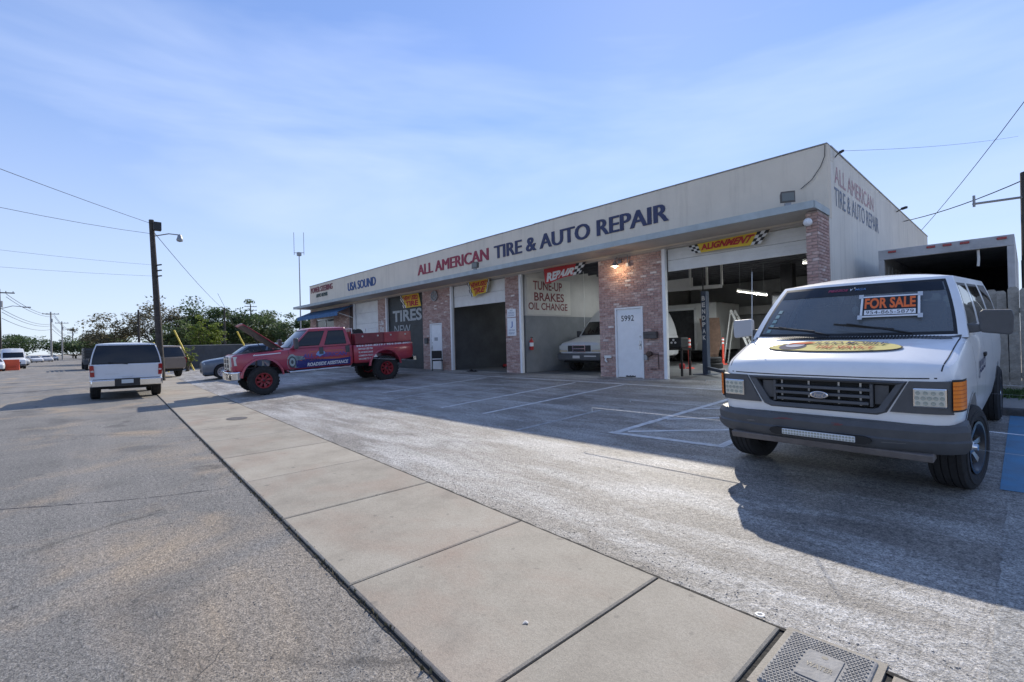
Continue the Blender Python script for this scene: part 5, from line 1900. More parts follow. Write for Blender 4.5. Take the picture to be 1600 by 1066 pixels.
def far_pole(x, y, h, label, arms=1, lamp=False, mat=m_wood, r=.16, box=True):
    p = thing('utility_pole', label, 'pole', (x, y, 0))
    MB().tube([(0, 0, -.3), (0, 0, h)], [r, r * .65], 9).build('post', mat, p, smooth=50)
    for k in range(arms):
        z = h - .5 - .9 * k
        MB().bar((.12, -1.4, z), (.12, 1.4, z), .12, .14).build('crossarm', m_wood, p)
        for yy in (-1.25, -.6, .6, 1.25):
            MB().lathe([(z + .07, .04), (z + .2, .06), (z + .24, .03)], 'z', 7, (.12, yy, 0)).build('insulator', m_galv, p)
    if box:
        MB().lathe([(h - 2.4, .001), (h - 2.4, .24), (h - 1.6, .24), (h - 1.55, .001)], 'z', 10, (.32, .1, 0)).build('transformer', m_galv, p, smooth=30)
    if lamp:
        MB().tube([(0, 0, h - 2.6), (.5, 1.2, h - 2.2), (.8, 2.2, h - 2.3)], .045, 6).build('lamp_arm', m_galv, p)
        MB().box(.65, 1.0, 2.1, 2.9, h - 2.42, h - 2.28).build('lamp_head', m_galv, p, bevel=.04)
    return p
far_pole(-90, -6.3, 10.2, 'dark utility pole with a lamp arm at the left edge beyond the white van', 1, True)
far_pole(-150, -2.6, 11.2, 'pale footed utility pole with one crossarm far down the street', 1, False, m_paleconc, .2)
far_pole(-185, -1.0, 10.8, 'second far utility pole with lamp arm down the street', 1, True, m_paleconc, .2)
far_pole(-235, 1.5, 10.5, 'smallest far utility pole at the end of the street', 2, False, m_wood, .2)
far_pole(-75.7, 6.6, 6.9, 'short dark pole standing among the trees left of the leaning pole', 0, False, m_wood, .16, False)
far_pole(-68.4, 14.5, 6.85, 'slim dark pole in front of the broad tree behind the grey wall', 0, False, m_wood, .14, False)
far_pole(-132.3, 33.8, 12.8, 'far pole with crossarms above the trees behind the open hood', 2, False, m_wood, .2, False)
for k, z in enumerate((9.6, 9.2, 7.6, 7.2, 6.4)):
    wire('street_wire', ['topmost', 'second', 'third', 'fourth', 'lowest'][k] + ' wire strung between the far street poles', (-90, -6.3 + (.6 if k < 2 else .2), z), (-150, -2.6 + (.6 if k < 2 else .2), z + .9), .8, .03)
    wire('street_wire', ['topmost', 'second', 'third', 'fourth', 'lowest'][k] + ' wire strung from the far pole towards the street end', (-150, -2.6 + (.6 if k < 2 else .2), z + .9), (-235, 1.5, z + .6), 1.0, .035)

# antenna mast behind the shop
mast = thing('antenna_mast', 'tall thin radio antenna mast with forked whips rising behind the left end of the shop', 'antenna', (-56.8, 19.7, 0))
MB().tube([(0, 0, 0), (0, 0, 12.6)], [.09, .05], 7).build('mast', m_galv, mast)
MB().bar((-.35, -.45, 12.55), (.35, .45, 12.55), .06).build('crossbar', m_galv, mast)
for a in (-1, 1):
    MB().tube([(.33 * a, .43 * a, 12.3), (.33 * a, .43 * a, 14.9)], .03, 6).build('whip', m_galv, mast)
MB().box(-.2, .2, -.2, .2, 12.2, 12.6).build('junction_box', m_galv, mast)

# right hand pole and wires
rp = thing('utility_pole', 'dark wooden utility pole cut by the right edge of the photo', 'pole', (.08, 17.2, .3))
MB().tube([(0, 0, 0), (0, 0, 5.15)], [.17, .14], 12).build('post', m_wood, rp, smooth=50)
MB().tube([(0, 0, 4.55), (-.95, -.6, 4.47)], .03, 6).build('lamp_arm', m_galv, rp)
MB().tube([(-.93, -.58, 4.40), (-.93, -.58, 4.68)], .03, 6).build('arm_end', m_galv, rp)
MB().tube([(-.13, -.1, .5), (-.13, -.1, 3.0)], .035, 6).build('conduit', m_dark, rp)
wire('service_wire', 'twisted service wire rising from the shop roof to the right edge pole', (-2.95, 26.0, 5.8), (4.0, 9.0, 11.2), .5, .010)
wire('service_wire', 'short thin service wire from the shop corner into the sky', (-2.95, 12.6, 5.72), (-.1, 26, 8.8), .1, .004)
wire('service_wire', 'wire sloping left off the right edge pole', (.08, 17.2, 5.3), (-4.5, 24, 6.0), .25, .014)

# ------------------------------------------------------------------ board fence right of the shop, each board a piece
fence = thing('board_fence', 'weathered grey wooden board fence beside the shop behind the white van', 'fence', (-1.2, 12.3, .45))
m_board = M('weathered_board', (.42, .39, .34), .9, noise=.0, col2=(.20, .185, .155), nscale=4.5, bump=.6, bscale=25., detail=8)
rnd = random.Random(11)
x = -2.86
meshes = []
for k in range(4):
    q = MB()
    w = .14
    q.prism([(-w / 2, 0), (w / 2, 0), (w / 2, 1.82 + .02 * k), (w / 2 - .03, 1.86 + .02 * k), (-w / 2 + .03, 1.86 + .02 * k), (-w / 2, 1.82 + .02 * k)], 'y', -.011, .011)
    meshes.append(q.mesh('board', m_board))
while x < 6:
    o = link('board', rnd.choice(meshes), fence)
    o.location = (x + .07 + 1.2, rnd.uniform(-.006, .006), rnd.uniform(-.02, .015))
    o.rotation_euler = (0, radians(rnd.uniform(-.5, .5)), 0)
    x += .146
for z in (.35, 1.5):
    MB().box(-1.6, 7.1, .02, .07, z - .045, z + .045).build('rail', m_board, fence)
# grass tuft by the fence foot
def tuft(n, cx, cy, sx, sy, z, h, seed):
    rnd = random.Random(seed)
    q = MB()
    for i in range(n):
        x, y = cx + rnd.gauss(0, sx), cy + rnd.gauss(0, sy)
        a = rnd.uniform(0, 2 * pi)
        l = h * rnd.uniform(.4, 1.1)
        w = .006 + .004 * rnd.random()
        dx, dy = cos(a) * w, sin(a) * w
        tx, ty = rnd.uniform(-.5, .5) * l, rnd.uniform(-.5, .5) * l
        q.add([(x - dx, y - dy, z), (x + dx, y + dy, z), (x + tx * .4 + dx * .6, y + ty * .4 + dy * .6, z + l * .65), (x + tx, y + ty, z + l)], [(0, 1, 2), (0, 2, 3)])
    return q
m_grass = M('grass_blades', (.055, .10, .025), .7, noise=.4, nscale=3.)
q = tuft(2600, .1, 11.9, .55, .16, .462, .14, 3)
tag(q.build('grass', m_grass, fixn=False), 'low green grass growing along the foot of the board fence', 'grass', kind='stuff')
q = tuft(420, -3.0, 0, 5.0, .018, .006, .03, 5)
q.v = [(a, c + ys_l(a), d) for a, c, d in q.v]
tag(q.build('weeds', M('dry_weeds', (.10, .085, .045), .9), fixn=False), 'dry weeds sprouting along the street edge of the sidewalk', 'weeds', kind='stuff')

# ------------------------------------------------------------------ open box truck body behind the fence
m_boxw = M('scuffed_white_truck_body', (.52, .53, .55), .55, noise=.0, col2=(.34, .35, .36), nscale=2.5, detail=8)
bt = thing('box_truck', 'open rear of a white box truck standing behind the fence', 'truck', (-1.27, 14.2, .45))
W_, ZB, ZT = 1.12, .55, 3.12
MB().box(-W_, -W_ + .11, 0, .12, ZB, ZT - .23).build('door_frame', m_boxw, bt, bevel=.01)
MB().box(W_ - .11, W_, 0, .12, ZB, ZT - .23).build('door_frame', m_boxw, bt, bevel=.01)
MB().box(-W_, W_, -.002, .12, ZT - .228, ZT).build('door_header', m_boxw, bt, bevel=.01)
for s in (1, -1):
    MB().box(min(s * (W_ - .05), s * W_), max(s * (W_ - .05), s * W_), .122, 6.2, ZB, ZT - .03).build('side_wall', m_boxw, bt)
MB().box(-W_, W_, .122, 6.2, ZT - .06, ZT - .01).build('roof', m_boxw, bt)
MB().box(-W_, W_, .0, 6.2, ZB - .12, ZB).build('deck', m_under, bt)
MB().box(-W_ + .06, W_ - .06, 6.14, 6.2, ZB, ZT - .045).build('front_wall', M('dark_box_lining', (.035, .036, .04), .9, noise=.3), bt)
q = MB()
for k in range(9):
    MB().box(-W_ + .051, -W_ + .075, .3 + .5 * k, .38 + .5 * k, ZB, ZT - .3).build('wall_rib', m_boxw, bt)
for x in (-.86, -.17, .10, .38, .94):
    MB().box(x - .075, x + .075, -.022, -.003, ZT - .085, ZT - .035).build('marker_light', m_redlens, bt, bevel=.008)
MB().tube([(.58, .1, ZT - .23), (.585, .1, ZT - .42), (.575, .1, ZT - .58)], .025, 6).build('pull_strap', m_whiteb, bt)
for s in (1, -1):
    wheel(bt, (s * .95, 1.2, .42), .42, .25, .24, s, 6, m_under)

# ------------------------------------------------------------------ grey wall, yellow guards, far buildings
m_gwall = M('grey_screen_wall', (.075, .078, .085), .9, noise=.2, nscale=1.2)
wl_ = thing('boundary_wall', 'dark grey boundary wall running behind the parked cars', 'wall', (-44, 9, 0))
a, c = Vector((-46.5, 7.4)), Vector((-41.5, 14.2))
for i in range(8):
    p0, p1 = a + (c - a) * (i / 8 * 1.9 - .35), a + (c - a) * ((i + 1) / 8 * 1.9 - .35)
    MB().bar((p0.x + 44, p0.y - 9, 1.02), (p1.x + 44 - .02, p1.y - 9, 1.02), .15, 1.96).build('panel', m_gwall, wl_)
MB().bar(((a - (c - a) * .36).x + 44, (a - (c - a) * .36).y - 9, 2.03), ((a + (c - a) * 1.56).x + 44, (a + (c - a) * 1.56).y - 9, 2.03), .2, .06).build('coping', m_apron, wl_)
m_yel = M('yellow_guard', (.62, .45, .03), .6)
for k, (b0, b1, lb_) in enumerate((((-42.6, 7.0, 0), (-44.3, 6.0, 3.2), 'yellow guy wire guard leaning left in front of the grey wall'), ((-44.2, 5.6, 0), (-45.2, 4.8, 2.3), 'lower yellow guy wire guard by the tan vehicle'), ((-40.2, 10.6, 0), (-41.4, 9.6, 3.0), 'yellow guy wire guard rising behind the open hood'))):
    o = thing('guy_guard', lb_, 'guard', b0, (0, 0, 0), 'yellow guy wire guards')
    d = Vector(b1) - Vector(b0)
    MB().tube([(0, 0, 0), tuple(d)], .055, 7).build('sleeve', m_yel, o)
    MB().tube([tuple(d), tuple(d * 2.0)], .012, 5).build('cable', m_wire, o)

def house(name, label, loc, sx, sy, h, wall, roofm, rz=0, n=4, pitch=False):
    b_ = thing(name, label, 'building', loc, (0, 0, rz))
    MB().box(-sx / 2, sx / 2, -sy / 2, sy / 2, 0, h).build('wall', wall, b_)
    if pitch:
        MB().prism([(-sy / 2 - .4, h + .002), (sy / 2 + .4, h + .002), (0, h + sy * .22)], 'x', -sx / 2 - .4, sx / 2 + .4).build('roof', roofm, b_)
    else:
        MB().box(-sx / 2 - .15, sx / 2 + .15, -sy / 2 - .15, sy / 2 + .15, h + .002, h + .35).build('roof', roofm, b_)
    for k in range(n):
        x = sx * (-.5 + (k + .5) / n)
        MB().box(x - .7, x + .7, -sy / 2 - .03, -sy / 2 - .003, .9, 2.3).build('window', m_winblack, b_)
        MB().box(sx / 2 + .003, sx / 2 + .03, sy * (-.5 + (k + .5) / n) - .6, sy * (-.5 + (k + .5) / n) + .6, .9, 2.3).build('window', m_winblack, b_)
    return b_
house('store_building', 'pale building with a green fascia at the far left edge of the street', (-104, -17.5, 0), 16, 11, 4.2, m_whiteb, M('green_fascia', (.05, .20, .13), .6))
house('warehouse', 'low pale warehouse far down the street behind the parked cars', (-160, -22, 0), 40, 14, 4.5, M('pale_wall', (.55, .54, .52), .8, noise=.08), M('grey_roof', (.3, .3, .3), .7))
house('warehouse', 'low beige warehouse behind the trees at the end of the street', (-150, 26, 0), 50, 16, 4.2, M('beige_wall', (.42, .36, .29), .8, noise=.08), M('grey_roof'), .05, 6, True)

# ------------------------------------------------------------------ far traffic along the street
m_wv = M('white_van_far', (.72, .73, .74), .35, coat=.3)
gh_t = dict(zb=1.25, zt=2.35, front=(.25, 1.1), rear=(5.0, 4.95), wb=.98, wt=.86, bow=.15, rbow=.03, crown=.05, bulge=.04,
            wins=[('front', .06, .94, .05, .62, 'windshield'), ('left', .02, .22, .05, .55), ('right', .02, .22, .05, .55)])
spec_t = dict(paint=m_wv, R=.36, rim=.21, wheelbase=3.5, track=.97, tw=.24, gh=gh_t, hull=[(-.9, .82, .4, .98, .02), (-.85, .92, .35, 1.05, .03), (-.6, .97, .32, 1.1, .04), (.2, 1.0, .3, 1.25, .03), (.8, 1.0, .3, 1.27, 0), (4.9, 1.0, .35, 1.27, 0), (5.02, .98, .4, 1.26, 0)],
              parts=[('grille', MB().box(-.5, .5, -.92, -.86, .6, .82), m_dark, .01), ('bumper', MB().box(-.92, .92, -.95, -.85, .36, .56), m_trimblk, .02)])
def ang_of(hx_, hy_):
    return atan2(hx_, -hy_)
simple_car('delivery_van', 'white delivery van facing the camera behind the orange barrier', 'van', (-80.0, -4.55, 0), (0, 0, ang_of(.97, .12)), spec_t)
# orange water barrier
q = MB().prism([(-.3, 0), (.3, 0), (.26, .3), (.12, .55), (.12, 1.15), (-.12, 1.15), (-.12, .55), (-.26, .3)], 'y', -.75, .75)
ob = thing('traffic_barrier', 'orange plastic water barrier at the far left of the street', 'barrier', (-73.2, -4.5, 0))
q.build('body', M('orange_plastic', (.62, .085, .03), .5), ob, bevel=.03)
MB().box(.255, .30, -.5, .5, .3, .5).build('recess', M('orange_plastic_shade', (.45, .06, .02), .6), ob)  # raised block; the shade of a recess is put into its darker orange
cols = [(.60, .61, .62), (.16, .18, .20), (.55, .56, .57), (.05, .07, .06), (.35, .36, .38)]
places = [(-71.5, -5.6, (.97, .1), 'white car nosing in at the left edge beside the orange barrier', (.62, .63, .64)),
          (-99, -7.4, (.9, .3), 'dark green car parked past the white delivery van', (.05, .085, .07)),
          (-103, -5.2, (.85, .5), 'silver minivan parked at the far left kerb', (.36, .38, .40)),
          (-118, -5.8, (.9, .3), 'pale car parked behind the silver minivan', (.55, .56, .57)),
          (-138, -4.6, (.9, .3), 'white car far away between the two far poles', (.66, .67, .68)),
          (-146, -3.2, (.95, .2), 'small white pickup sized car at the street end', (.60, .60, .60)),
          (-170, -2.6, (.95, .2), 'tiny distant grey car where the street vanishes', (.35, .36, .37))]
for x, y, h_, lb_, c_ in places:
    sp = dict(spec3, paint=M('far_paint_%d' % int(-x), c_, .35, coat=.3), parts=[])
    simple_car('parked_car', lb_, 'car', (x, y, 0), (0, 0, ang_of(*h_)), sp, 'cars parked far down the street')
# dark flatbed with stake sides left of the white SUV
ft = thing('stake_truck', 'dark stake bed truck far up the street left of the white sport utility vehicle', 'truck', (-66, 2.1, 0), (0, 0, ang_of(-1, -.03)))
MB().box(-1.1, 1.1, 1.6, 5.6, .9, 1.08).build('bed', m_dark, ft)
for z in (1.25, 1.5, 1.75, 2.0):
    MB().box(-1.1, 1.1, 5.55, 5.6, z, z + .13).build('stake_rail', m_dark, ft)
    for s in (1, -1):
        MB().box(min(s * 1.05, s * 1.1), max(s * 1.05, s * 1.1), 1.6, 5.54, z, z + .13).build('stake_rail', m_dark, ft)
for x in (-1.02, -.35, .35, 1.02):
    MB().box(x - .04, x + .04, 5.6, 5.66, 1.08, 2.2).build('stake', m_dark, ft)
MB().box(-1.0, 1.0, -.8, 1.4, .6, 2.1).build('cab', M('dark_cab_paint', (.04, .045, .05), .4), ft, bevel=.15)
for y in (0, 4.2):
    for s in (1, -1):
        wheel(ft, (s * .9, y, .42), .42, .26, .24, s, 6, m_under, nseg=24)
# ------------------------------------------------------------------ trees
def leaf_mat(name, c1, c2):
    m = bpy.data.materials.new(name)
    m.use_nodes = True
    nt = m.node_tree
    b = _bsdf(m)
    gi = nt.nodes.new('ShaderNodeNewGeometry')
    r = nt.nodes.new('ShaderNodeValToRGB')
    r.color_ramp.elements[0].color = (*c1, 1)
    r.color_ramp.elements[1].color = (*c2, 1)
    nt.links.new(gi.outputs['Random Per Island'], r.inputs['Fac'])
    nt.links.new(r.outputs['Color'], b.inputs['Base Color'])
    b.inputs['Roughness'].default_value = .65
    tr = nt.nodes.new('ShaderNodeBsdfTranslucent')
    nt.links.new(r.outputs['Color'], tr.inputs['Color'])
    mix = nt.nodes.new('ShaderNodeMixShader')
    mix.inputs['Fac'].default_value = .45
    out = nt.nodes['Material Output']
    nt.links.new(b.outputs[0], mix.inputs[1])
    nt.links.new(tr.outputs[0], mix.inputs[2])
    nt.links.new(mix.outputs[0], out.inputs['Surface'])
    return m
m_bark = M('tree_bark', (.085, .07, .055), .95, noise=.3, nscale=4.)
lf = [leaf_mat('leaf_dark', (.04, .07, .028), (.09, .14, .055)), leaf_mat('leaf_mid', (.065, .10, .04), (.14, .19, .075)), leaf_mat('leaf_dry', (.10, .10, .06), (.20, .18, .11)), leaf_mat('leaf_bright', (.10, .15, .025), (.22, .27, .05))]

def tree(label, x, y, h, rx, ry, base, kind, n, leaf, seed, gap=.0, flat=.6, z0=0.):
    """tapered trunk, forking limbs, and leaf clumps at the limb ends; crown from base to h"""
    rnd = random.Random(seed)
    t = thing('tree', label, 'tree', (x, y, z0))
    wood = MB()
    tips = []
    th = base * .8
    r0 = .09 + .022 * h
    wood.tube([(0, 0, -.3), (rnd.uniform(-.15, .15), rnd.uniform(-.15, .15), th * .5), (0, 0, th)], [r0 * 1.25, r0, r0 * .85], 8)
    cz, rz = (base + h) / 2, (h - base) / 2
    nb = 9
    for i in range(nb):
        a = 2 * pi * i / nb + rnd.uniform(-.3, .3)
        e = rnd.uniform(.45, .95)
        end = Vector((rx * e * cos(a), ry * e * sin(a), base + (h - base) * rnd.uniform(.45, .9) * (1.08 - .35 * e)))
        st = Vector((0, 0, th * rnd.uniform(.75, 1)))
        mid = st + (end - st) * .5 + Vector((0, 0, -.06 * h + rnd.uniform(-.1, .2)))
        wood.tube([st, mid, end], [r0 * .5, r0 * .3, r0 * .08], 5)
        tips += [end, mid + (end - mid) * .5]
        for k in range(4):
            s2 = mid + (end - mid) * rnd.uniform(.1, .8)
            e2 = s2 + Vector((rnd.gauss(0, rx * .28), rnd.gauss(0, ry * .28), abs(rnd.gauss(0, rz * .5))))
            wood.tube([s2, e2], [r0 * .16, r0 * .04], 4)
            tips.append(e2)
    wood.build('trunk', m_bark, t, smooth=40)
    # clumps: limb ends plus points through the crown's shell
    clumps = [(p, rnd.uniform(.16, .30)) for p in tips]
    m_ = 0
    while m_ < 46:
        a, u = rnd.uniform(0, 2 * pi), rnd.uniform(-1, 1)
        rr = rnd.uniform(.55, .98)
        p = Vector((rx * rr * sqrt(1 - u * u) * cos(a), ry * rr * sqrt(1 - u * u) * sin(a), cz + rz * rr * u))
        if p.z < base + (h - base) * .12 * rnd.random():
            continue
        if rnd.random() < gap:
            m_ += 1
            continue
        clumps.append((p, rnd.uniform(.14, .28)))
        m_ += 1
    q = MB()
    per = n // len(clumps)
    for p, s in clumps:
        cr_ = s * (rx + ry) / 2
        for k in range(per):
            d = Vector((rnd.gauss(0, 1), rnd.gauss(0, 1), rnd.gauss(0, 1))).normalized() * rnd.random() ** .45
            c = p + Vector((d.x * cr_, d.y * cr_, d.z * cr_ * flat))
            ax = Vector((rnd.gauss(0, 1), rnd.gauss(0, 1), rnd.gauss(0, .6))).normalized()
            ay = ax.cross(Vector((rnd.gauss(0, .5), rnd.gauss(0, .5), 1))).normalized()
            l = leaf * rnd.uniform(.6, 1.3)
            q.add([c - ax * l, c + ay * l * .5, c + ax * l, c - ay * l * .5], [(0, 1, 2, 3)])
    q.build('crown', lf[kind], t, fixn=False)['kind'] = 'stuff'
    return t
tree('thin half bare tree with dry olive foliage behind the leaning pole, left part', -96, 5.0, 8.0, 3.6, 4.6, 1.8, 2, 3400, .20, 1, .6)
tree('thin half bare tree with dark foliage directly behind the leaning pole', -92, 10.8, 9.0, 4.5, 4.6, 2.2, 2, 4200, .20, 2, .55)
tree('olive bushy tree beside the leaning pole above the tan vehicle', -84, 12.2, 6.4, 3.5, 3.2, 1.2, 1, 5200, .2, 3, .2)
tree('broad domed dark tree left of the open hood', -90, 17.8, 8.6, 6.0, 6.2, 2.2, 0, 10000, .24, 4, .08)
tree('broad domed grey green tree directly behind the open hood', -95, 26.0, 8.4, 6.0, 6.0, 2.0, 1, 10000, .24, 5, .10)
tree('dark tree rising just left of the shop end', -84, 29.5, 6.9, 5.2, 5.0, 1.6, 0, 8000, .22, 6, .08)
tree('dark tree half hidden behind the shop end', -88, 35, 6.6, 5, 5, 1.6, 0, 6000, .24, 7, .12)
tree('small bright yellow green tree in front of the broad dark tree', -58.5, 10.7, 4.7, 1.5, 1.6, 1.5, 3, 3600, .13, 8, .1)
tree('low leafy sapling by the grey wall right of the tan vehicle', -42.2, 6.5, 2.0, .5, .6, .3, 3, 700, .07, 9, .3)
tree('bright green tree at the far left behind the white delivery van', -118, -12.5, 6.0, 5, 4.2, 1.4, 3, 5500, .24, 10, .1)
tree('green tree far left beside the bright green one', -135, -15, 6.4, 6, 5, 1.4, 1, 5500, .26, 11, .15)
tree('dark far tree at the end of the street right side', -170, 8, 6.5, 8, 6, 1.2, 1, 5500, .32, 12, .15)
tree('dark far tree where the street vanishes', -215, 2.0, 7.0, 9, 8, 1.2, 0, 5500, .36, 13, .15)
tree('far dark tree at the left end of the street', -215, -14, 8.0, 9, 9, 1.2, 0, 5500, .36, 14, .15)
tree('low tree between the thin trees and the street end', -128, 9.5, 3.8, 5, 4.5, .8, 1, 4500, .25, 15, .2)
tree('low dark tree behind the left thin tree', -125, 15.5, 4.6, 6, 5, .8, 1, 4500, .26, 16, .2)
tree('green tree behind the gap between the domed trees', -120, 31, 6.0, 7, 6, 1.0, 0, 5500, .28, 17, .2)
# ------------------------------------------------------------------ banners, lamps, notices on the shop front
m_yb = M('yellow_banner', (.75, .52, .04), .6, noise=.06)
m_rb = M('red_banner_print', (.45, .03, .03), .6)
m_bk = M('black_print')
m_wb = M('white_banner', (.72, .72, .70), .6)

def banner(label, tl, tr_, bl, br, y, base, checks=(), wav=.03):
    """a cloth banner hung on the wall between four corners (x, z)"""
    o = thing('banner', label, 'banner', ((tl[0] + tr_[0]) / 2, y, min(bl[1], br[1])))
    O = Vector(o.location)
    def P(u, v, d=0.):
        x = (tl[0] * (1 - u) + tr_[0] * u) * v + (bl[0] * (1 - u) + br[0] * u) * (1 - v)
        z = (tl[1] * (1 - u) + tr_[1] * u) * v + (bl[1] * (1 - u) + br[1] * u) * (1 - v)
        return (x - O.x, -d + wav * sin(u * 9) * (1 - v) - .01 + 0 * y, z - O.z)
    q = MB().grid(lambda u, v: P(u, v), [i / 18 for i in range(19)], [0, .25, .5, .75, 1])
    q.build('cloth', base, o, smooth=60)
    for u0, u1 in checks:
        n, m = 3, 4
        for i in range(n):
            for j in range(m):
                ua, ub = u0 + (u1 - u0) * i / n, u0 + (u1 - u0) * (i + 1) / n
                qq = MB().grid(lambda u, v: P(u, v, .006), [ua, ub], [j / m, (j + 1) / m])
                qq.build('check', m_bk if (i + j) % 2 else m_wb, o)
    return o, P

def btext(o, P, txt, u0, u1, v0, v1, mat, shear=.25, bold=.05, d=.012):
    V, Fc = text_pts(txt, 1, 1, bold, shear)
    MB().add([P(u0 + (u1 - u0) * a, v0 + (v1 - v0) * c, d) for a, c in V], Fc).build('lettering', mat, o)

o, P = banner('yellow alignment banner with checkered ends over the rightmost bay', (-6.10, 4.06), (-4.08, 4.12), (-5.98, 3.84), (-4.30, 3.82), 12.17, m_yb, ((0, .12), (.86, 1)))
btext(o, P, 'ALIGNMENT', .14, .85, .22, .88, m_rb)
o, P = banner('red and white repair banner sagging over the tune-up bay', (-11.35, 4.12), (-9.5, 4.12), (-11.3, 3.60), (-9.75, 3.80), 12.13, m_rb, ((.78, 1),), .06)
btext(o, P, 'REPAIR', .04, .78, .1, .7, m_wb)
o, P = banner('yellow new tire banner curling over the half raised door', (-15.7, 4.13), (-14.2, 4.13), (-15.45, 3.5), (-14.45, 3.64), 12.13, m_yb, ((0, .1), (.9, 1)), .06)
btext(o, P, 'NEW/USED', .12, .9, .55, .92, m_rb)
btext(o, P, 'TIRE', .2, .85, .08, .5, m_rb)
o, P = banner('yellow new tire banner hung on the black door', (-21.5, 4.09), (-19.7, 4.08), (-21.1, 3.45), (-19.5, 3.46), 12.30, m_yb, ((0, .14),), .02)
btext(o, P, 'NEW USED', .17, .95, .55, .92, m_rb)
btext(o, P, 'TIRE', .22, .92, .08, .5, m_rb)

def floodlight(label, x, z, tilt):
    o = thing('floodlight', label, 'floodlight', (x, 11.7, 4.305), (0, 0, tilt))
    MB().tube([(0, 0, 0), (0, 0, .16)], .02, 8).build('stem', m_galv, o)
    MB().box(-.06, .06, -.05, .05, .14, .22).build('junction', m_galv, o)
    q = MB().prism([(-.06, .0), (.06, .03), (.08, .22), (-.05, .26)], 'x', -.14, .14)
    q.v = [(a, c, d + .22) for a, c, d in q.v]
    q.build('housing', M('bronze_lamp_housing', (.11, .10, .085), .6), o, bevel=.01)
    q = MB().add([(-.12, -.066, .26), (.12, -.066, .26), (.12, -.056, .44), (-.12, -.056, .44)], [(0, 1, 2, 3)])
    q.build('lens', M('floodlight_lens', (.17, .18, .16), .2), o)
floodlight('bronze floodlight on the canopy at the right end', -3.55, 4.3, .5)
floodlight('bronze floodlight on the canopy below the red lettering', -14.6, 4.3, .2)

# lit wall lamp above the numbered door
wlp = thing('wall_lamp', 'lit gooseneck wall lamp on the brick above the numbered door', 'lamp', (-8.28, 12.17, 3.95))
MB().box(-.06, .06, -.03, .02, -.06, .06).build('back_plate', m_galv, wlp, bevel=.01)
MB().tube([(0, -.02, 0), (0, -.12, .10), (0, -.22, .08), (0, -.25, -.02)], .018, 8).build('gooseneck', m_galv, wlp, smooth=50)
MB().lathe([(0, .03), (-.06, .07), (-.12, .13), (-.14, .135)], 'z', 16, (0, -.25, -.02)).build('shade', m_galv, wlp, smooth=50)
MB().lathe([(-.10, .02), (-.13, .05), (-.16, .05), (-.185, .02), (-.19, .001)], 'z', 12, (0, -.25, -.02)).build('bulb', M('warm_bulb', (1, .9, .7), .4, emit=(1.0, .72, .42), estr=9.), wlp, smooth=50)
ld = bpy.data.lights.new('wall_lamp_light', 'POINT')
ld.energy = 3
ld.color = (1, .68, .40)
ld.shadow_soft_size = .05
lo = bpy.data.objects.new('wall_lamp_light', ld)
COL.objects.link(lo)
lo.parent = wlp
lo.location = (0, -.25, -.26)
MB().tube([(.28, -.01, .16), (.28, -.01, -.14)], .012, 6).build('conduit', m_galv, wlp)
MB().box(.24, .32, -.05, .02, -.18, -.08).build('sensor', m_whiteb, wlp)
# fan grille, bulb sockets, meter, mailbox
o = thing('wall_lamp', 'white globe wall lamp at the top of the right brick wing wall', 'lamp', (-3.05, 11.38, 3.94))
MB().lathe([(0, .04), (-.05, .045), (-.08, .075), (-.14, .085), (-.19, .06), (-.21, .001)], 'y', 16).build('globe', m_white, o, smooth=50)
MB().tube([(0, -.02, 0), (-.12, -.03, -.02)], .02, 6).build('arm', m_dark, o)
o = thing('wall_fan', 'round grey extractor fan grille high on the left brick wall', 'fan', (-18.15, 12.17, 3.80))
MB().lathe([(0, .24), (-.06, .24), (-.06, .20), (-.02, .19)], 'y', 22).build('ring', m_galv, o, smooth=40)
for k in range(6):
    MB().obox((.11 * cos(k * pi / 3), -.035, .11 * sin(k * pi / 3)), (cos(k * pi / 3), 0, sin(k * pi / 3)), (0, 1, 0), (-sin(k * pi / 3), 0, cos(k * pi / 3)), .10, .008, .035).build('blade', m_galv, o)
o = thing('mailbox', 'dark metal mailbox on the brick right of the numbered door', 'mailbox', (-7.28, 12.17, 1.62))
MB().box(-.21, .21, -.10, .012, 0, .20).build('box', M('dark_bronze', (.08, .07, .065), .5, noise=.2), o, bevel=.012)
MB().box(-.20, .20, -.115, -.101, .12, .19).build('flap', M('dark_bronze'), o, bevel=.004)
o = thing('water_valve', 'rusty pipe valve with conduit low on the brick right of the numbered door', 'valve', (-7.3, 12.17, .75))
MB().tube([(-.2, -.05, .42), (.0, -.07, .45), (.25, -.05, .42), (.26, -.05, .02), (.0, -.05, .0)], .018, 7).build('pipe', M('rusty_pipe', (.10, .065, .05), .8, noise=.3), o, smooth=50)
MB().lathe([(0, .001), (0, .07), (-.12, .08), (-.14, .05), (-.14, .001)], 'y', 12, (-.02, 0, .44)).build('valve_body', M('rusty_pipe'), o, smooth=40)
MB().box(-.2, -.09, -.08, .01, .26, .42).build('junction_box', m_galv, o)
o = thing('hose_bracket', 'pale broken hose bracket low on the brick left of the numbered door', 'bracket', (-8.78, 12.17, .98))
MB().box(-.12, .12, -.04, .012, .08, .16).build('plate', m_whiteb, o)
MB().tube([(-.05, -.03, .1), (-.07, -.06, .02), (0, -.07, -.04)], .025, 6).build('hook', m_whiteb, o)
o = thing('alarm_box', 'small dark box beside the left white door', 'box', (-18.88, 12.17, 1.66))
MB().box(-.11, .11, -.08, .012, 0, .26).build('case', m_trimblk, o, bevel=.01)
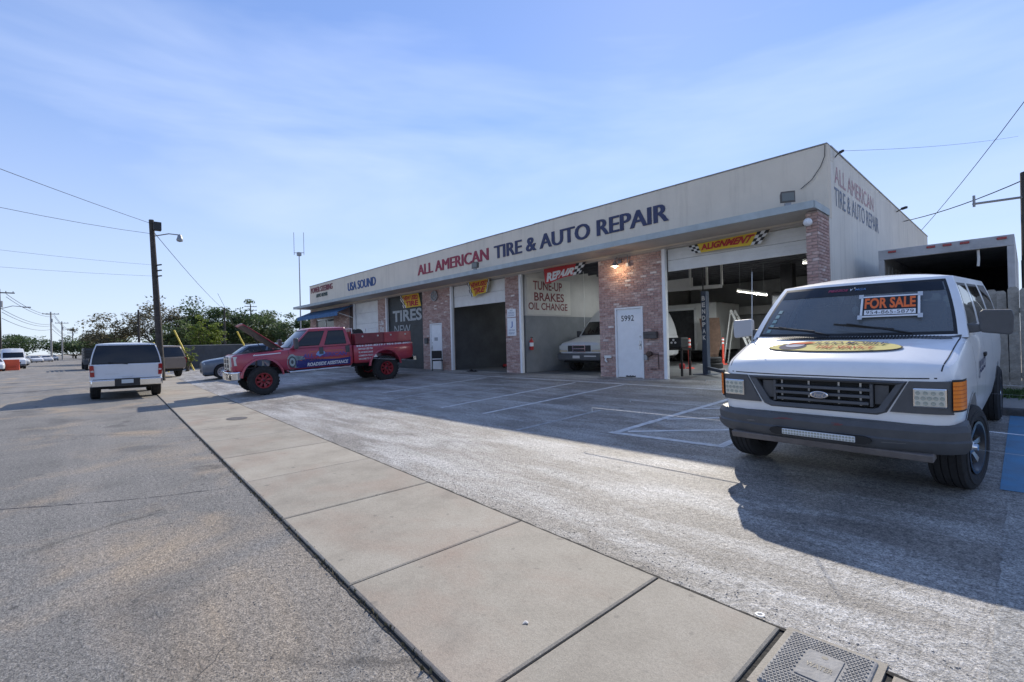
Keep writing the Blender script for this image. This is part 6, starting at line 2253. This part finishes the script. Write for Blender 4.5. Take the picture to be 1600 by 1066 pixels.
# notices on the narrow pier
def notice(label, x0, x1, z0, z1, lines):
    o = thing('notice_board', label, 'sign', ((x0 + x1) / 2, 12.175, z0))
    MB().box(-(x1 - x0) / 2, (x1 - x0) / 2, -.012, .008, 0, z1 - z0).build('panel', m_white, o)
    for tx, a, c, d, e, mt in lines:
        text_on('lettering', tx, lambda p, r, t: (-(x1 - x0) / 2 + (x1 - x0) * a + p, -.0145, (z1 - z0) * d + r), (x1 - x0) * (c - a), (z1 - z0) * (e - d), mt, o)
    return o
m_ntx = M('grey_blue_print', (.16, .20, .30), .7)
notice('upper small white notice on the narrow brick pier', -13.33, -12.87, 2.56, 2.86, [('NO', .35, .65, .72, .9, m_ntx), ('PARKING', .15, .85, .42, .62, m_ntx), ('TOW AWAY', .12, .88, .12, .32, m_ntx)])
notice('lower tall white notice with a blue symbol on the narrow brick pier', -13.34, -12.86, 1.86, 2.53, [('PERMIT', .15, .85, .08, .2, m_ntx), ('$250 FINE', .15, .85, .25, .36, m_ntx), ('J', .38, .62, .45, .8, M('blue_symbol', (.05, .12, .40), .6))])

# ------------------------------------------------------------------ black chair by the left door
ch = thing('chair', 'black armless stacking chair outside the left white door', 'chair', (-17.55, 11.82, ZF - .005), (0, 0, radians(60)))
MB().box(-.23, .23, -.24, .22, .43, .48).build('seat', m_seal, ch, bevel=.02)
MB().obox((0, .24, .70), (1, 0, 0), (0, 1, -.15), (0, .15, 1), .22, .02, .17).build('backrest', m_seal, ch, bevel=.015)
for sx in (-1, 1):
    MB().tube([(sx * .22, -.22, 0), (sx * .21, -.21, .44)], .013, 6).build('leg', m_dark, ch)
    MB().tube([(sx * .22, .30, 0), (sx * .21, .21, .44), (sx * .21, .27, .86)], .013, 6).build('leg', m_dark, ch)
o = thing('jacket', 'crumpled dark cloth lying on the ground before the half raised door', 'cloth', (-15.4, 12.05, ZF))
rnd = random.Random(3)
q = MB().grid(lambda u, v: ((u - .5) * .6, (v - .5) * .25, .012 + .10 * max(0, sin(pi * u) * sin(pi * v)) * (.6 + .4 * sin(u * 13 + v * 5))), [i / 12 for i in range(13)], [i / 8 for i in range(9)])
q.build('cloth', m_seal, o, smooth=60)

# ------------------------------------------------------------------ inside the bays
def tube_light(label, a, b_, watts):
    a, b_ = Vector(a), Vector(b_)
    o = thing('fluorescent_light', label, 'light', a, (0, 0, 0), 'lit fluorescent shop lights')
    d = b_ - a
    MB().bar((0, 0, .07), tuple(d + Vector((0, 0, .07))), .14, .05).build('fixture', m_whiteb, o)
    MB().tube([(0, 0, 0), tuple(d)], .017, 8).build('tube', M('lit_fluorescent_tube', (1, 1, 1), .5, emit=(1.0, .97, .86), estr=2.6), o)
    for f in (.1, .9):
        MB().tube([tuple(d * f + Vector((0, 0, .08))), tuple(d * f + Vector((0, 0, 4.4 - a.z)))], .006, 4).build('hanger', m_galv, o)
    l = bpy.data.lights.new('tube_glow', 'AREA')
    l.shape = 'RECTANGLE'
    l.size, l.size_y = d.length, .06
    l.energy = watts
    l.color = (.88, .95, 1)
    lo = bpy.data.objects.new('tube_glow', l)
    COL.objects.link(lo)
    lo.parent = o
    lo.location = d / 2 + Vector((0, 0, -.03))
    lo.rotation_euler = (0, 0, atan2(d.y, d.x))
tube_light('slanting lit fluorescent tube hanging in the rightmost bay', (-7.21, 18.0, 3.28), (-6.30, 18.3, 3.06), 85)
tube_light('short lit fluorescent tube seen beside the right brick wing wall', (-4.1, 14.6, 3.55), (-3.3, 14.7, 3.55), 45)
tube_light('lit fluorescent tube near the ceiling of the tune-up bay', (-10.4, 15.5, 4.2), (-10.4, 17.0, 4.2), 20)  # added lamp, hidden behind the header, to brighten this bay
tube_light('lit fluorescent tube near the ceiling of the half raised bay', (-15.2, 15.5, 4.2), (-15.2, 17.0, 4.2), 6)  # another unseen lamp, put in to lift the dark bay slightly

# two-post lift
m_lift = M('lift_blue_grey', (.055, .075, .115), .5, noise=.15)
lift = thing('vehicle_lift', 'dark blue vehicle lift post with white vertical lettering in the rightmost bay', 'lift', (-6.72, 14.35, ZF + .012))
MB().box(-.085, .085, -.10, .10, .02, 2.55).build('post', m_lift, lift, bevel=.02)
MB().box(-.3, .3, -.3, .3, 0, .02).build('base_plate', m_lift, lift)
MB().bar((.1, -.1, .2), (.9, -.9, .16), .09, .09).build('arm', m_lift, lift)
MB().tube([(-.05, 0, 2.5), (-.05, 0, 3.6)], .02, 6).build('hydraulic_line', m_dark, lift)
for k, cch in enumerate('BENDPAK'):
    text_on('lettering', cch, lambda a, c, t: (-.05 + a, -.1025, 2.26 - .20 * k + c), .10, .14, m_wb, lift, bold=.03)
# orange bollards
m_orp = M('orange_bollard', (.68, .08, .05), .5)
pr = None
for x, y, lb_ in ((-8.55, 16.9, 'nearest orange post with white bands in the rightmost bay'), (-8.5, 18.2, 'middle orange post with white bands beside the lift'), (-8.6, 19.9, 'farthest orange post with white bands right of the lift')):
    if pr is None:
        pr = thing('bollard', lb_, 'bollard', (x, y, ZF + .012), (0, 0, 0), 'orange posts in the workshop')
        MB().lathe([(0, .16), (.04, .15), (.05, .05), (1.10, .045), (1.12, .02), (1.12, .001)], 'z', 14).build('post', m_orp, pr, smooth=40)
        for z in (.86, 1.0):
            MB().lathe([(z, .052), (z + .07, .052)], 'z', 14).build('band', m_white, pr, smooth=40)
    else:
        c = copy_tree(pr)
        c.location = (x, y, ZF + .012)
        c['label'] = lb_
# white utility body with a dark door
tbx = thing('trailer_box', 'white enclosed trailer with a dark open door inside the rightmost bay', 'trailer', (-11.2, 21.6, ZF + .012))
MB().box(-1.2, 1.6, 0, 2.6, .55, 2.75).build('body', m_whiteb, tbx, bevel=.05)
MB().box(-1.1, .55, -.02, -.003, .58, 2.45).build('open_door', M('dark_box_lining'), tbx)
MB().box(.56, .66, -.035, -.003, .56, 2.55).build('door_edge', m_white, tbx)
MB().box(-1.15, .66, -.035, -.003, 2.46, 2.56).build('door_edge', m_white, tbx)
for s in (-.8, 1.2):
    wheel(tbx, (s, .7, .32), .32, .2, .18, -1, 6, m_under, nseg=24)
MB().box(-1.1, 1.5, .1, 2.5, .42, .55).build('chassis', m_under, tbx)
# ladder
lad = thing('stepladder', 'pale wooden stepladder leaning open behind the lift', 'ladder', (-8.7, 21.0, ZF + .012))
for s in (0, .42):
    MB().bar((0, s, 2.3), (1.0, s - .05, 0), .05, .09).build('rail', m_whiteb, lad)
    MB().bar((0, s, 2.3), (-.35, s, 0), .04, .05).build('rear_rail', m_whiteb, lad)
for k in range(6):
    t = .12 + .14 * k
    MB().bar((1.0 * t + .02, 0, 2.3 * (1 - t)), (1.0 * t + .02, .40, 2.3 * (1 - t)), .09, .025).build('step', m_whiteb, lad)
# brown board
o = thing('board', 'brown wooden board propped against the trailer', 'board', (-9.6, 20.7, ZF + .012))
q = MB().prism([(-.45, 2.0), (.45, 2.0), (.55, 1.0), (.35, .02), (.05, .02), (-.25, 1.0)], 'y', 0, .03)
q.v = [(a, c + .25 * d * .3, d) for a, c, d in q.v]
q.build('panel', M('plywood_brown', (.22, .14, .10), .8, noise=.2), o)
# yellow ramp
o = thing('ramp', 'yellow steel wheel ramp on the floor at the bay entrance', 'ramp', (-5.7, 13.35, ZF + .012))
MB().prism([(0, 0), (.95, 0), (.95, .28)], 'y', -.2, .25).build('wedge', M('yellow_ramp', (.50, .40, .08), .6, noise=.15), o, bevel=.01)
# bench with red jack
o = thing('workbench', 'dark workbench with tools just inside the left edge of the rightmost bay', 'bench', (-7.5, 13.6, ZF + .012))
MB().box(-.5, .55, -.3, .3, .78, .84).build('top', m_dark, o)
for sx in (-.45, .5):
    for sy in (-.25, .25):
        MB().box(sx - .025, sx + .025, sy - .025, sy + .025, 0, .78).build('leg', m_dark, o)
MB().box(-.4, .5, -.25, .2, .842, 1.15).build('tool_case', M('charcoal_case', (.03, .033, .036), .6), o, bevel=.03)
for sx, sy in ((.2, -.27), (.32, -.27), (.26, -.27)):
    MB().lathe([(0, .001), (0, .035), (-.02, .03), (-.021, .001)], 'y', 10, (sx, sy, 1.0 + (.08 if sx == .26 else 0))).build('gauge', m_white, o)
MB().lathe([(0, .001), (0, .08), (.14, .09), (.18, .03), (.18, .001)], 'z', 12, (.35, .05, .2)).build('red_can', m_rb, o, smooth=40)
# steel mezzanine frames
o = thing('storage_rack', 'pale hanging timber storage frame under the ceiling of the rightmost bay', 'rack', (-8.4, 16.0, 3.1))
MB().bar((-2.0, 0, .30), (1.5, 0, .22), .05, .12).build('beam', m_wallin, o)
MB().box(-1.9, .45, .05, .1, .30, .62).build('side_board', m_wallin, o)
for x in (.40, 1.0, 1.5):
    MB().box(x - .03, x + .03, -.03, .03, .24, 1.25).build('hanger', m_wallin, o)
# back-wall clutter: hoist box, shelf, white pipe
o = thing('wall_shelf', 'long pale shelf on the rear wall of the rightmost bay', 'shelf', (-9.0, 24.7, 2.25))
MB().box(-1.6, 2.8, -.25, .28, .45, .85).build('front_board', m_wallin, o)
o = thing('air_compressor', 'dark machine mounted high on the right in the rightmost bay', 'machine', (-6.0, 19.6, 2.35))
MB().box(-.5, .5, -.3, .3, 0, .9).build('case', m_dark, o, bevel=.05)
MB().tube([(-.5, 0, .2), (-.8, -.1, -.1), (-.6, -.2, -.3)], .05, 7).build('hose', m_dark, o)
MB().box(-.2, .2, -.2, .2, .9, 1.9).build('bracket', m_dark, o)
# extinguisher on the partition
o = thing('fire_extinguisher', 'fire extinguisher hanging on the grey partition of the tune-up bay', 'extinguisher', (PX + .09, 12.62, 1.32))
MB().lathe([(0, .001), (0, .07), (.02, .075), (.32, .075), (.37, .04), (.40, .02), (.44, .02), (.44, .001)], 'z', 14).build('cylinder', m_rb, o, smooth=40)
MB().lathe([(.13, .077), (.27, .077)], 'z', 14).build('label_band', m_white, o, smooth=40)
MB().bar((0, -.04, .46), (0, .08, .46), .02, .03).build('handle', m_dark, o)
# drop cord
o = thing('drop_cord', 'hanging power cord with a box end in the tune-up bay', 'cord', (-12.0, 15.1, 2.1))
MB().tube([(0, 0, 0), (.02, .01, 1.2), (0, 0, 2.4)], .012, 6).build('cord', m_whiteb, o)
MB().lathe([(-.2, .03), (-.15, .07), (-.02, .06), (0, .015)], 'z', 10).build('box_end', m_whiteb, o, smooth=40)
# jack in the dark bay
o = thing('floor_jack', 'red floor jack on the floor deep in the half raised bay', 'jack', (-16.2, 14.9, ZF + .012))
MB().box(-.12, .12, -.35, .35, .05, .16).build('frame', m_rb, o, bevel=.02)
MB().tube([(0, .3, .14), (.1, .9, .8)], .02, 6).build('handle', m_rb, o)
for sx in (-.15, .15):
    for sy in (-.28, .28):
        MB().lathe([(-.03, .001), (-.03, .06), (.03, .06), (.03, .001)], 'x', 12, (sx, sy, .06)).build('roller', m_dark, o)

# ------------------------------------------------------------------ water meter box in the sidewalk
mb = thing('meter_box', 'cast meter box lid set into the sidewalk at the bottom edge', 'meter box', (-.70, 2.56, .004))
m_lid = M('cast_lid', (.24, .235, .225), .75, noise=.2, nscale=12., bump=.3)
MB().box(-.215, .215, -.29, .29, .0, .016).build('collar', m_conc, mb)
MB().box(-.185, .185, -.26, .26, .005, .026).build('lid', m_lid, mb, bevel=.012)
q = MB()
for i in range(20):
    for j in range(28):
        x, y = -.17 + .018 * i + (.009 if j % 2 else 0), -.245 + .018 * j
        if abs(x + .0) < .085 and abs(y - .02) < .13 or abs(x) > .17:
            continue
        q.obox((x, y, .028), (1, 1, 0), (-1, 1, 0), (0, 0, 1), .0048, .0048, .003)
q.build('tread_studs', m_lid, mb)['kind'] = 'stuff'
MB().box(-.075, .075, -.10, .14, .026, .031).build('reader_lid', m_lid, mb, bevel=.004)
MB().disc((0, .105, .0318), .014, 'z', 14).build('key_hole', m_dark, mb)
text_on('lettering', 'WATER', lambda a, c, t: (-.055 + a, -.01 + c, .0325), .11, .04, m_dark, mb, bold=.02)
# manhole spot, litter
o = MB().disc((0, 0, 0), .28, 'z', 28).build('valve_cover', M('dark_cover', (.09, .085, .085), .8, noise=.3), None, loc=(-12.35, 2.82, .031))
o.scale = (1, .75, 1)
tag(o, 'dark round valve cover in the sidewalk', 'cover')
rnd = random.Random(21)
def scrap(label, x, y, s, mat, z=.004):
    q = MB()
    n = 7
    vs = [(s * rnd.uniform(.5, 1) * cos(2 * pi * k / n), s * rnd.uniform(.4, 1) * sin(2 * pi * k / n), rnd.uniform(.002, .012)) for k in range(n)]
    q.add(vs + [(0, 0, .014)], [(k, (k + 1) % n, n) for k in range(n)])
    tag(q.build('litter', mat, None, loc=(x, y, z)), label, 'litter')
scrap('scrap of white paper on the street at lower left', -2.95, -.82, .05, m_wb)
scrap('dark leaf beside the white paper scrap on the street', -3.3, -.92, .03, m_dark)
scrap('pale gum spot on the second nearest sidewalk slab', -1.95, 1.86, .022, M('gum', (.5, .48, .45), .8), .022)
q = MB()
q.lathe([(0, .024), (.005, .024), (.005, .014), (0, .014)], 'z', 16, (0, 0, 0), True)
tag(q.build('ring', m_wb, None, loc=(-1.06, 2.84, .03)), 'small white plastic ring at the edge of the sidewalk', 'ring')
# weed in the joint, gravel
q = MB()
for k in range(26):
    a = rnd.uniform(0, 2 * pi)
    l = rnd.uniform(.03, .10)
    q.tube([(0, 0, 0), (l * .5 * cos(a), l * .5 * sin(a), .03), (l * cos(a), l * sin(a), .025)], .0012, 3)
    for j in range(3):
        c_ = Vector((l * cos(a) * (j + 1) / 3, l * sin(a) * (j + 1) / 3, .03))
        q.obox(c_, (cos(a + j), sin(a + j), .2), (-sin(a + j), cos(a + j), 0), (0, 0, 1), .008, .004, .001)
tag(q.build('weed', m_grass, None, loc=(-1.47, 1.42, .02)), 'small green weed growing in the nearest sidewalk joint', 'weed')
q = MB()
for k in range(2200):
    x = rnd.uniform(-9, 2.2)
    side = rnd.random()
    y = ys_l(x) - abs(rnd.gauss(0, .5)) - .02 if side < .55 else ys_r(x) + abs(rnd.gauss(0, .25)) + .02
    z = 0 if side < .55 else gz(x, y) + .01
    s = rnd.uniform(.0012, .0036)
    q.obox((x, y, z + s * .5), (rnd.gauss(0, 1), rnd.gauss(0, 1), .2), (0, 0, 1), (1, .3, 0), s, s * .7, s * .8)
tag(q.build('gravel', M('loose_gravel', (.22, .21, .20), .9, noise=.5, nscale=200.), None, fixn=False), 'loose grit scattered along both edges of the sidewalk', 'gravel', kind='stuff')
# side wall fittings: cameras and cable at the corner
o = thing('security_camera', 'small dark camera on the shop corner under the roof edge', 'camera', (XR + .01, 12.75, 5.60))
MB().tube([(0, 0, 0), (.05, -.03, .04), (.13, -.1, .05)], .012, 6).build('arm', m_dark, o)
MB().obox((.15, -.12, .05), (.7, -.7, 0), (.7, .7, 0), (0, 0, 1), .06, .022, .022).build('body', m_dark, o)
o = thing('security_camera', 'small dark camera far back along the side wall top', 'camera', (XR + .01, 20.2, 5.62))
MB().tube([(0, 0, 0), (.1, -.05, .04), (.18, -.08, .05)], .018, 6).build('arm', m_dark, o)
MB().obox((.21, -.1, .06), (.7, -.7, 0), (.7, .7, 0), (0, 0, 1), .10, .035, .035).build('body', m_dark, o)
o = MB().tube([(-2.93, 12.17, 5.74), (-2.94, 12.17, 5.5), (-3.02, 12.17, 5.3), (-3.2, 12.17, 5.05), (-3.42, 12.17, 4.9)], .008, 5).build('cable', m_wire, None)
tag(o, 'loose black cable hanging from the shop corner across the parapet', 'cable')
# ------------------------------------------------------------------ more of what stands about in the bays
def tyre_stack(label, x, y, n, seed):
    rnd = random.Random(seed)
    for k in range(n):
        t = thing('tyre', label[k], 'tyre', (x + rnd.uniform(-.03, .03), y + rnd.uniform(-.03, .03), ZF + .012 + .21 * k), (0, 0, rnd.random()), 'loose tyres in the bays')
        MB().lathe([(0, .20), (.0, .28), (.03, .31), (.16, .31), (.20, .28), (.20, .20), (.16, .19), (.04, .19)], 'z', 28, (0, 0, 0), True).build('carcass', m_rubber, t, smooth=35)
tyre_stack(['bottom tyre of the stack in the dark half raised bay', 'second tyre of the stack in the dark half raised bay', 'top tyre of the stack in the dark half raised bay'], -16.4, 16.6, 3, 1)
tyre_stack(['lower loose tyre behind the lift in the rightmost bay', 'upper loose tyre behind the lift in the rightmost bay'], -7.9, 17.4, 2, 2)
o = thing('tool_chest', 'red rolling tool chest at the back of the rightmost bay', 'tool chest', (-5.6, 21.5, ZF + .012))
MB().box(-.5, .5, -.25, .25, .1, 1.25).build('case', m_rb, o, bevel=.015)
for k in range(6):
    MB().box(-.46, .46, -.262, -.251, .16 + .17 * k, .30 + .17 * k).build('drawer', m_rb, o, bevel=.004)
    MB().box(-.3, .3, -.28, -.263, .25 + .17 * k, .27 + .17 * k).build('handle', m_alu, o)
for sx in (-.4, .4):
    MB().lathe([(-.02, .001), (-.02, .05), (.02, .05), (.02, .001)], 'x', 12, (sx, 0, .05)).build('castor', m_dark, o)
o = MB().tube([(-9.6, 19.6, ZF + .03), (-9.2, 19.3, ZF + .02), (-8.9, 19.5, ZF + .02), (-9.3, 19.9, .9), (-9.6, 20.3, 1.5)], .018, 6).build('air_hose', m_whiteb, None, smooth=50)
tag(o, 'pale air hose looping down beside the brown board', 'hose')
